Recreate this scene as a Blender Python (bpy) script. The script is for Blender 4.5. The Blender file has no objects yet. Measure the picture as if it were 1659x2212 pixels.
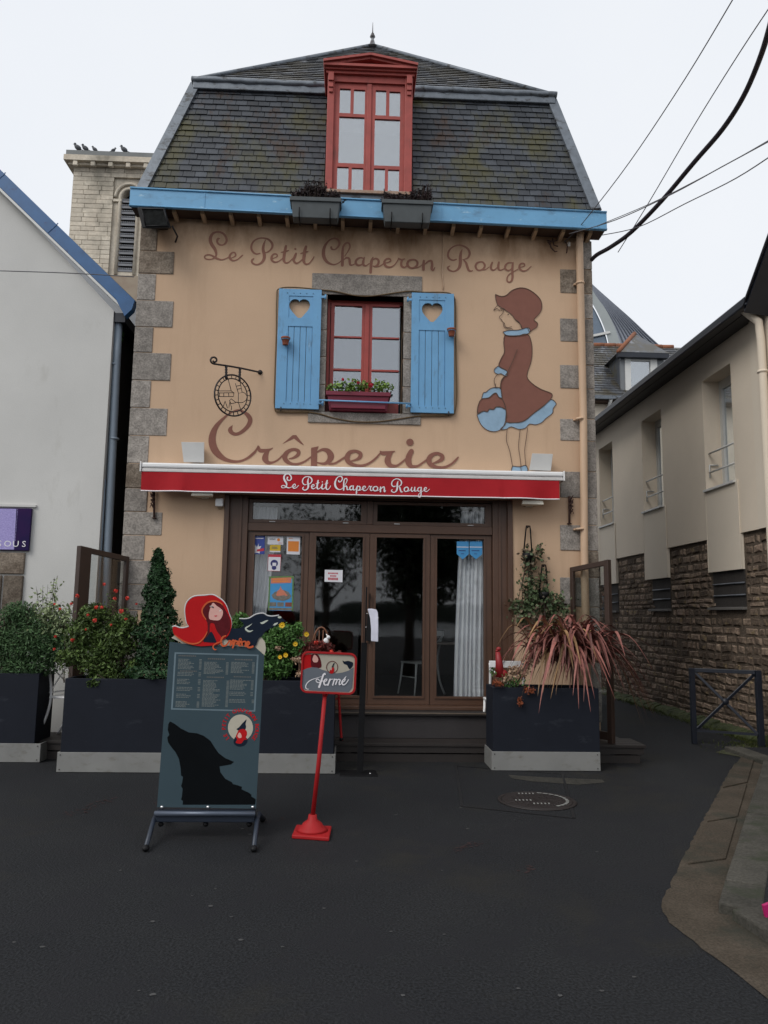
import bpy, bmesh, math, random
import numpy as np
from mathutils import Vector, Matrix, Euler
from mathutils.geometry import tessellate_polygon
random.seed(7)
SC = bpy.context.scene
COL = SC.collection
R = math.radians
# ---------------------------------------------------------------- camera
CAM = Vector((0, -9.3, 1.6))
PITCH, YAW, ROLL, FPX, CX, CY = R(7.594), R(2.392), R(.842), 1661.0, 829.5, 1106.0
_f0 = Vector((math.sin(YAW), math.cos(YAW), 0)); _r0 = Vector((math.cos(YAW), -math.sin(YAW), 0)); _u0 = Vector((0, 0, 1))
FW = _f0*math.cos(PITCH) + _u0*math.sin(PITCH); _up = _u0*math.cos(PITCH) - _f0*math.sin(PITCH)
RI = _r0*math.cos(ROLL) + _up*math.sin(ROLL); UP = _up*math.cos(ROLL) - _r0*math.sin(ROLL)
cd = bpy.data.cameras.new('camera'); cam = bpy.data.objects.new('camera', cd); COL.objects.link(cam)
M = Matrix((RI, UP, -FW)).transposed().to_4x4(); M.translation = CAM; cam.matrix_world = M
cd.sensor_width = 36; cd.sensor_fit = 'HORIZONTAL'; cd.lens = 36*1661/1659; cd.clip_end = 2000; cd.clip_start = .05
SC.camera = cam
SC.render.resolution_x, SC.render.resolution_y = 768, 1024
# ---------------------------------------------------------------- sky, sun, exposure
SUN_EL, SUN_AZ = R(44), R(226)
w = bpy.data.worlds.new('World'); SC.world = w; w.use_nodes = True
nt = w.node_tree; bg = nt.nodes['Background']
sky = nt.nodes.new('ShaderNodeTexSky'); sky.sky_type = 'NISHITA'; sky.sun_disc = False
sky.sun_elevation = SUN_EL; sky.sun_rotation = SUN_AZ; sky.air_density = 1.0; sky.dust_density = 4.0
hs = nt.nodes.new('ShaderNodeHueSaturation'); hs.inputs['Saturation'].default_value = .35
mx = nt.nodes.new('ShaderNodeMix'); mx.data_type = 'RGBA'; mx.inputs[0].default_value = .88
cl = nt.nodes.new('ShaderNodeTexNoise'); cl.inputs['Scale'].default_value = 1.9; cl.inputs['Detail'].default_value = 6
cr = nt.nodes.new('ShaderNodeMix'); cr.data_type = 'RGBA'
OV = 9.15
cr.inputs[6].default_value = (.85*OV, .905*OV, .99*OV, 1); cr.inputs[7].default_value = (1.01*OV, 1.03*OV, 1.06*OV, 1)
tcn = nt.nodes.new('ShaderNodeTexCoord')
nt.links.new(tcn.outputs['Generated'], cl.inputs['Vector']); nt.links.new(cl.outputs['Fac'], cr.inputs[0])
nt.links.new(sky.outputs[0], hs.inputs['Color']); nt.links.new(hs.outputs[0], mx.inputs[6]); nt.links.new(cr.outputs[2], mx.inputs[7])
nt.links.new(mx.outputs[2], bg.inputs[0]); bg.inputs[1].default_value = .105
sl = bpy.data.lights.new('sun', 'SUN'); sl.energy = 1.4; sl.angle = R(30); sl.color = (1, .96, .9)
so = bpy.data.objects.new('sun', sl); COL.objects.link(so)
sdir = Vector((math.sin(SUN_AZ)*math.cos(SUN_EL), math.cos(SUN_AZ)*math.cos(SUN_EL), math.sin(SUN_EL)))
so.rotation_euler = sdir.to_track_quat('Z', 'Y').to_euler(); so.location = (0, -20, 30)
SC.view_settings.view_transform = 'Standard'; SC.view_settings.look = 'None'; SC.view_settings.gamma = 1
SC.view_settings.exposure = 0.06; SC.view_settings.use_curve_mapping = False
# ---------------------------------------------------------------- measuring: photo point -> point on a real plane
def ray(x, y): return FW + RI*((x-CX)/FPX) - UP*((y-CY)/FPX)
def V(p, Y=0.0):
    d = ray(*p); return CAM + d*((Y-CAM.y)/d.y)
def VX(p, X):
    d = ray(*p); return CAM + d*((X-CAM.x)/d.x)
def G(p, z=0.0):
    d = ray(*p); return CAM + d*((z-CAM.z)/d.z)
def PL(p, o, n):
    d = ray(*p); return CAM + d*((o-CAM).dot(n)/d.dot(n))
def zf(rx, ry, s):
    return lambda x, y: ((rx + x/s)*.54004, (ry + y/s)*.54004)
def rect(x0, y0, x1, y1, Y=0.0, z=None):
    q = [z(a, b) if z else (a, b) for a, b in ((x0, y0), (x1, y0), (x0, y1), (x1, y1))]
    a, b, c, d = [V(k, Y) for k in q]
    return (a.x+c.x)/2, (b.x+d.x)/2, (c.z+d.z)/2, (a.z+b.z)/2      # X0,X1,Z0,Z1
# ---------------------------------------------------------------- materials
MATS = {}
def mat(name, col, rough=.6, metal=0, var=.12, scale=6, bump=.0, bscale=60, spec=.5, col2=None, rnd=.0, fine=.0, stain=None, coat=0, smask=None, stain_or_sheen=None):
    if name in MATS: return MATS[name]
    m = bpy.data.materials.new(name); m.use_nodes = True; t = m.node_tree; N, L = t.nodes, t.links
    b = N['Principled BSDF']; b.inputs['Roughness'].default_value = rough; b.inputs['Metallic'].default_value = metal
    b.inputs['Specular IOR Level'].default_value = spec; b.inputs['Coat Weight'].default_value = coat
    geo = N.new('ShaderNodeNewGeometry')
    nz = N.new('ShaderNodeTexNoise'); nz.inputs['Scale'].default_value = scale; nz.inputs['Detail'].default_value = 5; nz.inputs['Roughness'].default_value = .6
    L.new(geo.outputs['Position'], nz.inputs['Vector'])
    mr = N.new('ShaderNodeMapRange'); mr.inputs[1].default_value = .3; mr.inputs[2].default_value = .7
    L.new(nz.outputs['Fac'], mr.inputs[0])
    c2 = col2 or tuple(c*(1+var) for c in col); c1 = col if col2 else tuple(c*(1-var) for c in col)
    mix = N.new('ShaderNodeMix'); mix.data_type = 'RGBA'
    mix.inputs[6].default_value = (*c1, 1); mix.inputs[7].default_value = (*c2, 1); L.new(mr.outputs[0], mix.inputs[0])
    out = mix.outputs[2]
    if rnd:
        oi = N.new('ShaderNodeObjectInfo'); at = N.new('ShaderNodeAttribute'); at.attribute_name = 'rnd'
        ad = N.new('ShaderNodeMath'); ad.operation = 'ADD'; fr = N.new('ShaderNodeMath'); fr.operation = 'FRACT'
        L.new(oi.outputs['Random'], ad.inputs[0]); L.new(at.outputs['Fac'], ad.inputs[1]); L.new(ad.outputs[0], fr.inputs[0])
        m2 = N.new('ShaderNodeMapRange'); m2.inputs[3].default_value = 1-rnd; m2.inputs[4].default_value = 1+rnd
        L.new(fr.outputs[0], m2.inputs[0])
        hv = N.new('ShaderNodeHueSaturation'); L.new(m2.outputs[0], hv.inputs['Value']); L.new(out, hv.inputs['Color']); out = hv.outputs[0]
    if fine:
        nf = N.new('ShaderNodeTexNoise'); nf.inputs['Scale'].default_value = bscale; nf.inputs['Detail'].default_value = 2
        L.new(geo.outputs['Position'], nf.inputs['Vector'])
        m3 = N.new('ShaderNodeMapRange'); m3.inputs[1].default_value = .35; m3.inputs[2].default_value = .65; m3.inputs[3].default_value = 1-fine; m3.inputs[4].default_value = 1+fine
        L.new(nf.outputs['Fac'], m3.inputs[0])
        hv = N.new('ShaderNodeHueSaturation'); L.new(m3.outputs[0], hv.inputs['Value']); L.new(out, hv.inputs['Color']); out = hv.outputs[0]
    if stain:   # (colour, noise scale vector, threshold, softness)
        sc, sv, th, sf = stain
        mp = N.new('ShaderNodeMapping'); mp.inputs['Scale'].default_value = sv; L.new(geo.outputs['Position'], mp.inputs['Vector'])
        ns = N.new('ShaderNodeTexNoise'); ns.inputs['Scale'].default_value = 1; ns.inputs['Detail'].default_value = 6; ns.inputs['Roughness'].default_value = .65
        L.new(mp.outputs[0], ns.inputs['Vector'])
        m4 = N.new('ShaderNodeMapRange'); m4.inputs[1].default_value = th; m4.inputs[2].default_value = th+sf
        L.new(ns.outputs['Fac'], m4.inputs[0]); fo = m4.outputs[0]
        if smask:   # limit a stain to a height band: (z from, z to)
            sx = N.new('ShaderNodeSeparateXYZ'); L.new(geo.outputs['Position'], sx.inputs[0])
            m5 = N.new('ShaderNodeMapRange'); m5.inputs[1].default_value = smask[0]; m5.inputs[2].default_value = smask[1]
            L.new(sx.outputs[2], m5.inputs[0]); mu = N.new('ShaderNodeMath'); mu.operation = 'MULTIPLY'
            L.new(fo, mu.inputs[0]); L.new(m5.outputs[0], mu.inputs[1]); fo = mu.outputs[0]
        ms = N.new('ShaderNodeMix'); ms.data_type = 'RGBA'; L.new(fo, ms.inputs[0]); L.new(out, ms.inputs[6]); ms.inputs[7].default_value = (*sc, 1); out = ms.outputs[2]
    if stain_or_sheen:
        sc, sv, th, sf = stain_or_sheen
        mp = N.new('ShaderNodeMapping'); mp.inputs['Scale'].default_value = sv; mp.inputs['Location'].default_value = (7.3, 3.1, 5.7); L.new(geo.outputs['Position'], mp.inputs['Vector'])
        ns = N.new('ShaderNodeTexNoise'); ns.inputs['Scale'].default_value = 1; ns.inputs['Detail'].default_value = 6; ns.inputs['Roughness'].default_value = .7
        L.new(mp.outputs[0], ns.inputs['Vector']); m4 = N.new('ShaderNodeMapRange'); m4.inputs[1].default_value = th; m4.inputs[2].default_value = th+sf; L.new(ns.outputs['Fac'], m4.inputs[0])
        ms = N.new('ShaderNodeMix'); ms.data_type = 'RGBA'; L.new(m4.outputs[0], ms.inputs[0]); L.new(out, ms.inputs[6]); ms.inputs[7].default_value = (*sc, 1); out = ms.outputs[2]
    L.new(out, b.inputs['Base Color'])
    if bump:
        nb = N.new('ShaderNodeTexNoise'); nb.inputs['Scale'].default_value = bscale; nb.inputs['Detail'].default_value = 4
        L.new(geo.outputs['Position'], nb.inputs['Vector'])
        bp = N.new('ShaderNodeBump'); bp.inputs['Strength'].default_value = bump; bp.inputs['Distance'].default_value = .01
        L.new(nb.outputs['Fac'], bp.inputs['Height']); L.new(bp.outputs[0], b.inputs['Normal'])
    MATS[name] = m; return m
def glass(name, fac, rough=.03, tint=(1, 1, 1)):
    m = bpy.data.materials.new(name); m.use_nodes = True; t = m.node_tree; N, L = t.nodes, t.links
    N.remove(N['Principled BSDF']); g = N.new('ShaderNodeBsdfGlossy'); g.inputs['Roughness'].default_value = rough
    g.inputs['Color'].default_value = (*tint, 1)
    tr = N.new('ShaderNodeBsdfTransparent'); tr.inputs[0].default_value = (.86, .88, .88, 1)
    lw = N.new('ShaderNodeLayerWeight'); lw.inputs[0].default_value = .25
    mr = N.new('ShaderNodeMapRange'); mr.inputs[1].default_value = 0; mr.inputs[2].default_value = 1; mr.inputs[3].default_value = fac; mr.inputs[4].default_value = 1
    L.new(lw.outputs['Facing'], mr.inputs[0]); pw = N.new('ShaderNodeMath'); pw.operation = 'POWER'; pw.inputs[1].default_value = 3.5
    L.new(lw.outputs['Facing'], pw.inputs[0]); L.new(pw.outputs[0], mr.inputs[0])
    mx = N.new('ShaderNodeMixShader'); L.new(mr.outputs[0], mx.inputs[0]); L.new(tr.outputs[0], mx.inputs[1]); L.new(g.outputs[0], mx.inputs[2])
    nb = N.new('ShaderNodeTexNoise'); nb.inputs['Scale'].default_value = 1.6; geo = N.new('ShaderNodeNewGeometry'); L.new(geo.outputs['Position'], nb.inputs['Vector'])
    bp = N.new('ShaderNodeBump'); bp.inputs['Strength'].default_value = .03; bp.inputs['Distance'].default_value = .05; L.new(nb.outputs['Fac'], bp.inputs['Height']); L.new(bp.outputs[0], g.inputs['Normal'])
    L.new(mx.outputs[0], N['Material Output'].inputs[0]); MATS[name] = m; return m
PLASTER = mat('ochre_plaster', (.55, .385, .262), .9, var=.045, scale=1.1, bump=.12, bscale=90, spec=.2, fine=.02, stain=((.27, .16, .09), (2.2, 2.2, .9), .36, .26), smask=(5.85, 6.4), stain_or_sheen=((.495, .342, .230), (4, 4, .5), .52, .25))
PAINT = mat('brown_mural_paint', (.215, .095, .072), .8, var=.06, scale=9, spec=.2)
PAINT_T = mat('taupe_mural_paint', (.26, .125, .09), .8, var=.08, scale=9, spec=.2)
PAINT_B = mat('pale_blue_mural_paint', (.27, .40, .53), .8, var=.12, scale=7, spec=.2)
PAINT_L = mat('mural_outline_paint', (.10, .065, .05), .8, var=.05, spec=.2)
GRANITE = mat('grey_granite', (.19, .172, .155), .85, bump=.55, bscale=55, fine=.22, rnd=.17, scale=9, col2=(.33, .30, .27), spec=.25)
GRANITE_D = mat('brown_granite', (.11, .085, .065), .9, bump=.5, bscale=55, fine=.25, rnd=.25, scale=9, col2=(.24, .20, .16), spec=.2)
RUBBLE = mat('rubble_stone', (.115, .082, .064), .9, bump=1.0, bscale=22, fine=.3, rnd=.55, scale=3.2, col2=(.25, .19, .14), spec=.2, stain=((.24, .18, .10), (4, 4, 6), .58, .08))
MORTAR = mat('lime_mortar', (.125, .098, .076), .95, bump=.8, bscale=40, fine=.2, scale=6, spec=.1)
SLATE = mat('roof_slate', (.031, .035, .043), .5, bump=.25, bscale=45, rnd=.36, scale=3, col2=(.052, .059, .070), spec=.35, stain=((.060, .056, .024), (1.5, 1.0, .9), .47, .14), stain_or_sheen=((.046, .026, .017), (2.0, 1.0, 1.1), .56, .10))
SLATE_U = mat('upper_roof_slate', (.045, .048, .055), .36, bump=.2, bscale=45, rnd=.45, scale=3, col2=(.085, .09, .10), spec=.6, stain=((.060, .052, .036), (2.4, 2.4, 1.2), .45, .1), stain_or_sheen=((.19, .20, .22), (2.8, 2.5, 2.5), .60, .06))  # the pale second patches put the sheen of wet slates into the colour
ZINC = mat('weathered_zinc', (.15, .17, .195), .45, metal=.35, bump=.2, bscale=25, scale=8, var=.2, stain=((.05, .05, .05), (5, 5, 9), .54, .1))
BLUE = mat('sky_blue_paint', (.13, .33, .56), .45, var=.06, scale=5, bump=.05, bscale=50, stain=((.10, .22, .36), (9, 9, 3), .57, .12), stain_or_sheen=((.30, .48, .64), (22, 22, 5), .66, .05))
BLUE_F = mat('blue_fascia_paint', (.135, .345, .56), .4, var=.07, scale=3, bump=.05, bscale=30, stain=((.09, .20, .32), (3, 3, 7), .54, .18), stain_or_sheen=((.27, .46, .62), (8, 8, 16), .62, .06))
DBLUE = mat('royal_blue_bargeboard', (.022, .10, .25), .4, var=.15, scale=5, stain=((.02, .05, .15), (8, 8, 8), .62, .08))
REDW = mat('oxblood_window_paint', (.33, .045, .035), .45, var=.1, scale=8, bump=.1, bscale=60)
REDD = mat('faded_red_dormer_paint', (.34, .062, .050), .6, var=.14, scale=6, bump=.15, bscale=60, stain=((.22, .05, .04), (7, 7, 2), .6, .12))
BROWNF = mat('brown_upvc_frame', (.085, .043, .026), .42, var=.1, scale=5, bump=.06, bscale=80)
SOFFIT = mat('dark_brown_soffit', (.055, .032, .022), .8, var=.2, scale=6)
CREAMP = mat('cream_rafter_end', (.45, .33, .22), .8, var=.1)
WHITE = mat('white_coated_metal', (.78, .78, .78), .35, var=.03)
CREAM = mat('cream_plastic', (.70, .66, .56), .45, var=.04)
LGREY = mat('light_grey_lamp_metal', (.50, .50, .49), .5, var=.06, scale=4)
AWN = mat('red_awning_canvas', (.38, .011, .018), .75, var=.08, scale=4, bump=.15, bscale=300, spec=.25)
LETW = mat('white_lettering_print', (.75, .73, .76), .6, var=.02)
BLACK = mat('black_plastic', (.006, .006, .007), .55, var=.2, spec=.25)
IRON = mat('wrought_iron', (.02, .016, .016), .55, metal=.2, var=.3, scale=30, bump=.2)
RUST = mat('rusty_iron', (.05, .022, .016), .8, var=.4, scale=40, bump=.3)
RWHITE = mat('white_render_wall', (.57, .565, .545), .9, bump=.12, bscale=70, var=.05, scale=1.0, spec=.2, fine=.02, stain=((.44, .43, .40), (1.5, 1.5, .6), .6, .18))
RCREAM = mat('cream_render_wall', (.76, .665, .545), .9, bump=.12, bscale=70, var=.05, scale=.8, spec=.2, fine=.02)
RCREAM2 = mat('cream_cladding_panel', (.76, .675, .56), .85, bump=.08, bscale=70, var=.04, scale=.8, spec=.2)
NAVY_G = mat('dark_navy_gutter', (.012, .015, .024), .4, var=.2, scale=3)
NAVY = mat('navy_planter_board', (.0105, .0130, .0205), .7, spec=.2, var=.1, scale=3, bump=.05, bscale=90, stain=((.03, .035, .045), (3, 3, 9), .6, .15))
ALU = mat('brushed_aluminium_plinth', (.25, .25, .24), .5, metal=.25, var=.1, scale=3, stain=((.18, .17, .15), (7, 7, 14), .55, .2))
ASPH = mat('wet_dark_asphalt', (.0130, .0140, .0165), .8, bump=1.0, bscale=75, fine=.5, scale=.8, col2=(.0185, .0195, .021), spec=.22, stain_or_sheen=((.0155, .0160, .0185), (2.2, 2.2, 2.2), .5, .1), stain=((.023, .022, .019), (.5, .5, .5), .52, .14))
PAVE = mat('sandy_pavement', (.050, .040, .029), .9, bump=.6, bscale=80, fine=.22, scale=2.5, col2=(.082, .066, .050), spec=.2, rnd=.1, stain=((.034, .036, .028), (2, 2, 2), .5, .2))
KERB = mat('worn_kerb_stone', (.048, .046, .039), .9, bump=.6, bscale=60, fine=.2, scale=4, col2=(.078, .073, .062), rnd=.12, spec=.2, stain=((.04, .045, .03), (3, 3, 3), .52, .15))
MOSS = mat('green_moss', (.022, .03, .010), .95, bump=1.0, bscale=80, fine=.4, scale=8, col2=(.07, .085, .028))
DECK = mat('dark_brown_decking', (.022, .017, .015), .6, var=.2, scale=4, bump=.2, bscale=40, rnd=.12)
STEPG = mat('grey_step_mat', (.036, .032, .033), .8, var=.1, scale=4, bump=.3, bscale=120)
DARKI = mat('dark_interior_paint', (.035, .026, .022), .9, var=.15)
CURT = mat('white_net_curtain', (.78, .77, .80), .95, var=.06, spec=.1)
TERRA = mat('terracotta_clay', (.25, .075, .04), .85, var=.2, scale=20, bump=.2)
GREYBOX = mat('grey_plastic_trough', (.062, .072, .076), .65, var=.12, scale=8)
PLUM = mat('plum_plastic_trough', (.16, .008, .028), .4, var=.1)
SOIL = mat('potting_soil', (.02, .014, .01), 1, bump=1, bscale=60)
BROWNPIPE = mat('ochre_downpipe_paint', (.56, .39, .262), .55, var=.06, scale=3)
PIPEB = mat('blue_grey_pipe', (.21, .26, .32), .4, var=.05)
DWALL = mat('near_black_wall', (.035, .03, .027), .95, bump=.5, bscale=20, var=.3, scale=2)  # near-black base colour for alley walls and the backs of openings
REDM = mat('bright_red_metal', (.34, .012, .014), .55, spec=.25, var=.08, scale=10)
REDB = mat('red_sign_paint', (.40, .008, .010), .75, spec=.12, var=.05)
MAROON = mat('maroon_print', (.085, .008, .012), .8, spec=.12, var=.25, scale=18)
ORANGE = mat('orange_print', (.50, .095, .035), .8, spec=.12, var=.1)
SKINP = mat('pink_print', (.60, .34, .30), .8, spec=.12, var=.05)
NIGHT = mat('midnight_blue_print', (.006, .012, .025), .8, spec=.15, var=.15)
BOARDG = mat('slate_blue_board', (.038, .062, .076), .8, var=.05, scale=3, spec=.15)
BOARDT = mat('chalk_green_print', (.12, .155, .15), .6, var=.15, scale=60)
BOARDW = mat('black_board_print', (.003, .004, .005), .9, spec=.08, var=.1)
SAND = mat('sand_beige_print', (.40, .37, .30), .6, var=.05)
STEELB = mat('blue_grey_steel', (.10, .12, .16), .35, metal=.4, var=.08)
BLKM = mat('black_metal', (.005, .005, .006), .6, var=.1, spec=.2)
CHROME = mat('chrome_screw', (.7, .7, .7), .25, metal=1, var=.02)
STONEC = mat('tower_limestone', (.50, .435, .35), .9, bump=.5, bscale=8, fine=.08, rnd=.12, scale=.6, col2=(.66, .60, .50), spec=.2, stain=((.27, .245, .20), (.35, .35, .28), .50, .16))
LOUV = mat('grey_louvre_slate', (.16, .165, .18), .5, var=.12, scale=2, rnd=.1)
LEADR = mat('lead_roof', (.13, .14, .14), .5, var=.15, scale=1)
WPAINT = mat('white_window_paint', (.62, .62, .60), .5, var=.05)
DGREY = mat('dormer_grey_cladding', (.17, .18, .19), .6, var=.08)
ZRIB = mat('ribbed_zinc_roof', (.16, .175, .21), .4, metal=.3, var=.1, scale=.6)
ZPALE = mat('pale_green_zinc_band', (.33, .36, .36), .6, var=.08, scale=1)
TILE = mat('orange_ridge_tile', (.24, .095, .05), .9, var=.3, scale=5)
PURP = mat('purple_sign_print', (.010, .008, .055), .5, col2=(.032, .008, .065), scale=4, spec=.12)
LILAC = mat('lilac_lace_print', (.25, .21, .50), .4, col2=(.42, .37, .68), scale=60)
WOOD = mat('varnished_wood', (.17, .07, .035), .4, var=.2, scale=12)
PINK = mat('magenta_plastic', (.42, .01, .12), .45, var=.05)
CHALK = mat('grey_paint_marks', (.20, .20, .19), .8, var=.2, scale=30)
CAST = mat('cast_iron_cover', (.020, .015, .014), .6, bump=.3, bscale=60, var=.3, scale=15)
def leafmat(n, a, b, rough=.55, tr=0):
    m = mat(n, a, rough, col2=b, rnd=.48, scale=9, spec=.35); 
    if tr: m.node_tree.nodes['Principled BSDF'].inputs['Subsurface Weight'].default_value = 0
    return m
L_DARK = leafmat('dark_shrub_leaf', (.026, .065, .022), (.08, .15, .058))
L_VAR = leafmat('variegated_leaf', (.09, .13, .05), (.34, .40, .22))
L_OLIVE = leafmat('olive_shrub_leaf', (.030, .058, .012), (.10, .155, .036))
L_CON = leafmat('conifer_foliage', (.009, .030, .010), (.032, .085, .028))
L_BRIGHT = leafmat('fresh_green_leaf', (.030, .085, .016), (.09, .20, .045))
L_IVY = leafmat('ivy_leaf', (.03, .052, .02), (.13, .18, .085))
L_IVYD = leafmat('dry_ivy_leaf', (.05, .038, .02), (.19, .15, .10))
L_RED = leafmat('bronze_strap_leaf', (.13, .040, .036), (.31, .125, .10))
L_TAN = leafmat('withered_strap_leaf', (.20, .11, .05), (.33, .2, .10))
L_HEATH = leafmat('withered_heather', (.010, .005, .006), (.035, .014, .016))
L_DRY = leafmat('dried_flower_head', (.28, .17, .10), (.48, .34, .24))
L_BUR = leafmat('burgundy_leaf', (.06, .012, .010), (.17, .030, .024))
L_TREE = leafmat('quay_tree_leaf', (.012, .022, .010), (.035, .055, .02))
F_RED = mat('coral_red_petal', (.62, .05, .03), .6, rnd=.2)
F_PINK = mat('crimson_petal', (.6, .02, .06), .6, rnd=.2)
F_YEL = mat('yellow_petal', (.68, .42, .01), .6, rnd=.1)
F_OR = mat('rust_orange_petal', (.24, .06, .02), .8, rnd=.2)
BARK = mat('brown_bark', (.05, .035, .025), .9, bump=.8, bscale=30, var=.2)
GL_DOOR = glass('shopfront_glass', .055)
GL_UP = glass('upper_window_glass', .21, tint=(.92, .95, 1))
GL_DORM = glass('dormer_window_glass', .30, tint=(.95, .97, 1))
GL_SCR = glass('terrace_screen_glass', .05)
# ---------------------------------------------------------------- mesh helpers
ORG = {}
class MB:
    def __init__(s): s.v = []; s.f = []; s.r = []; s.sm = []; s.mi = []; s.m = 0
    def quad(s, a, b, c, d, rn=None, smooth=False): s.poly((a, b, c, d), rn, smooth)
    def poly(s, pts, rn=None, smooth=False):
        i = len(s.v); s.v += [tuple(p) for p in pts]; s.f.append(tuple(range(i, i+len(pts)))); s.r.append(rn if rn is not None else 0.); s.sm.append(smooth); s.mi.append(s.m)
    def mesh(s, vs, fs, smooth=False, rn=0.):
        i = len(s.v); s.v += [tuple(p) for p in vs]
        for f in fs: s.f.append(tuple(i+k for k in f)); s.r.append(rn); s.sm.append(smooth); s.mi.append(s.m)
    def box(s, x0, x1, y0, y1, z0, z1, T=None, rn=0.):
        vs = [Vector((x, y, z)) for x in (x0, x1) for y in (y0, y1) for z in (z0, z1)]
        if T: vs = [T @ p for p in vs]
        s.mesh(vs, [(0, 1, 3, 2), (4, 6, 7, 5), (0, 4, 5, 1), (2, 3, 7, 6), (0, 2, 6, 4), (1, 5, 7, 3)], rn=rn)
    def hexa(s, a, b, rn=0.):  # a: 4 bottom pts, b: 4 top pts, same order
        s.mesh(list(a)+list(b), [(3, 2, 1, 0), (4, 5, 6, 7), (0, 1, 5, 4), (1, 2, 6, 5), (2, 3, 7, 6), (3, 0, 4, 7)], rn=rn)
    def bar(s, a, b, w, d, up=Vector((0, -1, 0))):   # rectangular bar a->b
        a, b = Vector(a), Vector(b); t = (b-a).normalized(); n = up - t*up.dot(t)
        if n.length < 1e-4: n = Vector((1, 0, 0))
        n.normalize(); q = t.cross(n)
        s.hexa([a+q*sx*w/2+n*sy*d/2 for sx, sy in ((-1, -1), (1, -1), (1, 1), (-1, 1))], [b+q*sx*w/2+n*sy*d/2 for sx, sy in ((-1, -1), (1, -1), (1, 1), (-1, 1))])
    def tube(s, pts, r, n=8, cap=True, rn=0.):
        pts = [Vector(p) for p in pts]; rs = r if isinstance(r, (list, tuple)) else [r]*len(pts)
        vs = []; prev = None
        for k, p in enumerate(pts):
            t = (pts[min(k+1, len(pts)-1)]-pts[max(k-1, 0)])
            if t.length < 1e-9: t = Vector((0, 0, 1))
            t.normalize()
            if prev is None: a = t.orthogonal().normalized()
            else: a = (prev - t*prev.dot(t)); a = a.normalized() if a.length > 1e-6 else t.orthogonal().normalized()
            prev = a; b = t.cross(a)
            vs += [p + (a*math.cos(q*2*math.pi/n)+b*math.sin(q*2*math.pi/n))*rs[k] for q in range(n)]
        fs = [(k*n+q, k*n+(q+1) % n, (k+1)*n+(q+1) % n, (k+1)*n+q) for k in range(len(pts)-1) for q in range(n)]
        if cap: fs += [tuple(range(n-1, -1, -1)), tuple((len(pts)-1)*n+q for q in range(n))]
        s.mesh(vs, fs, smooth=True, rn=rn)
    def lathe(s, prof, o=(0, 0, 0), n=16, ax='z', rn=0.):
        o = Vector(o); vs = []
        for r, h in prof:
            for q in range(n):
                c, d = r*math.cos(q*2*math.pi/n), r*math.sin(q*2*math.pi/n)
                vs.append(o+(Vector((c, d, h)) if ax == 'z' else Vector((c, h, d)) if ax == 'y' else Vector((h, c, d))))
        fs = [(k*n+q, k*n+(q+1) % n, (k+1)*n+(q+1) % n, (k+1)*n+q) for k in range(len(prof)-1) for q in range(n)]
        fs += [tuple(range(n-1, -1, -1)), tuple((len(prof)-1)*n+q for q in range(n))]
        s.mesh(vs, fs, smooth=True, rn=rn)
    def ball(s, o, rx, ry=None, rz=None, n=8, T=None, rn=0.):
        ry = ry or rx; rz = rz or rx; vs = []; o = Vector(o)
        for k in range(n//2+1):
            ph = math.pi*k/(n//2)
            for q in range(n):
                p = Vector((rx*math.sin(ph)*math.cos(q*2*math.pi/n), ry*math.sin(ph)*math.sin(q*2*math.pi/n), rz*math.cos(ph)))
                vs.append(o+(T @ p if T else p))
        s.mesh(vs, [(k*n+q, (k+1)*n+q, (k+1)*n+(q+1) % n, k*n+(q+1) % n) for k in range(n//2) for q in range(n)], smooth=True, rn=rn)
    def plate(s, loops, f0, f1):
        """outline with holes; f0/f1 map (u,v) to the front and back surface"""
        lp = [[Vector((u, v, 0)) for u, v in L] for L in loops]
        flat = [p for L in lp for p in L]; tri = tessellate_polygon(lp); n = len(flat)
        A = [Vector(f0(p.x, p.y)) for p in flat]; fs = [tuple(t) for t in tri]
        if f1 is None:
            nn = (A[fs[0][1]]-A[fs[0][0]]).cross(A[fs[0][2]]-A[fs[0][0]])
            if nn.dot(CAM-A[0]) < 0: fs = [f[::-1] for f in fs]
            s.mesh(A, fs); return
        B = [Vector(f1(p.x, p.y)) for p in flat]
        fs2 = fs + [tuple(k+n for k in t[::-1]) for t in fs]; i = 0
        for L in lp:
            m = len(L)
            for k in range(m): fs2.append((i+k, i+(k+1) % m, n+i+(k+1) % m, n+i+k))
            i += m
        s.mesh(A+B, fs2)
    def build(s, name, m, parent=None, org=None, bev=0, kind=None, label=None, recalc=False):
        o_ = ORG.get(parent.name, Vector()) if parent else Vector(org or (0, 0, 0))
        me = bpy.data.meshes.new(name); me.from_pydata([Vector(p)-o_ for p in s.v], [], s.f); 
        for mm in (m if isinstance(m, (list, tuple)) else [m]): me.materials.append(mm)
        me.polygons.foreach_set('use_smooth', s.sm)
        if isinstance(m, (list, tuple)): me.polygons.foreach_set('material_index', s.mi)
        if any(s.r):
            a = me.attributes.new('rnd', 'FLOAT', 'FACE'); a.data.foreach_set('value', s.r)
        if recalc:
            bm = bmesh.new(); bm.from_mesh(me); bmesh.ops.remove_doubles(bm, verts=bm.verts, dist=1e-5); bmesh.ops.recalc_face_normals(bm, faces=bm.faces); bm.to_mesh(me); bm.free()
        me.update()
        o = bpy.data.objects.new(name, me); COL.objects.link(o)
        if parent: o.parent = parent
        else: o.location = o_
        ORG[o.name] = o_
        if bev:
            b = o.modifiers.new('bevel', 'BEVEL'); b.width = bev; b.segments = 2; b.limit_method = 'ANGLE'; b.angle_limit = R(40)
        if kind: o['kind'] = kind
        if label: o['label'] = label
        return o
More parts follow.
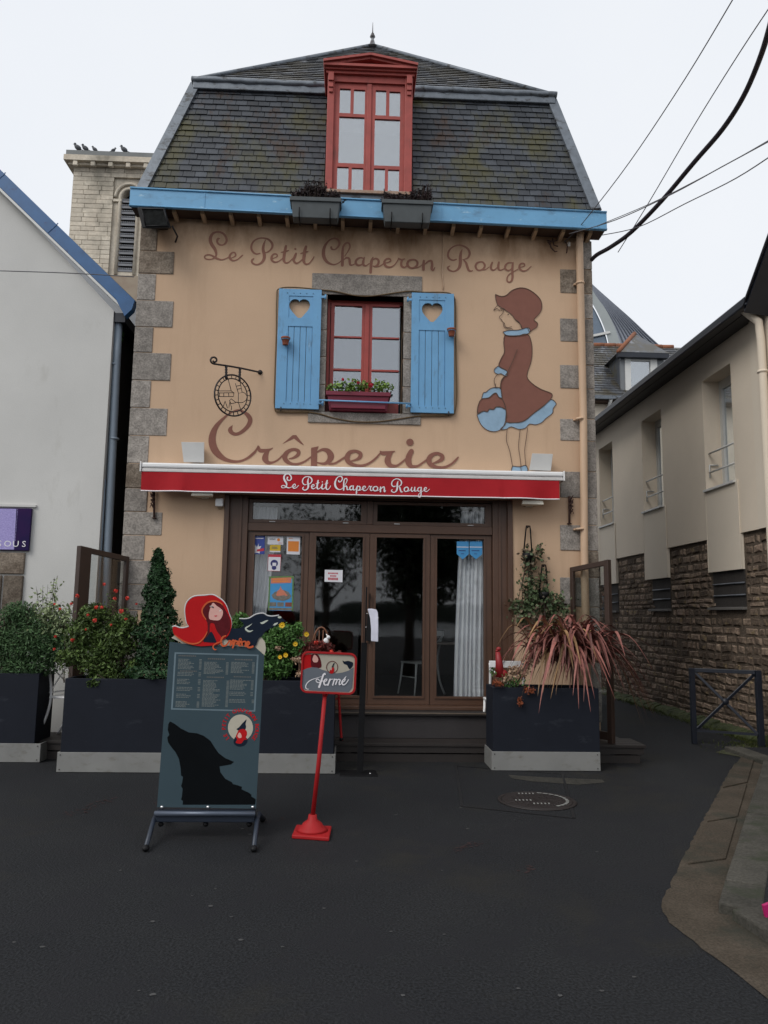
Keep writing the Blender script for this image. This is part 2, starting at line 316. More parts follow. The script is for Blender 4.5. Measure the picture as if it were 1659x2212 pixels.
def thing(name, label, cat, loc=(0, 0, 0), group=None):
    o = bpy.data.objects.new(name, None); COL.objects.link(o); o.location = loc; o.empty_display_size = .2
    o['label'] = label; o['category'] = cat
    if group: o['group'] = group
    ORG[o.name] = Vector(loc); return o
def tag(o, label, cat, group=None):
    o['label'] = label; o['category'] = cat
    if group: o['group'] = group
    return o
def B(name, m, parent, x0, x1, y0, y1, z0, z1, bev=0, **k):
    b = MB(); b.box(x0, x1, y0, y1, z0, z1); return b.build(name, m, parent, bev=bev, **k)
def piece(name, me, parent, loc, rot=(0, 0, 0), scale=(1, 1, 1)):
    o = bpy.data.objects.new(name, me); COL.objects.link(o); o.parent = parent
    o.location = Vector(loc)-ORG[parent.name]; o.rotation_euler = rot; o.scale = scale; ORG[o.name] = Vector(loc); return o
def copy_tree(o, loc=None, parent=None):
    c = o.copy(); COL.objects.link(c); c.parent = parent
    if loc is not None: c.location = loc
    for ch in list(o.children): copy_tree(ch, None, c)
    return c
def catmull(pts, sub=6, closed=False):
    P = [np.array(p, float) for p in pts]; out = []; n = len(P)
    rng = range(n) if closed else range(n-1)
    for i in rng:
        p0, p1, p2, p3 = (P[(i-1) % n], P[i], P[(i+1) % n], P[(i+2) % n]) if closed else (P[max(i-1, 0)], P[i], P[i+1], P[min(i+2, n-1)])
        for k in range(sub):
            t = k/sub; out.append(.5*((2*p1)+(-p0+p2)*t+(2*p0-5*p1+4*p2-p3)*t*t+(-p0+3*p1-3*p2+p3)*t**3))
    if not closed: out.append(P[-1])
    return out
CNT = [0]
def stroke(mb, pts, fn, lift, sub=5, ws=1.0):
    """calligraphic ribbon: pts (x,y,width); fn(x,y,lift)->world; each sample sits a hair above the last"""
    if len(pts[0]) == 2: pts = [(a, b, 6) for a, b in pts]
    S = catmull(pts, sub) if len(pts) > 2 else [np.array(p, float) for p in pts]
    Lf, Rt = [], []; n = len(S)
    for i, p in enumerate(S):
        t = S[min(i+1, n-1)][:2]-S[max(i-1, 0)][:2]; l = math.hypot(*t) or 1; nx, ny = -t[1]/l, t[0]/l; h = max(p[2], 2)*ws/2
        li = lift + i*2.5e-5
        Lf.append(fn(p[0]+nx*h, p[1]+ny*h, li)); Rt.append(fn(p[0]-nx*h, p[1]-ny*h, li))
    # round ends
    for e, sg in ((0, -1), (n-1, 1)):
        p = S[e]; q = S[1] if e == 0 else S[n-2]; t = (p[:2]-q[:2]); l = math.hypot(*t) or 1; t = t/l; h = max(p[2], 2)*ws/2
        a0 = math.atan2(t[1], t[0]); li = lift+e*2.5e-5
        mb.poly([fn(p[0]+math.cos(a0+R(a))*h, p[1]+math.sin(a0+R(a))*h, li) for a in (-90, -54, -18, 18, 54, 90)])
    for i in range(n-1): mb.quad(Lf[i], Rt[i], Rt[i+1], Lf[i+1])
def fixn(o):   # turn faces of flat print towards the camera side
    me = o.data; bm = bmesh.new(); bm.from_mesh(me); bm.normal_update()
    for f in bm.faces:
        if f.normal.dot(CAM-(f.calc_center_median()+o.matrix_world.translation)) < 0: f.normal_flip()
    bm.to_mesh(me); bm.free(); return o
def text_mesh(mb, body, size, fn, lift, align='CENTER', wide=1.0):
    """built-in plain type turned into flat faces; fn(u,v,lift)->world"""
    c = bpy.data.curves.new('t', 'FONT'); c.body = body; c.size = size; c.align_x = align; c.resolution_u = 2
    o = bpy.data.objects.new('t', c); COL.objects.link(o); dg = bpy.context.evaluated_depsgraph_get(); me = o.evaluated_get(dg).to_mesh()
    vs = [fn(v.co.x*wide, v.co.y, lift) for v in me.vertices]; fs = [tuple(p.vertices) for p in me.polygons]
    mb.mesh(vs, fs); o.evaluated_get(dg).to_mesh_clear(); COL.objects.unlink(o); bpy.data.objects.remove(o); bpy.data.curves.remove(c)
def holes_wall(mb, X0, X1, Z0, Z1, Y, D, holes, fn=None):
    """a wall of thickness D whose openings are real: fn maps (u, depth, v)"""
    fn = fn or (lambda u, d, v: Vector((u, d, v)))
    xs = sorted({X0, X1, *[h[0] for h in holes], *[h[1] for h in holes]}); zs = sorted({Z0, Z1, *[h[2] for h in holes], *[h[3] for h in holes]})
    xs = [x for x in xs if X0-1e-6 <= x <= X1+1e-6]; zs = [z for z in zs if Z0-1e-6 <= z <= Z1+1e-6]
    def inh(x, z): return any(h[0] < x < h[1] and h[2] < z < h[3] for h in holes)
    for a, b in zip(xs, xs[1:]):
        for c, d in zip(zs, zs[1:]):
            if inh((a+b)/2, (c+d)/2): continue
            mb.quad(fn(a, Y, c), fn(b, Y, c), fn(b, Y, d), fn(a, Y, d)); mb.quad(fn(a, Y+D, d), fn(b, Y+D, d), fn(b, Y+D, c), fn(a, Y+D, c))
    for h in list(holes)+[(X0, X1, Z0, Z1)]:
        a, b, c, d = h; a = max(a, X0); b = min(b, X1); c = max(c, Z0); d = min(d, Z1)
        for p, q in (((a, c), (b, c)), ((b, c), (b, d)), ((b, d), (a, d)), ((a, d), (a, c))):
            mb.quad(fn(p[0], Y, p[1]), fn(q[0], Y, q[1]), fn(q[0], Y+D, q[1]), fn(p[0], Y+D, p[1]))
def leaves(mb, pts, size, jit=.4, n_bias=Vector((0, -.4, .5)), aspect=.45, rng=random):
    for p in pts:
        s_ = size*(1+rng.uniform(-jit, jit)); n = (Vector((rng.gauss(0, 1), rng.gauss(0, 1), rng.gauss(0, 1))).normalized()+n_bias).normalized()
        t = n.orthogonal().normalized(); t.rotate(Matrix.Rotation(rng.uniform(0, 6.28), 3, n)); b = n.cross(t)
        p = Vector(p); rn = rng.random()
        mb.mesh([p-t*s_*.5, p+b*s_*aspect*.5+n*s_*.08, p+t*s_*.5, p-b*s_*aspect*.5+n*s_*.08], [(0, 1, 2, 3)], rn=rn)
# ================================================================ THE GROUND
def sheet(name, pts, m, z):
    mb = MB(); mb.poly([(x, y, z) for x, y in pts]); o = mb.build(name, m); o['kind'] = 'structure'; return o
ground = sheet('asphalt_ground', [(-150, -160), (150, -160), (150, 150), (-150, 150)], ASPH, 0)
zg = zf(1500, 2900, 1.0553)
def GP(x, y): p = G(zg(x, y)); return (p.x, p.y)
out_e = [GP(1545, 140), GP(1500, 190), GP(1420, 340), GP(1300, 560), GP(1200, 770), GP(1270, 860), GP(1430, 980), GP(1659, 1160)]
far_r = [GP(1659, 950), GP(1480, 842), GP(1452, 800)]
rag = []
for a, b in zip(out_e, out_e[1:]):
    n = max(2, int(math.dist(a, b)/.07))
    for k in range(n): rag.append((a[0]+(b[0]-a[0])*k/n+random.gauss(0, .005), a[1]+(b[1]-a[1])*k/n+random.gauss(0, .005)))
pave = sheet('sandy_pavement', rag + [out_e[-1], (out_e[-1][0]+1.2, out_e[-1][1]-.75), (6, -6.2), (6, .3), (4.75, .3)], PAVE, .004)
# kerb stones along the pavement, each its own slab with a joint
kl = [(4.62, .25)] + [GP(*p) for p in ((1640, 170), (1622, 245), (1570, 400), (1512, 590), (1478, 700), (1450, 800))]
kw = .22
def kerb_stone(a, b, wv, z, name='kerb_stone', par=pave):
    a, b = Vector((*a, 0)), Vector((*b, 0)); t = (b-a).normalized(); n = Vector((-t.y, t.x, 0)); n = n if n.x > 0 else -n
    a2, b2 = a+t*.008, b-t*.008; mb = MB()
    q = [a2, b2, b2+n*wv, a2+n*wv]; mb.hexa([p+Vector((0, 0, -.05)) for p in q], [p+Vector((0, 0, z+random.uniform(-.006, .006))) for p in q])
    return mb.build(name, KERB, par, bev=.012, recalc=True)
for a, b in zip(kl, kl[1:]): kerb_stone(a, b, kw, .06)
k2 = GP(1452, 803); k3 = GP(1475, 838)
k2 = GP(1462, 822); ke = GP(1659, 940); dkv = (Vector((*ke, 0))-Vector((*k2, 0))).normalized(); kb = [Vector((*k2, 0)), Vector((*k2, 0))+dkv*1.0, Vector((*k2, 0))+dkv*2.6]
rp_ = [(a[0]+.16, a[1]-.05) for a in kl]+[(p.x+.05, p.y+.12) for p in kb[1:]]+[(6, kb[2].y+.1), (6, .3)]
rmb = MB(); rmb.poly([(x, y, .052) for x, y in rp_]); rmb.build('raised_pavement', ASPH, kind='structure')
for i in range(2):
    a, b = kb[i], kb[i+1]; mb = MB(); t = (b-a).normalized(); n = Vector((t.y, -t.x, 0)); n = -n if n.y < 0 else n; a2 = a+t*.01+Vector((.05, 0, 0))*(i == 0); b2 = b-t*.01
    q = [a2, b2, b2+n*.26, a2+n*.26]; mb.hexa([p+Vector((0, 0, -.05)) for p in q], [p+Vector((0, 0, .062)) for p in q]); mb.build('kerb_stone', KERB, pave, bev=.012, recalc=True)
# a few flagstones of the gutter beside the kerb
for y0, y1 in ((150, 250), (255, 395), (402, 575)):
    a = GP(1515-(y0-150)*.42, y0+20); b = GP(1600-(y0-150)*.28, y0); c = GP(1600-(y1-150)*.28, y1-4); d = GP(1515-(y1-150)*.46, y1+18)
    mb = MB(); q = [Vector((*p, 0)) for p in (a, b, c, d)]; mb.hexa([p for p in q], [p+Vector((0, 0, .014+random.uniform(0, .004))) for p in q]); mb.build('flagstone', PAVE, pave, bev=.006, recalc=True)
# dusty strip in front of the right planter, faint red scuffs
mb = MB(); c_ = [G(p, .003) for p in ((1098, 1674), (1180, 1679), (1300, 1684), (1308, 1690), (1250, 1695), (1150, 1688), (1105, 1681))]; mb.poly(c_); fixn(mb.build('dust_patch', mat('dusty_asphalt', (.030, .028, .022), .95, var=.35, scale=9, fine=.3), ground))
mb = MB(); rs = random.Random(5)
for (xa, ya, xb, yb, n) in ((150, 1760, 245, 1722, 70), (985, 1835, 1050, 1815, 40), (330, 1735, 372, 1727, 26), (1130, 1880, 1150, 1872, 16), (560, 1778, 620, 1770, 20)):
    for k in range(n):
        t = rs.random(); c = G((xa+(xb-xa)*t+rs.gauss(0, 8), ya+(yb-ya)*t+rs.gauss(0, 3)), .0035); r_ = rs.uniform(.004, .016); mb.poly([c+Vector((math.cos(i*1.05)*r_*rs.uniform(.6, 1.4), math.sin(i*1.05)*r_*rs.uniform(.5, 1), 0)) for i in range(6)])
fixn(mb.build('red_scuffs', mat('faded_red_scuff', (.030, .013, .013), .9), ground, kind='stuff'))
# worn patch of asphalt around the manhole
mp = [G(p) for p in ((985, 1655), (998, 1742), (1240, 1768), (1215, 1672))]
mb = MB()
for a, b in zip(mp, mp[1:]+mp[:1]):
    t = (b-a).normalized(); n = Vector((-t.y, t.x, 0))*.012; mb.quad(*[p+Vector((0, 0, .004)) for p in (a-n, b-n, b+n, a+n)])
o = mb.build('tar_seam', mat('tar', (.008, .008, .009), .6), ground)
# manhole
mc = G((1160, 1731)); mh = thing('manhole_cover', 'round dark iron manhole cover with grey paint dashes in the asphalt', 'manhole cover', (mc.x, mc.y, 0))
mb = MB(); mb.lathe([(.34, 0), (.34, .010), (.31, .010), (.31, .007)], (mc.x, mc.y, 0), 40); mb.build('rim', CAST, mh)
mb = MB(); mb.lathe([(.305, 0), (.305, .010), (.29, .011)], (mc.x, mc.y, 0), 40)
for i in range(-4, 5):
    for j in range(-4, 5):
        if i*i+j*j < 17: mb.box(mc.x+i*.06-.02, mc.x+i*.06+.02, mc.y+j*.06-.02, mc.y+j*.06+.02, .010, .014)
mb.build('lid', CAST, mh)
mb = MB()
for a in range(-60, 80, 12):
    for rr in (.26,): 
        c, s_ = math.cos(R(a)), math.sin(R(a)); p = Vector((mc.x+c*rr, mc.y+s_*rr, .017)); t = Vector((-s_, c, 0))*.022; n = Vector((c, s_, 0))*.014
        mb.quad(p-t-n, p+t-n, p+t+n, p-t+n)
for k in range(5):
    for (ux, uy) in ((-.2, -.05), (-.07, -.17), (-.12, .2)):
        p = Vector((mc.x+ux+k*.032, mc.y+uy, .017)); mb.quad(p, p+Vector((.014, 0, 0)), p+Vector((.02, .05, 0)), p+Vector((.006, .05, 0)))
fixn(mb.build('paint_marks', CHALK, mh))
# specks on the asphalt: pale chewing gum, tiny leaves
mb = MB()
for px, py in ((565, 1653), (652, 1656), (524, 1790), (540, 1802), (372, 1806), (345, 1850), (455, 1957), (465, 1920), (520, 2030), (415, 1935), (330, 1990), (700, 1962), (995, 1745), (855, 1760), (1010, 1790), (1290, 1840), (1180, 1820), (955, 1880), (960, 2018), (845, 2012), (1120, 2135), (1300, 2140), (1210, 2150), (300, 2140), (92, 2045), (30, 2035), (330, 2148), (610, 2045), (870, 2150), (1370, 2110), (500, 1980), (770, 1860), (180, 1760), (260, 1880)):
    c = G((px, py), .003); r_ = random.uniform(.006, .016); n = 9
    mb.poly([c+Vector((math.cos(i*6.283/n)*r_*random.uniform(.7, 1.2), math.sin(i*6.283/n)*r_*random.uniform(.5, 1), random.uniform(0, .001))) for i in range(n)])
o = fixn(mb.build('pavement_specks', mat('chewing_gum_speck', (.065, .065, .065), .9), ground)); o['kind'] = 'stuff'

# ================================================================ THE CREPERIE HOUSE
XL, XR = -2.735, 3.022
house = thing('creperie_house', 'ochre rendered house with grey stone corners, slate mansard roof and painted cafe name', 'house', ((XL+XR)/2, 3, 0))
WX0, WX1, WZ0, WZ1 = -.365, .60, 4.075, 5.60      # upper window opening
DX0, DX1, DZ1 = V((482, 1300)).x, V((1103, 1300)).x, V((800, 1074)).z
SILL = .53
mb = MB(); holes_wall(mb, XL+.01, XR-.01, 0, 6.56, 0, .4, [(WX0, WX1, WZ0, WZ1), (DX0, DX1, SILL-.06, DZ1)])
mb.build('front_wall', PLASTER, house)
mb = MB()
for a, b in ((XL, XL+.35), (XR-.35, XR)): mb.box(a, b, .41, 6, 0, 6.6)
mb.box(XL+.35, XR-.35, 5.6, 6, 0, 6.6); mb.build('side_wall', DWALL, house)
# shallow moulded quoins
def quoin(x0, x1, z0, z1, rn):
    mb = MB(); mb.box(x0, x1, -.008-random.uniform(0, .006), .3, z0+.004, z1-.004, rn=rn); return mb.build('quoin_stone', GRANITE if rn < .8 else GRANITE_D, house, bev=.007)
ly = [470, 541, 590.5, 648, 705.6, 761, 821, 880.4, 940.6, 1000.8, 1054.5, 1105, 1156, 1210, 1262, 1318, 1375, 1430, 1485, 1540, 1600]
lx = [340, 376, 336, 374, 330, 369, 325, 361, 321, 357, 318, 350, 312, 345, 318, 342, 312, 342, 312, 342]
for i in range(20):
    za, zb = V((290, ly[i+1])).z, V((290, ly[i])).z; w_ = (.21 if i % 2 == 0 else .42) if i else .22
    xr = V((lx[i], (ly[i]+ly[i+1])/2)).x if i < 14 else XL+(.42 if i % 2 == 0 else .22)
    quoin(XL-.006, xr, max(za, 0), zb, random.choice((.1, .3, .5, .6, .95)) if i < 12 else .4)
ry = [520, 582, 634.2, 688, 738.7, 788.5, 839.8, 904.8, 952.6, 1018.5, 1075.6, 1134, 1189.6, 1247, 1311, 1370, 1430, 1490, 1560]
for i in range(18):
    za, zb = V((1240, ry[i+1])).z, V((1240, ry[i])).z
    x0 = V((1210, (ry[i]+ry[i+1])/2)).x if i % 2 == 1 else XR-.155
    quoin(x0, XR+.006, za, zb, random.choice((.1, .3, .5, .95)))
# window surround
z4 = zf(1000, 850, 1.659)
a = rect(412, 415, 1142, 510, 0, z4); b = MB(); b.box(a[0], a[1], -.014, .25, WZ1, a[3]); b.build('stone_lintel', GRANITE, house, bev=.006)
a2 = rect(385, 1325, 1132, 1403, 0, z4); b = MB(); b.box(a2[0], a2[1], -.02, .25, a2[2], WZ0); b.build('stone_sill', GRANITE, house, bev=.008)
for s_ in (0, 1):
    zs = [WZ0, 4.42, 4.78, 5.13, WZ1]
    for k in range(4):
        x0, x1 = (WX0-.135, WX0) if s_ == 0 else (WX1, WX1+.125)
        b = MB(); b.box(x0, x1, -.012, .22, zs[k]+.004, zs[k+1]-.004, rn=random.random()*.7); b.build('jamb_stone', GRANITE, house, bev=.006)
# ---- upper window
WY = .14
win = B('window', REDW, house, WX0, WX0+.035, WY, WY+.07, WZ0, WZ1)
mb = MB()
fr = rect(555, 620, 738, 1300, WY, z4); f2 = rect(808, 620, 990, 1300, WY, z4)
gx = [(fr[0], fr[1]), (f2[0], f2[1])]
rows = [(V(z4(640, b_), WY).z, V(z4(640, a_), WY).z) for a_, b_ in ((620, 822), (832, 1038), (1050, 1262))]
B('window_frame', REDW, win, WX0+.035, WX1-.002, WY+.03, WY+.09, WZ1-.05, WZ1)
xm = (gx[0][1]+gx[1][0])/2
for (g0, g1), (s0, s1) in zip(gx, ((WX0+.045, xm-.004), (xm+.004, WX1-.045))):
    mb = MB(); holes_wall(mb, s0, s1, WZ0+.02, WZ1-.052, WY-.01, .05, [(g0, g1, r0, r1) for r0, r1 in rows]); sash = mb.build('sash', REDW, win, bev=.004)
    for r0, r1 in rows: B('glass_pane', GL_UP, win, g0-.005, g1+.005, WY+.012, WY+.018, r0-.005, r1+.005)
B('sash_cover_strip', REDW, win, xm-.028, xm+.028, WY-.03, WY-.012, WZ0+.03, WZ1-.06, bev=.006)
B('window_backdrop', mat('unlit_upper_room', (.10, .10, .11), .9), win, WX0-.3, WX1+.3, WY+.9, WY+.95, WZ0-.4, WZ1+.4)
# ---- shutters
def shutter(rc, mirror, zz):
    x0, x1, zb, zt = rc; w_, h = x1-x0, zt-zb; y0, y1 = -.062, -.028
    st = .16*w_
    up = (x0+st*(1.1 if mirror else 1.5), x1-st*(1.3 if mirror else 1.2), zt-.245*h, zt-.058*h); lo = (up[0], up[1], zb+.055*h, zt-.315*h)
    mb = MB(); holes_wall(mb, x0, x1, zb, zt, y0, y1-y0, [up, lo]); sh = mb.build('shutter', BLUE, house, bev=.004, label='sky blue plank shutter with a heart cut-out')
    cx_, cz = (up[0]+up[1])/2, (up[2]+up[3])/2; H = [V(zz(a_, b_), y0) for a_, b_ in (HL if not mirror else HR)]
    heart = [(p.x, p.z) for p in [Vector(q) for q in catmull([tuple(v) for v in H], 3, True)]]
    mb = MB(); mb.plate([[(up[0]-.004, up[2]-.004), (up[1]+.004, up[2]-.004), (up[1]+.004, up[3]+.004), (up[0]-.004, up[3]+.004)], heart], lambda u, v: (u, y0+.008, v), lambda u, v: (u, y1-.004, v))
    mb.build('heart_panel', BLUE, sh, recalc=True)
    n = 4; pw = (lo[1]-lo[0])/n
    for k in range(n): B('plank', BLUE, sh, lo[0]+k*pw+.0025, lo[0]+(k+1)*pw-.0025, y0+.009, y1-.004, lo[2]-.003, lo[3]+.003, bev=.003)
    mb = MB()
    for zq in (zt-.035*h, zb+.04*h):
        for k in range(5): mb.lathe([(.006, 0), (.006, .004), (.002, .006)], (x0+w_*(.2+.15*k), y0-.006, zq), 8, 'y')
    mb.build('bolt_head', mat('stained_bolt', (.10, .2, .3), .6), sh)
    for zq in (zt-.06*h, zb+.05*h):
        xa, xb = (x1, x1+.05) if not mirror else (x0-.05, x0)
        mb = MB(); mb.box(xa-.01, xb, y0-.006, y0+.012, zq-.014, zq+.014); mb.tube([(xb if not mirror else xa, y0+.0, zq-.03), (xb if not mirror else xa, y0, zq+.03)], .012, 8); mb.build('hinge', BLUE, sh)
    return sh
HL = [(328, 702), (290, 668), (264, 632), (262, 600), (278, 578), (303, 573), (322, 580), (328, 588), (335, 580), (355, 573), (382, 580), (397, 603), (392, 634), (366, 668)]
HR = [(x+881, y+26) for x, y in HL]
SL, SR = rect(190, 508, 472, 515, -.05, z4), rect(1070, 533, 1350, 543, -.05, z4)
sL = (V(z4(180, 900), -.05).x, V(z4(466, 900), -.05).x, V(z4(320, 1303), -.05).z, V(z4(330, 511), -.05).z)
sR = (V(z4(1070, 900), -.05).x, V(z4(1352, 900), -.05).x, V(z4(1210, 1330), -.05).z, V(z4(1210, 538), -.05).z)
sh1 = shutter(sL, False, z4); sh2 = shutter(sR, True, z4)
mb = MB(); pt = V(z4(205, 1290), -.07); mb.tube([pt, pt+Vector((0, -.01, -.06))], .008, 6); pt = V(z4(1318, 1320), -.07); mb.tube([pt, pt+Vector((0, -.01, -.06))], .008, 6); mb.build('shutter_catch', IRON, house)
# ---- soffit, gutter fascia (sagging slightly to the right), rafter ends
zTL, zTR = V((282, 405), -.3).z, V((1311, 458), -.3).z; gX0, gX1 = -2.812, 3.134
def gz(x): return zTL+(zTR-zTL)*(x-gX0)/(gX1-gX0)
fh = .245
mb = MB(); a = [Vector((x, y, gz(x)-fh)) for x, y in ((gX0, -.30), (gX1, -.30), (gX1, -.275), (gX0, -.275))]; b = [p+Vector((0, 0, fh)) for p in a]; mb.hexa(a, b)
fas = mb.build('gutter_fascia', BLUE_F, house)
mb = MB()
for dz, dy, r_ in ((-.004, -.305, .013), (-fh+.012, -.306, .009)): mb.tube([(gX0, dy, gz(gX0)+dz), (gX1, dy, gz(gX1)+dz)], r_, 8)
mb.build('gutter_bead', BLUE_F, fas)
for x in (-.32, 1.05, -1.9):
    b = MB(); b.box(x-.006, x+.006, -.306, -.3, gz(x)-fh+.02, gz(x)-.02); b.build('fascia_joint', BLUE_F, fas)
mb = MB()
mb.hexa([Vector((x, y, gz(x)-fh+.03)) for x, y in ((gX0, -.275), (gX1, -.275), (gX1, .02), (gX0, .02))], [Vector((x, y, gz(x)-.04)) for x, y in ((gX0, -.275), (gX1, -.275), (gX1, .02), (gX0, .02))]); mb.build('soffit', SOFFIT, house)
for k in range(17):
    x = gX0+.17+k*.35
    b = MB(); b.hexa([Vector((x-.022, -.2, gz(x)-fh-.002)), Vector((x+.022, -.2, gz(x)-fh-.002)), Vector((x+.022, 0, gz(x)-fh-.03)), Vector((x-.022, 0, gz(x)-fh-.03))], [Vector((q, yy, gz(x)-fh+.032)) for q, yy in ((x-.022, -.215), (x+.022, -.215), (x+.022, 0), (x-.022, 0))])
    b.build('rafter_end', CREAMP, house)
# ---- mansard roof
roof = None
E0 = Vector((0, -.12, 6.80)); E1 = Vector((0, .44, 8.70)); sl_ = (E1-E0); SLN = sl_.length; sd = sl_.normalized(); sn = Vector((0, -sd.z, sd.y))
def xl(t): return -2.735+(-2.245+2.735)*t
def xr_(t): return 3.045+(2.66-3.045)*t
mb = MB(); q0 = E0+Vector((0, .01, 0))
mb.hexa([Vector((xl(0), E0.y+.02, E0.z)), Vector((xr_(0), E0.y+.02, E0.z)), Vector((3.045, 6.1, 6.8)), Vector((-2.735, 6.1, 6.8))],
        [Vector((xl(1), E1.y+.02, E1.z)), Vector((xr_(1), E1.y+.02, E1.z)), Vector((2.66, 5.6, 8.7)), Vector((-2.262, 5.6, 8.7))])
roof = mb.build('mansard_roof', SLATE, house)
rows_n = 19; ex = SLN/rows_n*.985; sw = .152
unit = MB(); unit.hexa([Vector((-.5, 0, 0)), Vector((.5, 0, 0)), Vector((.5, 0, .008)), Vector((-.5, 0, .008))], [Vector((-.5, 1.14, -.012)), Vector((.5, 1.14, -.012)), Vector((.5, 1.14, -.005)), Vector((-.5, 1.14, -.005))])
su = unit.build('slate', SLATE); sme = su.data; COL.objects.unlink(su); bpy.data.objects.remove(su)
ang = math.atan2(sd.z, sd.y)
DOX0, DOX1 = -.445, .70
cells = []
for r_ in range(rows_n):
    t = (r_*ex)/SLN; a_, b_ = xl(t)+.05, xr_(t)-.05; x = a_-sw*(.5 if r_ % 2 else 0)-random.uniform(0, .02)
    while x < b_:
        x0, x1 = max(x, a_), min(x+sw, b_); x += sw
        if r_*ex*sd.z+6.8 < 8.75:
            if x0 > DOX0-.01 and x1 < DOX1+.01: continue
            if x0 < DOX0 < x1: x1 = DOX0
            if x0 < DOX1 < x1: x0 = DOX1
        if x1-x0 < .02: continue
        cells.append((r_, x0, x1))
N_PART = 300
# the largest in view: the whole lower rows first
for i, (r_, x0, x1) in enumerate(cells):
    base = E0+sd*(r_*ex); hj = random.uniform(-.004, .004); lift = random.uniform(.000, .004)
    if i < N_PART:
        piece('slate', sme, roof, Vector(((x0+x1)/2, base.y, base.z))+sn*(.006+lift)+sd*hj, (ang, random.uniform(-.003, .003), random.uniform(-.004, .004)), (x1-x0-.006, ex, 1))
mb = MB()
for i, (r_, x0, x1) in enumerate(cells[N_PART:]):
    base = E0+sd*(r_*ex)+sd*random.uniform(-.004, .004); o1 = sn*(.015+random.uniform(0, .004)); o2 = sn*.002; t = sd*ex*1.14; rn = random.random()
    A_ = [Vector((x0+.003, base.y, base.z)), Vector((x1-.003, base.y, base.z))]
    mb.hexa([A_[0]+o1, A_[1]+o1, A_[1]+o1-sn*.008, A_[0]+o1-sn*.008], [A_[0]+o2+t, A_[1]+o2+t, A_[1]+o2+t-sn*.004, A_[0]+o2+t-sn*.004], rn=rn+.001)
o = mb.build('upper_slate_rows', SLATE, roof); o['kind'] = 'stuff'
# hips
for (a, b) in ((Vector((-2.74, -.13, 6.80)), Vector((-2.25, .43, 8.72))), (Vector((3.05, -.13, 6.80)), Vector((2.65, .43, 8.72)))):
    mb = MB(); mb.bar(a, b, .13, .06, Vector((0, -1, .2))); mb.tube([a+Vector((.06*(1 if a.x > 0 else -1), .0, 0)), b+Vector((.06*(1 if a.x > 0 else -1), .0, 0))], .022, 8); mb.build('zinc_hip_flashing', ZINC, house)
# break band
brk = MB(); brk.box(-2.27, 2.69, .36, .52, 8.625, 8.73); bo = brk.build('zinc_apron', ZINC, house, bev=.01)
mb = MB(); xs = [-2.29+i*(5.0/60) for i in range(61)]; mb.tube([(x, .37+random.uniform(-.004, .004), 8.755+random.uniform(-.006, .006)) for x in xs], [.042+random.uniform(-.004, .006) for x in xs], 10); mb.build('zinc_roll', ZINC, bo)
# upper pyramid
AP = Vector((.19, 3.0, 11.48)); c0, c1, c2, c3 = Vector((-2.27, .42, 8.76)), Vector((2.68, .42, 8.76)), Vector((2.68, 5.6, 8.76)), Vector((-2.27, 5.6, 8.76))
mb = MB()
for a, b in ((c0, c1), (c1, c2), (c2, c3), (c3, c0)): mb.poly((a, b, AP))
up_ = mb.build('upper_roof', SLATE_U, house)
mb = MB(); um = (AP-Vector((AP.x, c0.y, c0.z))); UL = um.length; ud = um.normalized(); un = Vector((0, -ud.z, ud.y)); nr = 27; e2 = UL/nr
for r_ in range(nr):
    t0 = r_/nr; a_ = c0.x+(AP.x-c0.x)*t0+.02; b_ = c1.x+(AP.x-c1.x)*t0-.02; x = a_-(.075 if r_ % 2 else 0)-random.uniform(0, .03)
    bz = Vector((0, c0.y, c0.z))+ud*(r_*e2)
    while x < b_:
        x0, x1 = max(x, a_), min(x+.15, b_); x += .15
        if x1-x0 < .02: continue
        rn = random.random()+.001; t1 = min(1, (r_+1.1)/nr); aa = c0.x+(AP.x-c0.x)*t1; bb = c1.x+(AP.x-c1.x)*t1
        u0, u1 = min(max(x0, aa), bb), min(max(x1, aa), bb)
        l1 = un*(.016+random.uniform(0, .006)); A_ = Vector((x0+.002, bz.y, bz.z)); B_ = Vector((x1-.002, bz.y, bz.z)); T_ = Vector((u0, bz.y, bz.z))+ud*e2*1.1; S_ = Vector((u1, bz.y, bz.z))+ud*e2*1.1
        mb.hexa([A_+l1, B_+l1, B_+l1-un*.008, A_+l1-un*.008], [T_+un*.003, S_+un*.003, S_-un*.004, T_-un*.004], rn=rn)
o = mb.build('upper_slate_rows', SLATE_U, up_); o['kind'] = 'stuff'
mb = MB()
for a in (c0, c1): mb.tube([a+Vector((0, -.01, .02)), AP+Vector((0, 0, .02))], .035, 8)
mb.build('zinc_ridge', ZINC, up_)
fz = MB(); h0 = AP.z-.03
fz.lathe([(.20, -.06), (.11, .05), (.07, .14), (.038, .30), (.03, .34), (.045, .37), (.066, .41), (.056, .46), (.026, .49), (.038, .52), (.02, .55), (.012, .62), (.009, .75), (.005, .92), (.002, .96)], (AP.x, AP.y, h0), 14)
fz.v = [(AP.x+(x-AP.x)*.72, AP.y+(y-AP.y)*.72, h0+(z-h0)*.52) for x, y, z in fz.v]
fz.build('roof_finial', mat('tarnished_finial', (.07, .06, .065), .5, metal=.3, stain=((.22, .23, .24), (3, 3, 3), .5, .1)), house)
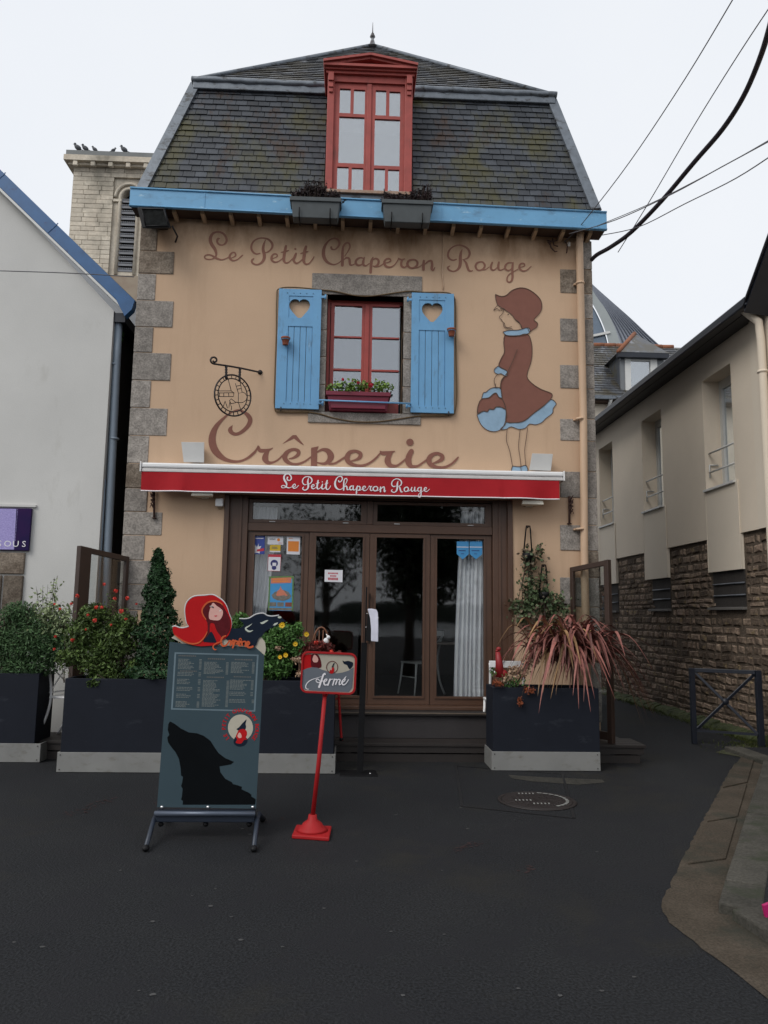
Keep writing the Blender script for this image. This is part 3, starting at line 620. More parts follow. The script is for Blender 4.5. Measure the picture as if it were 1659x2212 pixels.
# ---- dormer
z1 = zf(500, 0, 1.3825); DY = -.13
def dr(x0, y0, x1, y1, Y=DY): return rect(x0, y0, x1, y1, Y, z1)
dorm = MB(); dX0, dX1 = V(z1(1112, 800), DY).x, V(z1(1588, 800), DY).x; dZ0, dZ1 = V(z1(1350, 1068), DY).z, V(z1(1350, 400), DY).z
for xa, xb in ((dX0+.004, dX0+.05), (dX1-.05, dX1-.004)): dorm.box(xa, xb, DY+.03, 1.3, dZ0-.06, dZ1)
dorm.box(dX0+.05, dX1-.05, .9, .95, dZ0, dZ1)
dor = dorm.build('dormer', REDD, house)
panes = [dr(1187, 478, 1247, 614), dr(1265, 484, 1327, 620), dr(1182, 635, 1322, 893), dr(1172, 912, 1235, 1047), dr(1253, 918, 1317, 1053),
         dr(1387, 488, 1445, 627), dr(1463, 495, 1523, 632), dr(1380, 648, 1521, 907), dr(1377, 922, 1438, 1062), dr(1455, 928, 1517, 1066)]
m1, m2, m3 = dr(1150, 455, 1345, 1066), dr(1350, 455, 1370, 1066), dr(1372, 455, 1545, 1066)
zt_ = (m1[3]+m3[3])/2; zb_ = dZ0+.01; xmid = V(z1(1348, 750), DY).x
sL0, sR1 = V(z1(1152, 760), DY).x, V(z1(1546, 760), DY).x
mb = MB(); holes_wall(mb, sL0, xmid-.003, zb_, zt_, DY+.04, .04, [panes[i] for i in range(5)]); mb.build('dormer_sash', REDD, dor, bev=.004)
mb = MB(); holes_wall(mb, xmid+.003, sR1, zb_, zt_, DY+.04, .04, [panes[i] for i in range(5, 10)]); mb.build('dormer_sash', REDD, dor, bev=.004)
B('meeting_stile', REDD, dor, xmid-.03, xmid+.03, DY+.022, DY+.038, zb_, zt_, bev=.006)
for p in panes: B('glass_pane', GL_DORM, dor, p[0]-.004, p[1]+.004, DY+.058, DY+.064, p[2]-.004, p[3]+.004)
B('room_backdrop', mat('reflected_sky_backing', (.30, .31, .33), .9), dor, dX0+.06, dX1-.06, .25, .28, dZ0, dZ1)  # added pale plane, its colour stands in for sky reflected in the panes
for xa, xb in ((dX0, sL0), (sR1, dX1)): B('dormer_post', REDD, dor, xa, xb, DY, DY+.1, dZ0-.03, dZ1-.04, bev=.008)
for xa in (dX0+.045, dX1-.045):
    mb = MB(); mb.box(xa-.035, xa+.035, DY-.055, DY, dZ1-.17, dZ1-.05); mb.box(xa-.03, xa+.03, DY-.035, DY, dZ1-.25, dZ1-.17); mb.box(xa-.026, xa+.026, DY-.02, DY, dZ1-.31, dZ1-.25); mb.build('bracket', REDD, dor, bev=.006)
B('dormer_head', REDD, dor, sL0, sR1, DY+.01, DY+.1, zt_+.002, dZ1-.05)
cz = dZ1-.05
for k, (dz, dy) in enumerate(((0, .03), (.035, .06), (.06, .10))): B('cornice_moulding', REDD, dor, dX0-.01-dy*.35, dX1+.01+dy*.35, DY-dy, DY+.12, cz+dz, cz+dz+.034-(k == 1)*.01)
px0, px1 = dX0-.055, dX1+.055; pkz = V(z1(1370, 308), DY-.1).z; ez = cz+.096
mb = MB(); mb.plate([[(px0+.04, ez), (px1-.04, ez), ((px0+px1)/2, pkz-.05)]], lambda u, v: (u, DY-.02, v), lambda u, v: (u, DY+.1, v)); mb.build('pediment', REDD, dor, recalc=True)
xm_ = (px0+px1)/2
for sx in (0, 1):
    a = Vector((px0, 0, ez)) if sx == 0 else Vector((px1, 0, ez)); b = Vector((xm_, 0, pkz)); n = Vector((-(b-a).z, 0, (b-a).x)).normalized(); n = n if n.z > 0 else -n
    for k, (off, thk, yy) in enumerate(((-.005, .032, -.125), (-.036, .03, -.09))):
        mb = MB(); mb.hexa([p+n*(off)+Vector((0, y, 0)) for p, y in ((a, DY+yy), (b, DY+yy), (b, 1.6), (a, 1.6))], [p+n*(off+thk)+Vector((0, y, 0)) for p, y in ((a, DY+yy), (b, DY+yy), (b, 1.6), (a, 1.6))]); mb.build('pediment_moulding', REDD, dor)
B('dormer_sill', mat('peeling_sill', (.30, .16, .10), .8, col2=(.38, .3, .24), scale=25), dor, dX0+.01, dX1+.01, DY-.06, DY+.06, dZ0-.035, dZ0+.008, bev=.006)
B('dormer_flashing', ZINC, dor, dX0-.02, dX1+.02, DY-.02, DY+.1, dZ0-.13, dZ0-.04)
# ---- downpipe
mb = MB(); pr = .047; pp = [V((1251, 508), -.09), V((1243+8, 600), -.075), V((1254, 900), -.075), V((1258, 1190), -.075), V((1262, 1500), -.075)]
xs0, xs1 = V((1251.5, 520), -.075).x, V((1262, 1200), -.075).x
mb.tube([(xs0, -.14, 6.5), (xs0, -.075, 6.38), (xs0+.005, -.075, 4), (xs1, -.075, 2.2), (xs1+.01, -.075, .1)], pr, 14)
mb.build('downpipe', BROWNPIPE, house)
for py in (612, 905, 1143):
    p = V((1253, py), -.075); mb = MB(); mb.lathe([(.056, -.012), (.058, 0), (.056, .012)], (p.x, p.y, p.z), 16); mb.box(p.x-.07, p.x-.04, -.05, 0, p.z-.01, p.z+.01); mb.build('pipe_bracket', BROWNPIPE, house)
# ---- painted lettering (each word one flat print a hair off the plaster)
def onwall(z):
    return lambda x, y, l=0: V(z(x, y), -.002-l)
T1, T2, T3 = onwall(zf(800, 900, 3.6065)), onwall(zf(1260, 930, 3.318)), onwall(zf(1740, 950, 3.95))
T2b = T2
W_LE = [[(285, 195, 14), (258, 200, 34), (248, 245, 30), (275, 280, 28), (320, 290, 20), (365, 265, 30), (385, 215, 32), (360, 150, 32), (310, 110, 28), (250, 100, 24), (190, 120, 34), (155, 170, 44), (150, 230, 50), (175, 290, 50), (210, 340, 46), (230, 390, 38), (232, 440, 26), (205, 475, 22), (150, 495, 16), (90, 490, 20), (65, 462, 22), (85, 435, 18), (130, 428, 20), (180, 445, 26), (240, 480, 30), (310, 500, 20), (370, 485, 14), (415, 462, 14)],
        [(430, 485, 12), (475, 468, 14), (515, 440, 24), (500, 398, 22), (462, 402, 24), (430, 440, 32), (432, 480, 34), (460, 508, 28), (500, 512, 20), (550, 490, 16), (590, 455, 18), (615, 435, 14)]]
W_PETIT = [[(865, 408, 18), (815, 418, 22), (770, 395, 28), (742, 345, 30), (745, 285, 28), (780, 230, 24), (840, 195, 20), (910, 188, 22), (980, 205, 28), (1030, 250, 34), (1045, 305, 32), (1015, 360, 24), (965, 395, 18), (930, 395, 10)],
           [(945, 215, 10), (920, 280, 30), (910, 350, 42), (925, 420, 46), (925, 480, 44), (900, 530, 36), (850, 565, 26), (800, 570, 24), (755, 545, 28), (748, 510, 28), (775, 485, 18)],
           [(1030, 490, 14), (1085, 470, 14), (1115, 450, 18), (1105, 422, 22), (1065, 420, 22), (1035, 455, 32), (1035, 505, 34), (1075, 535, 26), (1130, 525, 16), (1180, 490, 14), (1215, 450, 12)],
           [(1240, 305, 34), (1225, 370, 40), (1212, 450, 42), (1210, 510, 40), (1235, 545, 26), (1280, 535, 16), (1330, 490, 14), (1370, 440, 12)], [(1170, 395, 12), (1225, 385, 26), (1280, 365, 12)],
           [(1385, 410, 26), (1365, 460, 36), (1350, 510, 36), (1385, 550, 28), (1430, 535, 18), (1480, 490, 14), (1510, 450, 12)], [(1372, 345, 26), (1376, 346, 26)],
           [(1530, 310, 34), (1510, 370, 42), (1500, 450, 44), (1495, 515, 42), (1520, 560, 28), (1570, 555, 18), (1615, 505, 16), (1645, 455, 12)], [(1450, 412, 12), (1510, 395, 26), (1560, 378, 12)]]
W_CHAP = [[(215, 195, 28), (225, 220, 24), (265, 225, 18), (305, 190, 24), (325, 145, 28), (305, 95, 26), (255, 78, 20), (195, 100, 20), (145, 155, 30), (115, 230, 42), (115, 310, 46), (150, 380, 40), (205, 415, 26), (260, 425, 18), (320, 400, 14), (360, 360, 12)],
          [(395, 315, 12), (440, 245, 16), (465, 185, 20), (445, 140, 22), (405, 145, 22), (375, 190, 28), (365, 270, 34), (365, 360, 38), (362, 435, 38)], [(385, 360, 12), (420, 335, 26), (455, 350, 30), (462, 400, 34), (470, 430, 26), (500, 430, 16), (540, 410, 12)],
          [(655, 345, 14), (600, 335, 22), (555, 360, 30), (540, 400, 32), (570, 435, 28), (620, 425, 18), (645, 390, 14)], [(655, 330, 16), (640, 390, 34), (645, 430, 32), (680, 440, 18), (720, 410, 12)],
          [(770, 330, 16), (750, 380, 36), (742, 460, 36), (738, 528, 36)], [(760, 370, 14), (800, 345, 22), (840, 365, 30), (840, 415, 30), (805, 448, 24), (770, 445, 12)], [(790, 452, 20), (860, 445, 14), (915, 405, 12)],
          [(915, 410, 14), (970, 395, 12), (1005, 375, 18), (990, 348, 20), (950, 350, 22), (920, 390, 30), (935, 440, 32), (985, 460, 24), (1040, 440, 14), (1085, 390, 12), (1110, 345, 14)],
          [(1110, 345, 22), (1150, 360, 20), (1190, 350, 14)], [(1160, 360, 26), (1145, 400, 30), (1150, 445, 32), (1190, 462, 20), (1230, 430, 12)],
          [(1290, 358, 22), (1245, 375, 28), (1225, 420, 32), (1255, 462, 26), (1305, 470, 24), (1350, 440, 28), (1360, 395, 28), (1330, 362, 22), (1290, 358, 20)], [(1335, 468, 14), (1385, 455, 12), (1430, 420, 10)],
          [(1445, 375, 30), (1440, 430, 36), (1440, 490, 36)], [(1450, 430, 12), (1500, 385, 24), (1545, 375, 26), (1555, 430, 34), (1550, 480, 34), (1570, 500, 22), (1590, 465, 14)]]
W_ROUGE = [[(335, 345, 22), (285, 360, 26), (230, 335, 30), (205, 280, 34), (225, 205, 28), (290, 145, 22), (380, 120, 22), (470, 145, 28), (530, 195, 34), (548, 260, 36), (515, 325, 26), (460, 345, 14), (435, 350, 10)],
           [(432, 185, 8), (410, 240, 36), (400, 310, 48), (400, 400, 50), (385, 470, 46), (340, 520, 30), (280, 535, 24), (220, 510, 30), (200, 475, 28), (235, 450, 16)], [(455, 355, 20), (490, 400, 36), (510, 460, 40), (535, 520, 36), (575, 530, 22), (595, 520, 12)],
           [(715, 385, 24), (665, 405, 32), (640, 455, 34), (670, 510, 28), (725, 515, 24), (775, 480, 30), (785, 430, 32), (755, 390, 26), (715, 385, 22)], [(735, 515, 16), (800, 505, 16), (855, 465, 12)],
           [(905, 395, 28), (885, 450, 34), (890, 500, 34), (930, 515, 24), (975, 480, 14), (1000, 440, 10)], [(1010, 390, 28), (1000, 450, 38), (1005, 500, 34), (1040, 515, 20), (1095, 490, 12)],
           [(1235, 400, 16), (1160, 400, 22), (1115, 440, 32), (1110, 490, 32), (1150, 520, 24), (1195, 505, 16), (1220, 460, 10)], [(1235, 395, 18), (1225, 450, 34), (1222, 540, 36), (1225, 620, 36), (1210, 680, 30), (1170, 705, 22), (1140, 680, 24), (1145, 620, 20), (1185, 570, 14), (1240, 540, 14), (1310, 500, 12)],
           [(1320, 480, 16), (1370, 465, 14), (1415, 445, 20), (1405, 412, 22), (1365, 410, 24), (1335, 445, 32), (1345, 500, 32), (1395, 528, 24), (1450, 515, 16), (1490, 480, 14), (1520, 455, 12)]]
NAME = ((W_LE, T1), (W_PETIT, T1), (W_CHAP, T2), (W_ROUGE, T3))
for W_, T_ in NAME:
    mb = MB()
    for k, s_ in enumerate(W_): stroke(mb, s_, T_, .0004*k, 4)
    fixn(mb.build('painted_word', PAINT_T, house))
C1, C2 = onwall(zf(820, 1640, 3.1904)), onwall(zf(1320, 1700, 3.0722))
mb = MB()
S1 = [[(350, 196, 6), (322, 250, 58), (345, 292, 50), (395, 308, 42), (455, 288, 44), (520, 235, 50), (562, 180, 56), (576, 120, 58), (545, 65, 54), (490, 25, 34), (425, 0, 22), (350, 22, 18), (285, 65, 22), (215, 125, 36), (150, 200, 56), (105, 290, 78), (90, 390, 92), (115, 490, 94), (175, 570, 80), (260, 630, 52), (360, 656, 36), (450, 652, 28), (540, 615, 30), (610, 560, 34), (650, 515, 24), (678, 458, 14)],
      [(682, 470, 30), (700, 515, 50), (760, 518, 44), (825, 505, 26), (865, 484, 8)], [(812, 510, 30), (782, 560, 60), (768, 620, 80), (800, 668, 52), (860, 670, 28), (930, 636, 22), (1000, 570, 20)],
      [(1075, 622, 14), (1130, 610, 30), (1185, 572, 46), (1190, 525, 48), (1130, 503, 38), (1060, 530, 50), (1018, 590, 66), (1040, 650, 56), (1110, 688, 34), (1190, 688, 30), (1275, 655, 24), (1350, 600, 20)],
      [(1435, 535, 20), (1500, 505, 36), (1570, 525, 66), (1606, 590, 84), (1580, 650, 60), (1520, 684, 34), (1435, 672, 16)]]
for k, s_ in enumerate(S1): stroke(mb, s_, C1, .0005*k, 5)
mb.plate([[(985, 435), (1120, 320), (1165, 320), (1265, 452), (1220, 430), (1135, 365)]], lambda u, v: C1(u, v, .0002), None)
mb.plate([[(1355, 482), (1450, 462), (1430, 515), (1430, 717), (1350, 714)]], lambda u, v: C1(u, v, .0034), None)
S2 = [[(-10, 478, 24), (60, 470, 24), (130, 430, 24), (205, 380, 22)], [(235, 445, 10), (310, 430, 24), (365, 398, 46), (372, 350, 48), (310, 320, 36), (240, 340, 50), (210, 400, 64), (230, 455, 56), (300, 492, 38), (390, 500, 32), (480, 470, 26), (560, 410, 24), (618, 345, 18)],
      [(620, 325, 20), (645, 345, 48), (710, 342, 42), (795, 322, 12)], [(750, 345, 36), (715, 400, 66), (710, 455, 74), (750, 500, 52), (820, 500, 28), (880, 460, 22), (945, 405, 20)],
      [(1000, 322, 60), (968, 390, 72), (965, 460, 74), (1000, 508, 48), (1070, 505, 28), (1130, 470, 24), (1205, 415, 22)], [(980, 211, 88), (984, 211, 88)],
      [(1240, 475, 10), (1310, 455, 26), (1372, 420, 48), (1378, 378, 46), (1315, 348, 36), (1245, 375, 52), (1215, 430, 64), (1240, 488, 54), (1320, 520, 36), (1410, 518, 30), (1490, 480, 26), (1545, 430, 26), (1575, 395, 16)]]
for k, s_ in enumerate(S2): stroke(mb, s_, C2, .004+.0005*k, 5)
fixn(mb.build('painted_word', PAINT, house))
# ---- the painted girl in a bonnet with a basket: flat paint with a dark contour
zm = zf(1700, 850, 1.84375); MU = onwall(zm)
mural = MB(); mural.poly([MU(620, 1930, -.0010), MU(621, 1930, -.0010), MU(620.5, 1931, -.0010)])
mural = mural.build('wall_painting', PAINT, house)
POLY = [('coat', PAINT, [(588, 905), (670, 912), (755, 895), (785, 960), (790, 1040), (780, 1110), (752, 1205), (790, 1260), (860, 1305), (935, 1335), (928, 1375), (880, 1420), (800, 1480), (740, 1530), (680, 1548), (600, 1545), (598, 1480), (590, 1420), (570, 1375), (560, 1300), (560, 1250), (590, 1205), (605, 1170), (545, 1135), (560, 1080), (585, 1030), (580, 960)]),
        ('bonnet', PAINT, [(520, 603), (560, 618), (600, 610), (640, 575), (700, 555), (760, 565), (820, 605), (855, 650), (862, 700), (845, 745), (805, 790), (830, 815), (825, 845), (800, 862), (770, 880), (755, 850), (715, 855), (700, 820), (665, 790), (640, 755), (600, 725), (560, 700), (535, 680), (522, 640)]),
        ('petticoat', PAINT_B, [(600, 1546), (680, 1550), (740, 1533), (800, 1483), (880, 1423), (930, 1378), (968, 1410), (945, 1445), (940, 1480), (890, 1520), (860, 1550), (815, 1565), (770, 1560), (740, 1590), (690, 1598), (635, 1580), (600, 1598), (555, 1600), (585, 1570)]),
        ('basket_cloth', PAINT_B, [(418, 1372), (430, 1330), (450, 1325), (480, 1300), (520, 1290), (558, 1300), (568, 1370), (545, 1360), (525, 1330), (500, 1340), (470, 1365)]),
        ('basket_rim', PAINT, [(385, 1482), (390, 1430), (415, 1377), (470, 1367), (500, 1343), (525, 1333), (545, 1363), (570, 1373), (595, 1450), (555, 1432), (522, 1433), (505, 1450), (475, 1448), (460, 1468), (430, 1463)]),
        ('basket', PAINT_B, [(383, 1492), (430, 1466), (460, 1470), (475, 1452), (507, 1453), (524, 1436), (560, 1436), (595, 1454), (598, 1520), (570, 1590), (520, 1615), (460, 1605), (410, 1560)]),
        ('collar', PAINT_B, [(575, 880), (620, 868), (690, 866), (760, 848), (775, 880), (740, 900), (670, 908), (600, 905)]),
        ('cuff', PAINT_B, [(540, 1132), (575, 1150), (605, 1170), (602, 1205), (585, 1202), (560, 1188), (540, 1192), (515, 1180), (512, 1155)]),
        ('shoe', PAINT_B, [(645, 1870), (700, 1875), (745, 1865), (752, 1915), (645, 1915)])]
for k, (nm, m_, P) in enumerate(POLY):
    mb = MB(); CR = [(p[0], p[1]) for p in catmull(P, 2, True)]
    mb.plate([CR], lambda u, v: MU(u, v, .0006+.0004*k), None); fixn(mb.build('painted_'+nm, m_, mural))
mb = MB()
for k, (nm, m_, P) in enumerate(POLY): stroke(mb, [(a, b, 5) for a, b in P+P[:1]], MU, .0052+.0005*k, 3)
for k, P in enumerate([[(535, 683), (505, 722), (530, 708), (548, 722), (560, 708), (578, 722), (572, 745), (548, 772), (566, 792), (570, 805), (582, 812), (578, 830), (592, 850), (632, 855), (645, 860)], [(585, 815), (592, 840), (612, 848), (640, 842)], [(560, 722), (575, 705), (592, 718)], [(665, 790), (690, 805), (712, 840)],
                       [(538, 1192), (512, 1225), (512, 1262), (522, 1290)], [(585, 1208), (562, 1240), (555, 1298)], [(522, 1262), (520, 1285), (535, 1292)], [(680, 1010), (650, 1090), (615, 1165), (608, 1200)],
                       [(606, 1600), (600, 1680), (625, 1760), (645, 1870)], [(702, 1600), (690, 1720), (700, 1800), (708, 1868)], [(757, 1590), (745, 1680), (735, 1760), (744, 1868)], [(706, 1872), (710, 1912)]]):
    stroke(mb, [(a, b, 4.5) for a, b in P], MU, .012+.0004*k, 3)
stroke(mb, [(612, 752, 9), (614, 753, 9)], MU, .0165, 2)
fixn(mb.build('painted_contour', PAINT_L, mural))
# ---- cable over the plaster
mb = MB(); mb.tube([V((957, 500), -.01), V((957, 560), -.01), V((955, 590), -.012), V((958, 615), -.012), V((957, 626), -.012)], .006, 6); mb.build('wall_cable', BROWNPIPE, house)

# ================================================================ SHOPFRONT (doors, transoms) and the room behind
zt2, zt3 = zf(800, 1950, 2.37), zf(1400, 1950, 1.8429)
SY = .09
def fr_rect(x0, y0, x1, y1, Y=SY): return rect(x0, y0, x1, y1, Y)
front = MB(); z_top = DZ1
p1, p2 = V((530, 1300), SY).x, V((1063, 1300), SY).x
front.box(DX0, p1, SY-.06, SY+.14, SILL-.05, z_top)
sf = front.build('shopfront', BROWNF, house, bev=.006)
B('frame_post', BROWNF, sf, p2, DX1, SY-.06, SY+.14, SILL-.05, z_top, bev=.006)
B('cover_strip', BROWNF, sf, DX0-.03, DX0+.03, -.02, SY-.055, SILL-.05, z_top, bev=.006); B('cover_strip', BROWNF, sf, DX1-.03, DX1+.03, -.02, SY-.055, SILL-.05, z_top, bev=.006)
B('cover_strip', BROWNF, sf, p1-.10, p1-.07, SY-.075, SY-.06, SILL-.05, z_top, bev=.003); B('cover_strip', BROWNF, sf, p2+.07, p2+.1, SY-.075, SY-.06, SILL-.05, z_top, bev=.003)
za_, zb__ = V((700, 1124), SY).z, V((950, 1134), SY).z
zM1 = V((800, 1136), SY).z; zM0 = V((800, 1152), SY).z
xM = V((797, 1250), SY).x
B('transom_bar', BROWNF, sf, p1, p2, SY-.04, SY+.1, zM0, zM1+.01, bev=.006)
B('head_bar', BROWNF, sf, p1, p2, SY-.03, SY+.1, V((800, 1082), SY).z, z_top, bev=.004)
B('mullion', BROWNF, sf, xM-.035, xM+.035, SY-.035, SY+.1, zM1+.011, V((800, 1083), SY).z, bev=.004)
tg = [fr_rect(546, 1088, 780, 1122), fr_rect(815, 1092, 1047, 1131)]
zt0, zt1 = zM1+.014, V((800, 1084), SY).z
gz0 = (tg[0][2]+tg[1][2])/2; gz1 = (tg[0][3]+tg[1][3])/2
for (a, b), g in (((p1+.004, xM-.038), tg[0]), ((xM+.038, p2-.004), tg[1])):
    mb = MB(); holes_wall(mb, a, b, zt0, zt1, SY-.02, .07, [(g[0], g[1], gz0, gz1)]); tr = mb.build('transom_window', BROWNF, sf, bev=.005)
    B('glass_pane', GL_DOOR, sf, g[0]-.005, g[1]+.005, SY+.01, SY+.016, gz0-.005, gz1+.005)
    for fx in (.2, .82):
        xx = a+(b-a)*fx; B('window_catch', LGREY, sf, xx-.035, xx+.035, SY-.032, SY-.02, zt0+.008, zt0+.018)
lz0, lz1 = SILL+.01, zM0-.004
gA, gB = V((800, 1503), SY).z, V((800, 1161), SY).z
gxs = [(V((545, 1330), SY).x, V((648, 1330), SY).x), (V((679, 1330), SY).x, V((781, 1330), SY).x), (V((811, 1330), SY).x, V((913, 1330), SY).x), (V((943, 1330), SY).x, V((1045, 1330), SY).x)]
bd = [p1+.004, (gxs[0][1]+gxs[1][0])/2, (gxs[1][1]+gxs[2][0])/2, (gxs[2][1]+gxs[3][0])/2, p2-.004]
for k in range(4):
    mb = MB(); holes_wall(mb, bd[k]+.003, bd[k+1]-.003, lz0, lz1, SY-.025+(.012 if k in (0, 3) else 0), .07, [(gxs[k][0], gxs[k][1], gA, gB)]); mb.build('door_leaf' if k in (1, 2) else 'side_light', BROWNF, sf, bev=.006)
    B('glass_pane', GL_DOOR, sf, gxs[k][0]-.005, gxs[k][1]+.005, SY+.012, SY+.018, gA-.005, gB+.005)
    mb = MB(); a, b = gxs[k]; holes_wall(mb, a-.022, b+.022, gA-.022, gB+.022, SY-.038+(.012 if k in (0, 3) else 0), .012, [(a, b, gA, gB)]); mb.build('glazing_bead', BROWNF, sf)
mb = MB(); mb.box(xM-.012+.02, xM+.02, SY-.075, SY-.055, 1.25, 1.85); mb.box(xM+.008, xM+.018, SY-.06, SY-.02, 1.27, 1.3); mb.box(xM+.008, xM+.018, SY-.06, SY-.02, 1.8, 1.83); mb.build('pull_handle', BLKM, sf)
B('threshold', BROWNF, sf, DX0+.05, DX1-.05, -.12, SY+.1, SILL-.03, SILL+.006, bev=.004)
# room
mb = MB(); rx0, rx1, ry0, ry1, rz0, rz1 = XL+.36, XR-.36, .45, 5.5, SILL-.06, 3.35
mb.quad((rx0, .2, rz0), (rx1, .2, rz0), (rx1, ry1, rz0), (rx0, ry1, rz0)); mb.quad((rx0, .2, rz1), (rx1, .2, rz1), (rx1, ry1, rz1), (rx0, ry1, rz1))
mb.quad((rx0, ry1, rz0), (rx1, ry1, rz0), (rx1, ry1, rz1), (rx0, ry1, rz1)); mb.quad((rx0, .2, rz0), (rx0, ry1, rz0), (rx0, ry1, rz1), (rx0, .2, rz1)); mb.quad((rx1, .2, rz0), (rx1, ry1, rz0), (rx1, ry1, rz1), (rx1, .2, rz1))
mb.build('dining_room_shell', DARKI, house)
# curtains: pleated cloth hanging behind the glass
def curtain(xa, xb, z0, z1, lab, pull=0, Y=.215):
    mb = MB(); n = 64; m_ = 10; vs = []
    for j in range(m_+1):
        v = j/m_; z = z1+(z0-z1)*v
        for i in range(n+1):
            u = i/n; x = xa+(xb-xa)*u
            if pull > 0: x = xa+(x-xa)*(1-pull*v**1.5)
            if pull < 0: x = xb-(xb-x)*(1+pull*(1-v)**1.5)
            vs.append((x, Y+.024*math.sin(u*2*math.pi*9+.8*math.sin(u*17))+.006*math.sin(v*5+u*30), z))
    mb.mesh(vs, [(j*(n+1)+i, j*(n+1)+i+1, (j+1)*(n+1)+i+1, (j+1)*(n+1)+i) for j in range(m_) for i in range(n)], smooth=True)
    c = mb.build('curtain', CURT, org=((xa+xb)/2, Y, z0)); tag(c, lab, 'curtain', 'white curtains behind the shop windows'); return c
x0c = V((545, 1300), .3).x; curtain(x0c-.2, V((590, 1300), .3).x+.03, SILL+.1, z_top-.12, 'white pleated curtain drawn aside behind the glass with the stickers', .45)
curtain(V((978, 1400), .3).x, V((1046, 1400), .3).x+.10, SILL+.02, z_top-.12, 'long white pleated curtain under two blue pennants, right of the door', -.18)
# ================================================================ TERRACE
zT = .2
deck = thing('terrace_deck', 'low dark brown plank terrace running along the front of the house', 'deck', (0, -.3, 0))
nb = 5
for k in range(nb):
    y0 = -.62+k*.125; B('deck_board', DECK, deck, -4.2, 3.32 if k < 4 else 3.2, y0+.003, y0+.122, zT-.03, zT, bev=.003)
mb = MB(); mb.box(-4.2, 3.3, -.60, -.58, .10, zT-.032); mb.box(-4.2, 3.26, -.585, -.57, .0, .085)
for x in (-4.1, -3, -1.5, 0, 1.4, 2.6, 3.2): mb.box(x-.04, x+.04, -.56, .0, 0, zT-.034)
mb.build('deck_fascia', DECK, deck)
step = thing('entrance_step', 'wide grey step below the glass doors of the house', 'step', (.9, -.2, zT))
B('riser', STEPG, step, -1.75, 2.35, -.26, -.01, zT+.002, SILL-.075, bev=.004); B('tread', DECK, step, -1.77, 2.37, -.30, -.02, SILL-.072, SILL-.032, bev=.006)
B('tread_edge', mat('worn_tread_edge', (.13, .10, .075), .7), step, -1.77, 2.37, -.305, -.301, SILL-.05, SILL-.036)
# glass wind screens
def screen(A, Bp, lab, wide, ZB):
    # a swing-out screen hinged at the house: from A (free end) to B (house end), each with its own measured top
    A, Bp = Vector(A), Vector(Bp); d = Vector((Bp.x-A.x, Bp.y-A.y, 0)); Ls = d.length; d.normalize(); n = Vector((-d.y, d.x, 0)); s_ = thing('glass_screen', lab, 'glass screen', (A.x, A.y, ZB), 'glass wind screens at both ends of the terrace')
    def T(u0, u1, w0, w1, z0, z1, nm, m_, bev=.005):
        h = lambda u: A.z+(Bp.z-A.z)*u/Ls
        q = [(u0, w0), (u1, w0), (u1, w1), (u0, w1)]; mb = MB(); P = [Vector((A.x, A.y, 0))+d*u+n*w_ for u, w_ in q]
        mb.hexa([p+Vector((0, 0, z0 if z0 >= 0 else h(u)+z0)) for p, (u, w_) in zip(P, q)], [p+Vector((0, 0, z1 if z1 > 0 else h(u)+z1)) for p, (u, w_) in zip(P, q)]); return mb.build(nm, m_, s_, bev=bev, recalc=True)
    T(-.01, .055+wide, -.03, .03, ZB, 0, 'post', SCRF); T(Ls-.05, Ls, -.022, .022, ZB, 0, 'post', SCRF)
    T(.056+wide, Ls-.051, -.022, .022, -.06, 0, 'top_rail', SCRF); T(.056+wide, Ls-.051, -.022, .022, ZB+.03, ZB+.12, 'bottom_rail', SCRF)
    T(.05+wide, Ls-.045, -.004, .004, ZB+.11, -.05, 'glass_pane', GL_SCR, 0); return s_
SCRF = mat('dark_brown_screen_frame', (.045, .026, .019), .5, var=.1)
lt, rt_ = V((172, 1179), -.72), V((1315, 1209), -.52)
sc = screen(lt, V((277, 1203), -.03), 'brown framed glass wind screen left of the house, by the alley', .10, zT)
screen(rt_, V((1233, 1226), -.03), 'dark framed glass wind screen standing behind the strap-leaved plant', .0, zT)
# ---- planters
def planter(lab, x0, x1, y0, y1, zt, kx0=None, kx1=None, grp='navy planter boxes with metal plinths'):
    p = thing('planter', lab, 'planter', ((x0+x1)/2, (y0+y1)/2, 0), grp)
    kx0 = x0-.02 if kx0 is None else kx0; kx1 = x1+.02 if kx1 is None else kx1
    mb = MB(); t = .03
    mb.box(x0, x1, y0, y0+t, .19, zt); mb.box(x0, x1, y1-t, y1, .19, zt); mb.box(x0, x0+t, y0+t, y1-t, .19, zt); mb.box(x1-t, x1, y0+t, y1-t, .19, zt); mb.box(x0+t, x1-t, y0+t, y1-t, .19, .22)
    mb.build('box', NAVY, p, bev=.004)
    B('front_plinth', ALU, p, kx0, kx1, y0-.02, y0-.004, .005, .195, bev=.002)
    B('side_plinth', ALU, p, kx0, kx0+.012, y0-.003, y1, .005, .195); B('side_plinth', ALU, p, kx1-.012, kx1, y0-.003, y1, .005, .195)
    mb = MB()
    for xx in (kx0+.03, kx1-.03): mb.lathe([(.006, 0), (.006, .004), (.001, .005)], (xx, y0-.026, .03), 8, 'y'); mb.lathe([(.006, 0), (.006, .004), (.001, .005)], (xx, y0-.026, .17), 8, 'y')
    mb.build('screw', CAST, p)
    B('soil', SOIL, p, x0+t, x1-t, y0+t, y1-t, zt-.16, zt-.08); return p
planter('long navy planter box holding red-flowered shrub and conifer, behind the menu board', -2.86, -.14, -1.25, -.78, .915)
planter('navy planter box at the left edge holding two leafy shrubs', -4.35, -3.31, -.76, -.32, .918, None, -3.235)
planter('navy planter box right of the steps holding a bronze strap-leaved plant', 1.53, 2.665, -1.03, -.6, .85, 1.51, 2.66)
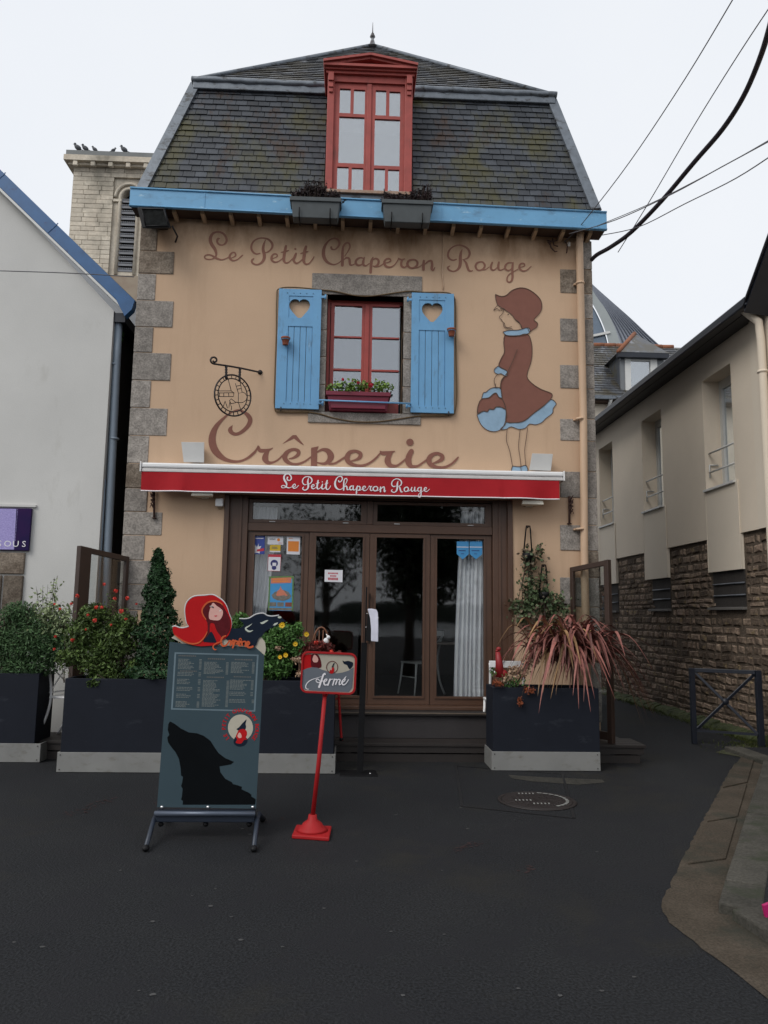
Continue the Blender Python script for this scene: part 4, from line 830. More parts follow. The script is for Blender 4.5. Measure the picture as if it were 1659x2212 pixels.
# ================================================================ AWNING
AY = -.27
aL, aR = V((302.5, 1005), AY).x, V((1220, 1025), AY).x
az1 = (V((302, 998), AY).z+V((1220, 1019), AY).z)/2; az0 = (V((302, 1018), AY).z+V((1220, 1038), AY).z)/2
aw = thing('awning', 'closed red awning with white cassette and the cafe name in white script', 'awning', ((aL+aR)/2, 0, az0))
mb = MB(); mb.box(aL+.015, aR-.015, AY, -.01, az0+.045, az1); mb.build('cassette', WHITE, aw, bev=.02)
mb = MB(); mb.box(aL+.02, aR-.02, AY+.006, -.05, az0, az0+.04); mb.build('front_rail', mat('shaded_side_aluminium', (.6, .58, .57), .45), aw, bev=.006)
for xx in (aL, aR-.016): B('end_cap', WHITE, aw, xx, xx+.016, AY-.012, .0, az0-.005, az1+.008, bev=.006)
vL, vR = V((304, 1040), AY).x, V((1209, 1060), AY).x; vz0 = (V((304, 1057), AY).z+V((1208, 1079), AY).z)/2
def vfn(x, z):   # a soft wave of the hanging cloth
    e = (az0-z)/(az0-vz0); return AY+.012+e*(.010*math.sin(x*2.1+.5)+.006*math.sin(x*6.3)+(.02*math.sin((x-vL)*11) if x < vL+.5 else 0)+(.022*math.sin((vR-x)*10) if x > vR-.7 else 0))
mb = MB(); n = 160; vs = []; Hn = 6
for j in range(Hn+1):
    for i in range(n+1):
        x = vL+(vR-vL)*i/n; z = az0+(vz0-az0)*j/Hn; vs.append((x, vfn(x, z), z))
mb.mesh(vs, [(j*(n+1)+i, j*(n+1)+i+1, (j+1)*(n+1)+i+1, (j+1)*(n+1)+i) for j in range(Hn) for i in range(n)], smooth=True); mb.build('valance', AWN, aw)
mb = MB(); mb.tube([(vL+(vR-vL)*i/n, vfn(vL+(vR-vL)*i/n, vz0), vz0-.003) for i in range(n+1)], .008, 6); mb.build('valance_hem', LETW, aw)
wx0, wx1 = V((440, 540)).x, V((1147, 585)).x; t0, t1 = V((607, 1045), AY).x, V((928, 1055), AY).x; ks = (t1-t0)/(wx1-wx0)
wz = V((790, 560)).z; tz = V((765, 1051), AY).z
for W_, T_ in NAME:
    def fn(x, y, l, T_=T_):
        p = T_(x, y, 0); X = t0+(p.x-wx0)*ks; Z = tz+(p.z-wz)*ks*1.08; return Vector((X, vfn(X, min(Z, az0))-.006-l, Z))
    mb = MB()
    for k, s_ in enumerate(W_): stroke(mb, s_, fn, .0003*k, 3, 1.2)
    fixn(mb.build('valance_lettering', LETW, aw))
mb = MB()
for xx in (vL+.5, vR-.5): mb.box(xx-.03, xx+.03, -.06, 0, az0-.1, az0)
mb.build('wall_bracket', IRON, aw)
# wall lights
def wlight(pts, lab, m_, low=False):
    P = [V(p, -.16 if not low else -.22) for p in pts]; c = sum(P, Vector())/4
    t = thing('wall_light', lab, 'wall light', (c.x, 0, c.z), 'pale wall lights above and below the awning')
    mb = MB(); Q = [Vector((c.x+(p.x-c.x)*.72, -.035, c.z+(p.z-c.z)*.8)) for p in P]; mb.hexa([P[0], P[1], P[2], P[3]], [Q[0], Q[1], Q[2], Q[3]]); mb.build('housing', m_, t, bev=.006, recalc=True)
    mb = MB(); mb.box(c.x-.04, c.x+.04, -.05, 0, c.z-.03, c.z+.03); mb.build('back_plate', m_, t)
z6_ = zf(500, 1350, 1.659)
wlight([z6_(372, 692), z6_(527, 694), z6_(525, 830), z6_(388, 828)], 'pale grey box lamp above the left end of the awning', LGREY)
wlight([zm(790, 1775), zm(945, 1780), zm(930, 1905), zm(768, 1900)], 'pale grey box lamp above the right end of the awning, by the painted shoes', LGREY)
wlight([z6_(447, 1022), z6_(582, 1025), z6_(585, 1050), z6_(435, 1050)], 'cream slab lamp under the left part of the awning', CREAM, True)
wlight([zm(722, 2120), zm(870, 2125), zm(878, 2155), zm(712, 2150)], 'cream slab lamp under the right part of the awning', CREAM, True)
# little sensor
c = V((474, 1086), -.06); mb = MB(); mb.box(c.x-.045, c.x+.045, -.09, -.02, c.z-.045, c.z+.05); sn_ = mb.build('motion_sensor', WHITE, org=(c.x, 0, c.z), bev=.008); tag(sn_, 'small white square sensor on the wall left of the doors', 'sensor')
mb = MB(); mb.lathe([(.03, -.025), (.03, 0)], (c.x, -.0, c.z-.045), 10, 'y'); mb.build('socket', CREAMP, sn_)
# floodlight at the top-left corner
c = V((333, 470), -.30); fl = thing('floodlight', 'big black floodlight under the left end of the blue fascia', 'floodlight', tuple(c))
zf_ = zf(500, 800, 1.659); P = [V(zf_(*q), -.42) for q in ((78, 45), (262, 50), (300, 185), (112, 188))]; Q = [Vector((p.x*.0+c.x+(p.x-c.x)*.8, -.16, c.z+.05+(p.z-c.z)*.6)) for p in P]
mb = MB(); mb.hexa(P, Q); mb.build('lamp_body', BLACK, fl, bev=.015, recalc=True)
P2 = [p+(sum(P, Vector())/4-p)*.28+Vector((0.02, -.004, .0)) for p in P]; mb = MB(); mb.hexa(P2, [p+Vector((0, .02, 0)) for p in P2]); mb.build('lamp_glass', mat('dusty_lamp_glass', (.010, .011, .011), .8, var=.8, scale=14, spec=.1), fl, recalc=True)
P3 = [p+(sum(P, Vector())/4-p)*.2 for p in P]; mb = MB()
for a, b in zip(P3, P3[1:]+P3[:1]): mb.tube([a+Vector((.02, -.006, 0)), b+Vector((.02, -.006, 0))], .008, 6)
mb.build('lamp_rim', BLACK, fl)
mb = MB(); mb.tube([c+Vector((.2, .1, -.05)), c+Vector((.24, .22, -.12)), Vector((c.x+.2, 0, c.z-.16))], .012, 6); mb.box(c.x-.1, c.x+.1, -.2, 0, c.z+.0, c.z+.03); mb.build('arm', IRON, fl)
# ---- flower troughs on the gutter
def trough(xa, xb, zt, zb, Y, m_, lab, grp, D=.17):
    t = thing('flower_trough', lab, 'flower trough', ((xa+xb)/2, Y, zb), grp); sl2 = .03
    mb = MB(); mb.hexa([Vector((xa+sl2, Y+.02, zb)), Vector((xb-sl2, Y+.02, zb)), Vector((xb-sl2, Y+D-.02, zb)), Vector((xa+sl2, Y+D-.02, zb))], [Vector((xa, Y, zt)), Vector((xb, Y, zt)), Vector((xb, Y+D, zt)), Vector((xa, Y+D, zt))]); mb.build('trough_body', m_, t, bev=.008)
    mb = MB(); mb.box(xa-.012, xb+.012, Y-.014, Y+D+.01, zt-.045, zt+.008); mb.build('rim', m_, t, bev=.006); return t
zd = zf(500, 0, 1.3825)
for (a, b, c_, d, lab) in ((915, 1190, 1080, 1190, 'grey plastic trough of withered heather on the blue fascia, left one'), (1425, 1700, 1095, 1215, 'grey plastic trough of withered heather on the blue fascia, right one')):
    Y = -.50; q = rect(a, c_+15, b, d+10, Y, zd); t = trough(q[0], q[1], q[3], q[2], Y, GREYBOX, lab, 'grey troughs on the gutter', .19)
    mb = MB()
    for fx in (.18, .8): xx = q[0]+(q[1]-q[0])*fx; mb.tube([(xx, Y-.012, q[2]+.11), (xx, Y-.014, q[2]+.02), (xx, Y+.03, q[2]-.012), (xx, Y+.2, q[2]-.012)], .008, 6)
    mb.build('hanger', BLKM, t)
    h = thing('heather', 'withered dark heather growing in the %s grey trough' % ('left' if a < 1000 else 'right'), 'plant', ((q[0]+q[1])/2, Y+.08, q[3]), 'withered heather in the troughs')
    st = MB(); pts = []
    for k in range(300):
        x = random.uniform(q[0]+.02, q[1]-.02); y = Y+random.uniform(.01, .18); hh = random.uniform(.08, .25)*(.75+.35*math.sin(x*9)); tip = Vector((x+random.gauss(0, .03), y+random.gauss(0, .03), q[3]+hh)); b0 = Vector((x, y, q[3]-.02))
        st.tube([b0, (b0+tip)/2+Vector((random.gauss(0, .008), 0, 0)), tip], [.004, .003, .002], 4, cap=False)
        for j in range(16): pts.append(b0.lerp(tip, random.uniform(.25, 1))+Vector((random.gauss(0, .009), random.gauss(0, .009), 0)))
    st.build('stem', BARK, h); lf = MB(); leaves(lf, pts, .03, .4); f_ = lf.build('foliage', L_HEATH, h); f_['kind'] = 'stuff'
# ---- plum window box with geraniums, blue rail
q = rect(510, 1200, 925, 1318, -.06, z4); tp = trough(q[0], q[1], q[3], q[2], -.10, PLUM, 'plum coloured window box on the stone sill between the blue shutters', 'w', .2); del tp['group']
B('lower_band', PLUM, tp, q[0]+.05, q[1]-.05, -.112, -.09, q[2]+.02, q[2]+.09, bev=.004)
ga = V(z4(462, 1245), -.13); gb = V(z4(1066, 1268), -.13); mb = MB(); mb.tube([ga, gb], .011, 8); mb.tube([ga, ga+Vector((0, .1, 0))], .01, 6); mb.tube([gb, gb+Vector((0, .1, 0))], .01, 6); rl = mb.build('window_rail', BLUE, org=ga); tag(rl, 'thin blue rail across the window in front of the plum box', 'rail')
ger = thing('geranium', 'green geranium with a few red blooms in the plum window box', 'plant', ((q[0]+q[1])/2, -.02, q[3]))
pts = []; st = MB()
for k in range(34):
    x = random.uniform(q[0]+.02, q[1]-.02); hh = random.uniform(.03, .14); b0 = Vector((x, -.03+random.uniform(-.05, .05), q[3]-.03)); c_ = b0+Vector((random.gauss(0, .03), random.gauss(-.02, .03), hh+.03)); st.tube([b0, c_], .003, 4)
    pts += [c_+Vector((random.gauss(0, .028), random.gauss(0, .025), random.gauss(0, .022))) for j in range(22)]
st.build('stem', L_BRIGHT, ger); lf = MB(); leaves(lf, pts, .036, .4, aspect=.8); f_ = lf.build('foliage', leafmat('geranium_leaf', (.07, .13, .025), (.20, .32, .06)), ger); f_['kind'] = 'stuff'
def bloom(mb, c, r_, n=14):
    for k in range(n):
        d = Vector((random.gauss(0, 1), random.gauss(0, 1), random.gauss(0, 1))).normalized(); p = c+d*r_*.6; leaves(mb, [p], r_*.9, .2, d, .8)
for bx, by, r_ in ((800, 1143, .034), (718, 1128, .022), (615, 1108, .020), (740, 1112, .008), (682, 1118, .008)):
    c = V(z4(bx, by), -.12); mb = MB(); mb.tube([c+Vector((0, .02, -.10)), c], .0025, 4); s_ = MB(); bloom(s_, c, r_*1.15, 40); o = s_.build('bloom', F_PINK, ger); mb.build('flower_stem', L_BRIGHT, ger)
# ---- terracotta pots on the shutters
def wallpot(px, py, lab, tilt=0):
    c = V(z4(px, py), -.13); t = thing('clay_pot', lab, 'flower pot', tuple(c), 'clay pots hung on the blue shutters')
    mb = MB(); mb.lathe([(.034, -.06), (.036, -.055), (.046, .015), (.056, .018), (.058, .04), (.052, .042), (.044, .02)], (c.x, c.y, c.z), 18); mb.build('pot', TERRA, t)
    mb = MB(); mb.tube([(c.x+math.cos(a_*math.pi/8)*.05, c.y+math.sin(a_*math.pi/8)*.05, c.z+.012) for a_ in range(17)], .004, 5); mb.tube([(c.x, -.06, c.z+.14), (c.x, -.07, c.z+.0), (c.x, -.085, c.z-.06), (c.x, c.y, c.z-.07)], .005, 5); mb.tube([(c.x-.045, c.y, c.z+.01), (c.x-.035, c.y, c.z-.065), (c.x+.035, c.y, c.z-.065), (c.x+.045, c.y, c.z+.01)], .004, 5); mb.build('wire_holder', BLUE, t)
wallpot(236, 850, 'small clay pot in a wire holder on the left blue shutter'); wallpot(1337, 793, 'small clay pot in a wire holder on the right edge of the right blue shutter')
# ---- rope light around shutters and window
mb = MB(); rp = [(390, 1325), (210, 1322), (165, 1300), (165, 1100), (175, 800), (178, 560), (195, 505), (300, 497), (460, 512), (560, 522), (690, 550), (800, 555), (950, 535), (1060, 522), (1160, 530), (1280, 530), (1340, 545), (1362, 600), (1365, 800), (1368, 1000), (1372, 1200), (1362, 1310), (1330, 1345), (1130, 1350), (1000, 1368), (850, 1388), (700, 1388), (560, 1365), (470, 1338), (390, 1325)]
pp = [tuple(V(z4(x, y), -.028)) for x, y in rp]; mb.tube([Vector(p) for p in catmull(pp, 4)], .0085, 6); rc_ = mb.build('rope_light', mat('brown_rope_light', (.11, .065, .022), .5), org=(0, -.03, 4.1)); tag(rc_, 'brown rope light tube looped around both blue shutters and the window', 'rope light')
# ---- wrought iron hanging sign
zs = zf(800, 1400, 5.53); IX = V(zs(1330, 495), 0); hs_ = thing('hanging_sign', 'round wrought iron sign hanging from a scrolled bar, left of the window', 'sign', tuple(IX))
def SG(x, y):  # the bar leaves the wall and comes forward as it goes left
    t = (1330-x)/(1330-300); return V(zs(x, y), -.02-.62*t)
mb = MB(); bar = [SG(x, y) for x, y in ((1330, 495), (1100, 445), (900, 402), (600, 350), (380, 318), (300, 305), (250, 270), (235, 215), (265, 170), (320, 162), (365, 200), (360, 250), (320, 270), (285, 240))]
mb.tube([Vector(p) for p in catmull([tuple(b) for b in bar], 5)], .011, 8); mb.lathe([(.03, 0), (.03, .01)], tuple(IX+Vector((0, -.01, 0))), 10, 'y'); mb.build('bracket', IRON, hs_)
for a, b in (((580, 350), (580, 640)), ((885, 400), (872, 700))):
    mb = MB(); p, q_ = SG(*a), SG(*b); mb.tube([p.lerp(q_, k/10) for k in range(11)], [.012+.006*(k % 2) for k in range(11)], 8); mb.build('chain_link', IRON, hs_)
def ring(cx_, cy_, rx, ry, tilt=0, n=48):
    out = []
    for k in range(n):
        a = 2*math.pi*k/n; x, y = rx*math.cos(a), ry*math.sin(a); ct, st_ = math.cos(tilt), math.sin(tilt); out.append((cx_+x*ct-y*st_, cy_+x*st_+y*ct))
    return out
RO, RN = ring(722, 1005, 395, 460, -.28), ring(722, 1000, 318, 372, -.28); mb = MB()
for L_, w_ in ((RO, .010), (RN, .007)): 
    P = [SG(*p) for p in L_]; mb.tube(P+P[:1], w_, 6)
for k in range(0, 48, 2): mb.tube([SG(*RO[k]), SG(*RN[k])], .006 if 10 < k < 30 else .005, 5)
mb.build('sign_ring', IRON, hs_)
mb = MB()
for L_ in ([(620, 640), (690, 900)], [(390, 905), (690, 905), (750, 945), (400, 950)], [(400, 1030), (740, 1030), (750, 945)], [(430, 950), (430, 1030)], [(525, 950), (525, 1030)], [(630, 950), (640, 1030)], [(690, 1190), (650, 1120), (690, 1080), (780, 1150), (850, 1165), (950, 1160), (1020, 1110), (1045, 1030), (1000, 960), (940, 930)], [(850, 960), (845, 1150), (900, 1320)], [(690, 1190), (790, 1165)], [(520, 1240), (555, 1130), (590, 1230), (610, 1290)], [(640, 1280), (655, 1160), (700, 1260), (690, 1330)], [(780, 740), (850, 960), (930, 940), (890, 720)], [(800, 800), (900, 780)], [(820, 870), (915, 850)]):
    mb.tube([SG(*p) for p in L_], .0045, 5)
mb.build('sign_figures', IRON, hs_)
# iron wall ties
for px, lab in ((333, 'rusty leaf-shaped iron wall tie under the left end of the awning'), (1230, 'rusty leaf-shaped iron wall tie under the right end of the awning')):
    y0, y1 = (1058, 1120) if px < 500 else (1072, 1132); a, b = V((px, y0), -.03), V((px, y1), -.03); t = thing('wall_tie', lab, 'wall tie', tuple(b), 'rusty iron wall ties')
    mb = MB(); mb.tube([a, b], .014, 8); mb.lathe([(.03, 0), (.03, .01)], tuple(b), 8); mb.build('rod', RUST, t)
    mb = MB(); d = -1 if px < 500 else 1
    for k in range(6):
        s0 = a.lerp(b, .25+.08*k); mb.tube([s0, s0+Vector((.03*d*(1 if k % 2 else .4), -.02, .05)), s0+Vector((.045*d, -.03, .10-.02*k))], [.012, .014, .003], 5)
    mb.build('leaf_scroll', RUST, t)
# insulators and cable ends at the top right
ins = thing('cable_anchor', 'rusty iron cable anchor with porcelain insulator under the right eaves', 'cable anchor', tuple(V((1215, 520), 0)))
mb = MB()
for L_ in ([(900, 205), (940, 215), (975, 205)], [(920, 215), (930, 260), (960, 290), (975, 285)], [(940, 190), (950, 240), (980, 250)], [(905, 215), (925, 240)]): mb.tube([V(zm(*p), -.05) for p in L_], .009, 6)
mb.tube([V(zm(940, 215), -.05), V(zm(935, 210), 0)], .01, 6); mb.build('hook', RUST, ins)
mb = MB(); c = V(zm(1062, 235), -.06); mb.lathe([(.012, -.035), (.022, -.02), (.014, -.005), (.024, .01), (.014, .03)], tuple(c), 12); mb.build('insulator', mat('glazed_porcelain', (.4, .37, .33), .25), ins)
mb = MB(); mb.tube([V(zm(1035, 210), 0), V(zm(1050, 250), -.06), V(zm(1045, 300), -.03)], .007, 6); mb.build('arm', RUST, ins)
# ---- overhead cables: they run from the house corner over the camera's right shoulder
def cable(name, pts, r_, y0, y1, m_, lab, grp='thin overhead wires on the right', x0=None):
    n = len(pts); L = [0]
    for a, b in zip(pts, pts[1:]): L.append(L[-1]+math.dist(a, b))
    P = [tuple(V(p, y0+(y1-y0)*(l/L[-1]))) for p, l in zip(pts, L)]; P = [Vector(p) for p in catmull(P, 5)]
    mb = MB(); mb.tube(P, r_, 8); o = mb.build(name, m_, org=P[0]); tag(o, lab, 'cable', grp); 
    if grp is None: pass
    return o
WIRE = mat('weathered_wire', (.10, .10, .11), .6); CBL = mat('black_twisted_cable', (.016, .012, .020), .6, var=.3, scale=30)
o = cable('overhead_cable', [(1277, 562), (1290, 550), (1320, 533), (1365, 500), (1430, 433), (1500, 350), (1560, 280), (1605, 210), (1640, 130), (1665, 50), (1690, -60)], .026, .0, -4.2, CBL, 'thick black twisted cable sweeping from the house corner to the top right', None); 
if 'group' in o: del o['group']
cable('overhead_wire', [(1219, 523), (1260, 480), (1360, 350), (1480, 170), (1600, -30)], .0055, -.02, -3.6, WIRE, 'thin straight wire rising steepest, left of the thick cable')
cable('overhead_wire', [(1335, 545), (1400, 440), (1500, 270), (1600, 110), (1700, -40)], .0055, .2, -3.6, WIRE, 'thin wire running just left of and beside the thick cable')
cable('overhead_wire', [(1230, 505), (1330, 475), (1450, 420), (1560, 360), (1680, 295)], .0055, -.3, -3.6, WIRE, 'upper of two close thin wires crossing behind the thick cable')
cable('overhead_wire', [(1290, 488), (1400, 442), (1500, 392), (1600, 338), (1700, 280)], .0045, -.3, -3.4, WIRE, 'lower of two close thin wires crossing behind the thick cable')
cable('overhead_wire', [(1300, 508), (1380, 490), (1480, 440), (1590, 385), (1690, 320)], .0055, -.3, -3.6, WIRE, 'lowest thin wire slanting from the blue fascia end to the right edge')
cable('overhead_wire', [(0, 585), (150, 590), (290, 598)], .006, -.2, -.02, WIRE, 'thin twisted wire stretched from the left edge to the stone corner', None)
# ================================================================ stickers and posters on the glass
PY = SY+.005
def sign(name, pts4, m_, lab, grp='notices stuck inside the door glass', Y=PY, th=.0012, z=zt2):
    P = [V(z(*p), Y) for p in pts4]; mb = MB(); mb.hexa([p+Vector((0, 0, 0)) for p in P], [p+Vector((0, th, 0)) for p in P]); c = sum(P, Vector())/4
    o = mb.build(name, m_, org=c, recalc=True); tag(o, lab, 'poster', grp)
    def f(u, v, l=0):   # u,v in 0..1 from top-left
        a = P[0].lerp(P[1], u); b = P[3].lerp(P[2], u); q = a.lerp(b, v); return q+Vector((0, -.0006-l, 0))
    return o, f
def patch(par, f, m_, pts, l=0, name='print'):
    mb = MB(); mb.plate([pts], lambda u, v: f(u, v, l), None); return fixn(mb.build(name, m_, par))
PW = mat('white_paper', (.68, .68, .72), .6, var=.02); PBL = mat('blue_ink', (.03, .06, .30), .5, var=.05); POR = mat('orange_ink', (.72, .23, .03), .5, var=.03); PYE = mat('yellow_ink', (.62, .42, .02), .5, var=.04); PRE = mat('red_ink', (.50, .03, .05), .5, var=.05); PSK = mat('azure_ink', (.05, .27, .56), .5, var=.05); PGR = mat('green_ink', (.10, .20, .06), .5, var=.3, scale=40); PGY = mat('grey_ink', (.16, .15, .13), .5, var=.3, scale=40); PBK = mat('black_ink', (.02, .02, .03), .5); PSA = mat('salmon_ink', (.55, .18, .11), .5, var=.1); PNB = mat('navy_ink', (.02, .025, .14), .5)
S01 = lambda *a: [(x/100, y/100) for x, y in a]
def lines(par, f, m_, x0, x1, y0, y1, n, l=.0003, dens=.55):
    mb = MB(); h = (y1-y0)/n
    for k in range(n):
        y = y0+k*h; x = x0; xe = x1-(x1-x0)*random.uniform(0, .25)
        while x < xe:
            w_ = min(random.uniform(.03, .09), xe-x); mb.quad(f(x, y, l), f(x+w_, y, l), f(x+w_, y+h*dens, l), f(x, y+h*dens, l)); x += w_+.012
    return fixn(mb.build('print_lines', m_, par))
o, f = sign('sticker', [(503, 460), (615, 460), (612, 632), (500, 632)], PBL, 'blue sticker with white starburst, leftmost in the door glass'); patch(o, f, PW, S01((0, 30), (35, 62), (50, 40), (48, 58), (72, 55), (60, 70), (85, 80), (58, 82), (60, 96), (35, 92), (0, 98))); patch(o, f, PRE, S01((35, 74), (95, 66), (97, 82), (32, 86)), .0003); lines(o, f, PW, .2, .9, .1, .2, 1)
o, f = sign('sticker', [(643, 460), (790, 460), (788, 543), (640, 540)], PW, 'white sticker with an orange disc above the yellow one'); patch(o, f, POR, [(.7+.1*math.cos(a*.628), .45+.18*math.sin(a*.628)) for a in range(10)]); lines(o, f, PBK, .12, .58, .3, .5, 2); lines(o, f, PRE, .7, .95, .78, .88, 1)
o, f = sign('sticker', [(663, 545), (764, 545), (762, 614), (661, 612)], PYE, 'small yellow sticker with a white lower edge'); patch(o, f, PW, S01((0, 82), (100, 82), (100, 100), (0, 100))); lines(o, f, PGY, .2, .8, .25, .6, 3)
o, f = sign('sticker', [(824, 462), (950, 464), (946, 636), (820, 632)], PW, 'white sticker with a big orange square'); patch(o, f, POR, S01((10, 27), (92, 27), (91, 84), (10, 84))); lines(o, f, POR, .15, .5, .1, .17, 1)
o, f = sign('notice', [(648, 633), (768, 635), (760, 793), (641, 790)], PW, 'white notice with a blue masked head sign, below the yellow sticker'); patch(o, f, PRE, S01((2, 2), (98, 2), (98, 16), (2, 16)))
patch(o, f, PNB, [(.5+.3*math.cos(a*.39), .56+.22*math.sin(a*.39)-.02) for a in range(16)], .0003); patch(o, f, PW, S01((36, 50), (66, 50), (66, 68), (50, 74), (36, 68)), .0006); patch(o, f, PNB, [(.5+.19*math.cos(a*.39), .81+.12*math.sin(a*.39)) for a in range(16)], .0009)
mb = MB()
for a, b in (((0, 0), (1, 0)), ((1, 0), (1, 1)), ((1, 1), (0, 1)), ((0, 1), (0, 0))):
    mb.tube([f(*a, .0005), f(*b, .0005)], .0025, 4)
mb.build('border', PRE, o)
o, f = sign('poster', [(655, 843), (890, 838), (882, 1170), (645, 1165)], PSK, 'colourful festival poster with a brown island picture, below the stickers')
patch(o, f, PGR, S01((0, 0), (100, 0), (100, 8), (0, 8))); patch(o, f, PGR, S01((0, 8), (6, 8), (6, 100), (0, 100)), .0001); patch(o, f, PGR, S01((94, 8), (100, 8), (100, 100), (94, 100)), .0001); patch(o, f, PSA, S01((8, 5), (90, 4), (90, 20), (8, 21)), .0003); lines(o, f, POR, .15, .85, .07, .19, 2, .0005)
patch(o, f, PGY, S01((12, 55), (25, 46), (40, 42), (60, 40), (80, 46), (92, 58), (84, 66), (60, 72), (35, 70), (18, 64)), .0003); patch(o, f, PSA, S01((30, 55), (36, 42), (44, 38), (47, 28), (52, 38), (60, 42), (70, 50), (78, 56), (60, 60), (40, 60)), .0006); patch(o, f, PGY, S01((35, 58), (65, 55), (75, 64), (50, 68)), .0008)
for x0, m_ in ((6, PGY), (36, PGY), (68, mat('rust_ink', (.2, .06, .04), .6))): patch(o, f, m_, S01((x0, 76), (x0+26, 76), (x0+26, 88), (x0, 88)), .0003)
patch(o, f, PGY, S01((4, 92), (96, 92), (96, 99), (4, 99)), .0003)
o, f = sign('notice', [(1183, 780), (1353, 783), (1350, 898), (1180, 893)], PW, 'white paper notice with red capitals in the second glass panel'); mb = MB()
for k, (yy, wd) in enumerate(((.22, .62), (.44, .38), (.64, .62), (.72, .6))): 
    for q in range(int(wd*14)): x = .5-wd/2+q/14; mb.quad(f(x, yy, .0003), f(x+.05, yy, .0003), f(x+.05, yy+.13, .0003), f(x, yy+.13, .0003))
fixn(mb.build('print_lines', PRE, o))
for (a, b, lab) in ((787, 875, 'blue shield pennant at the top of the right glass panel, left of its twin'), (882, 975, 'blue shield pennant at the top of the right glass panel, beside the frame')):
    P = [(a, 397), (b, 397), (b, 492), ((a+b)/2, 530), (a, 490)]; W_ = [V(zt3(*p), PY) for p in P]; c = sum(W_, Vector())/5
    mb = MB(); mb.mesh(W_+[p+Vector((0, .0012, 0)) for p in W_], [(0, 1, 2, 3, 4), (9, 8, 7, 6, 5)]+[(k, (k+1) % 5, (k+1) % 5+5, k+5) for k in range(5)]); o = mb.build('pennant_sticker', PSK, org=c, recalc=True); tag(o, lab, 'sticker', 'blue shield pennants')
    def f(u, v, l=0, W_=W_): A_ = W_[0].lerp(W_[1], u); B_ = W_[4].lerp(W_[2], u); return A_.lerp(B_, v)+Vector((0, -.0006-l, 0))
    patch(o, f, PW, S01((0, 42), (100, 42), (100, 48), (0, 48))); lines(o, f, PNB, .15, .85, .7, .82, 1); lines(o, f, PNB, .35, .65, .95, 1.05, 1)
# ================================================================ furniture
def chair(name, loc, rz, m_, lab, grp=None, curved=.10):
    T = Matrix.Translation(Vector(loc)) @ Matrix.Rotation(rz, 4, 'Z'); t = thing(name, lab, 'chair', loc, grp); L = lambda *p: T @ Vector(p)
    mb = MB(); mb.box(-.2, .2, -.2, .2, .44, .465, T); mb.build('seat', m_, t, bev=.01)
    for sx in (-1, 1):
        mb = MB(); mb.tube([L(sx*.18, -.18, .44), L(sx*.19, -.2, .2), L(sx*.21, -.23, 0)], [.016, .014, .012], 8); mb.build('leg', m_, t)
        mb = MB(); mb.tube([Vector(p) for p in catmull([tuple(L(*q)) for q in ((sx*.20, .22+curved*.9, 0), (sx*.19, .20+curved*.3, .18), (sx*.185, .19, .38), (sx*.185, .19, .55), (sx*.19, .23, .75), (sx*.2, .27, .88))], 4)], .015, 8); mb.build('leg', m_, t)
    mb = MB(); mb.bar(L(-.21, .27, .87), L(.21, .27, .87), .075, .02, T.to_3x3() @ Vector((0, -1, 0))); mb.build('top_rail', m_, t, bev=.006)
    mb = MB(); mb.tube([L(-.19, .26, .82), L(0, .22, .66), L(.19, .2, .5)], .008, 6); mb.tube([L(.19, .26, .82), L(0, .225, .665), L(-.19, .2, .5)], .008, 6); mb.tube([L(-.19, .2, .5), L(.19, .2, .5)], .009, 6); mb.build('cross_brace', m_, t)
    mb = MB(); mb.tube([L(-.18, -.19, .25), L(.18, -.19, .25)], .008, 6); mb.build('stretcher', m_, t); return t
pc = V((1088, 1395), -.42); chair('bistro_chair', (pc.x+.0, -.38, zT), math.pi, WHITE, 'white metal bistro chair behind the right navy planter', 'white bistro chairs on the terrace')
chair('bistro_chair', (-3.02, -.42, zT), R(72), WHITE, 'white metal bistro chair between the two left navy planters', 'white bistro chairs on the terrace', .16)
chair('bistro_chair', (1.02, 2.0, rz0), R(-60), WHITE, 'pale chair inside the room behind the third glass panel', 'chairs in the dining room')
chair('bistro_chair', (1.9, 2.3, rz0), R(80), WHITE, 'pale chair inside the room in front of the long curtain', 'chairs in the dining room')
tb = thing('dining_table', 'small dining table inside the room behind the right glass', 'table', (1.45, 1.9, rz0)); B('table_top', mat('pale_table_top', (.35, .28, .24), .5), tb, 1.1, 1.8, 1.6, 2.2, rz0+.72, rz0+.75, bev=.01)
for x, y in ((1.15, 1.65), (1.75, 1.65), (1.15, 2.15), (1.75, 2.15)): B('leg', BLKM, tb, x-.02, x+.02, y-.02, y+.02, rz0, rz0+.72)
# windsor bow-back chair seen through the second panel
CY_ = -.50; wc = V((693, 1400), CY_); t = thing('bow_back_chair', 'brown wooden bow-back chair standing in front of the second glass panel', 'chair', (wc.x, -.42, zT)); bz = V((693, 1425), CY_).z; tz_ = V((693, 1355), CY_).z; hw = .10
mb = MB(); mb.tube([(wc.x-hw, CY_, bz-.2)]+[(wc.x+hw*1.0*math.cos(a), CY_, bz+.08+(tz_-bz-.08)*math.sin(a)) for a in [math.pi*(1-k/12) for k in range(13)]]+[(wc.x+hw, CY_, bz-.2)], .011, 8); mb.build('bow', WOOD, t)
for k in (-.6, -.2, .2, .6): mb = MB(); mb.tube([(wc.x+hw*k, CY_, bz-.2), (wc.x+hw*k*1.1, CY_, tz_-.02-.05*abs(k))], .006, 6); mb.build('spindle', WOOD, t)
B('seat', WOOD, t, wc.x-.16, wc.x+.16, CY_-.03, CY_+.33, bz-.24, bz-.2, bev=.012)
for x, y in ((-.13, .02), (.13, .02), (-.13, .28), (.13, .28)): mb = MB(); mb.tube([(wc.x+x, CY_+y, zT), (wc.x+x*.85, CY_+y, bz-.24)], .014, 8); mb.build('leg', WOOD, t)
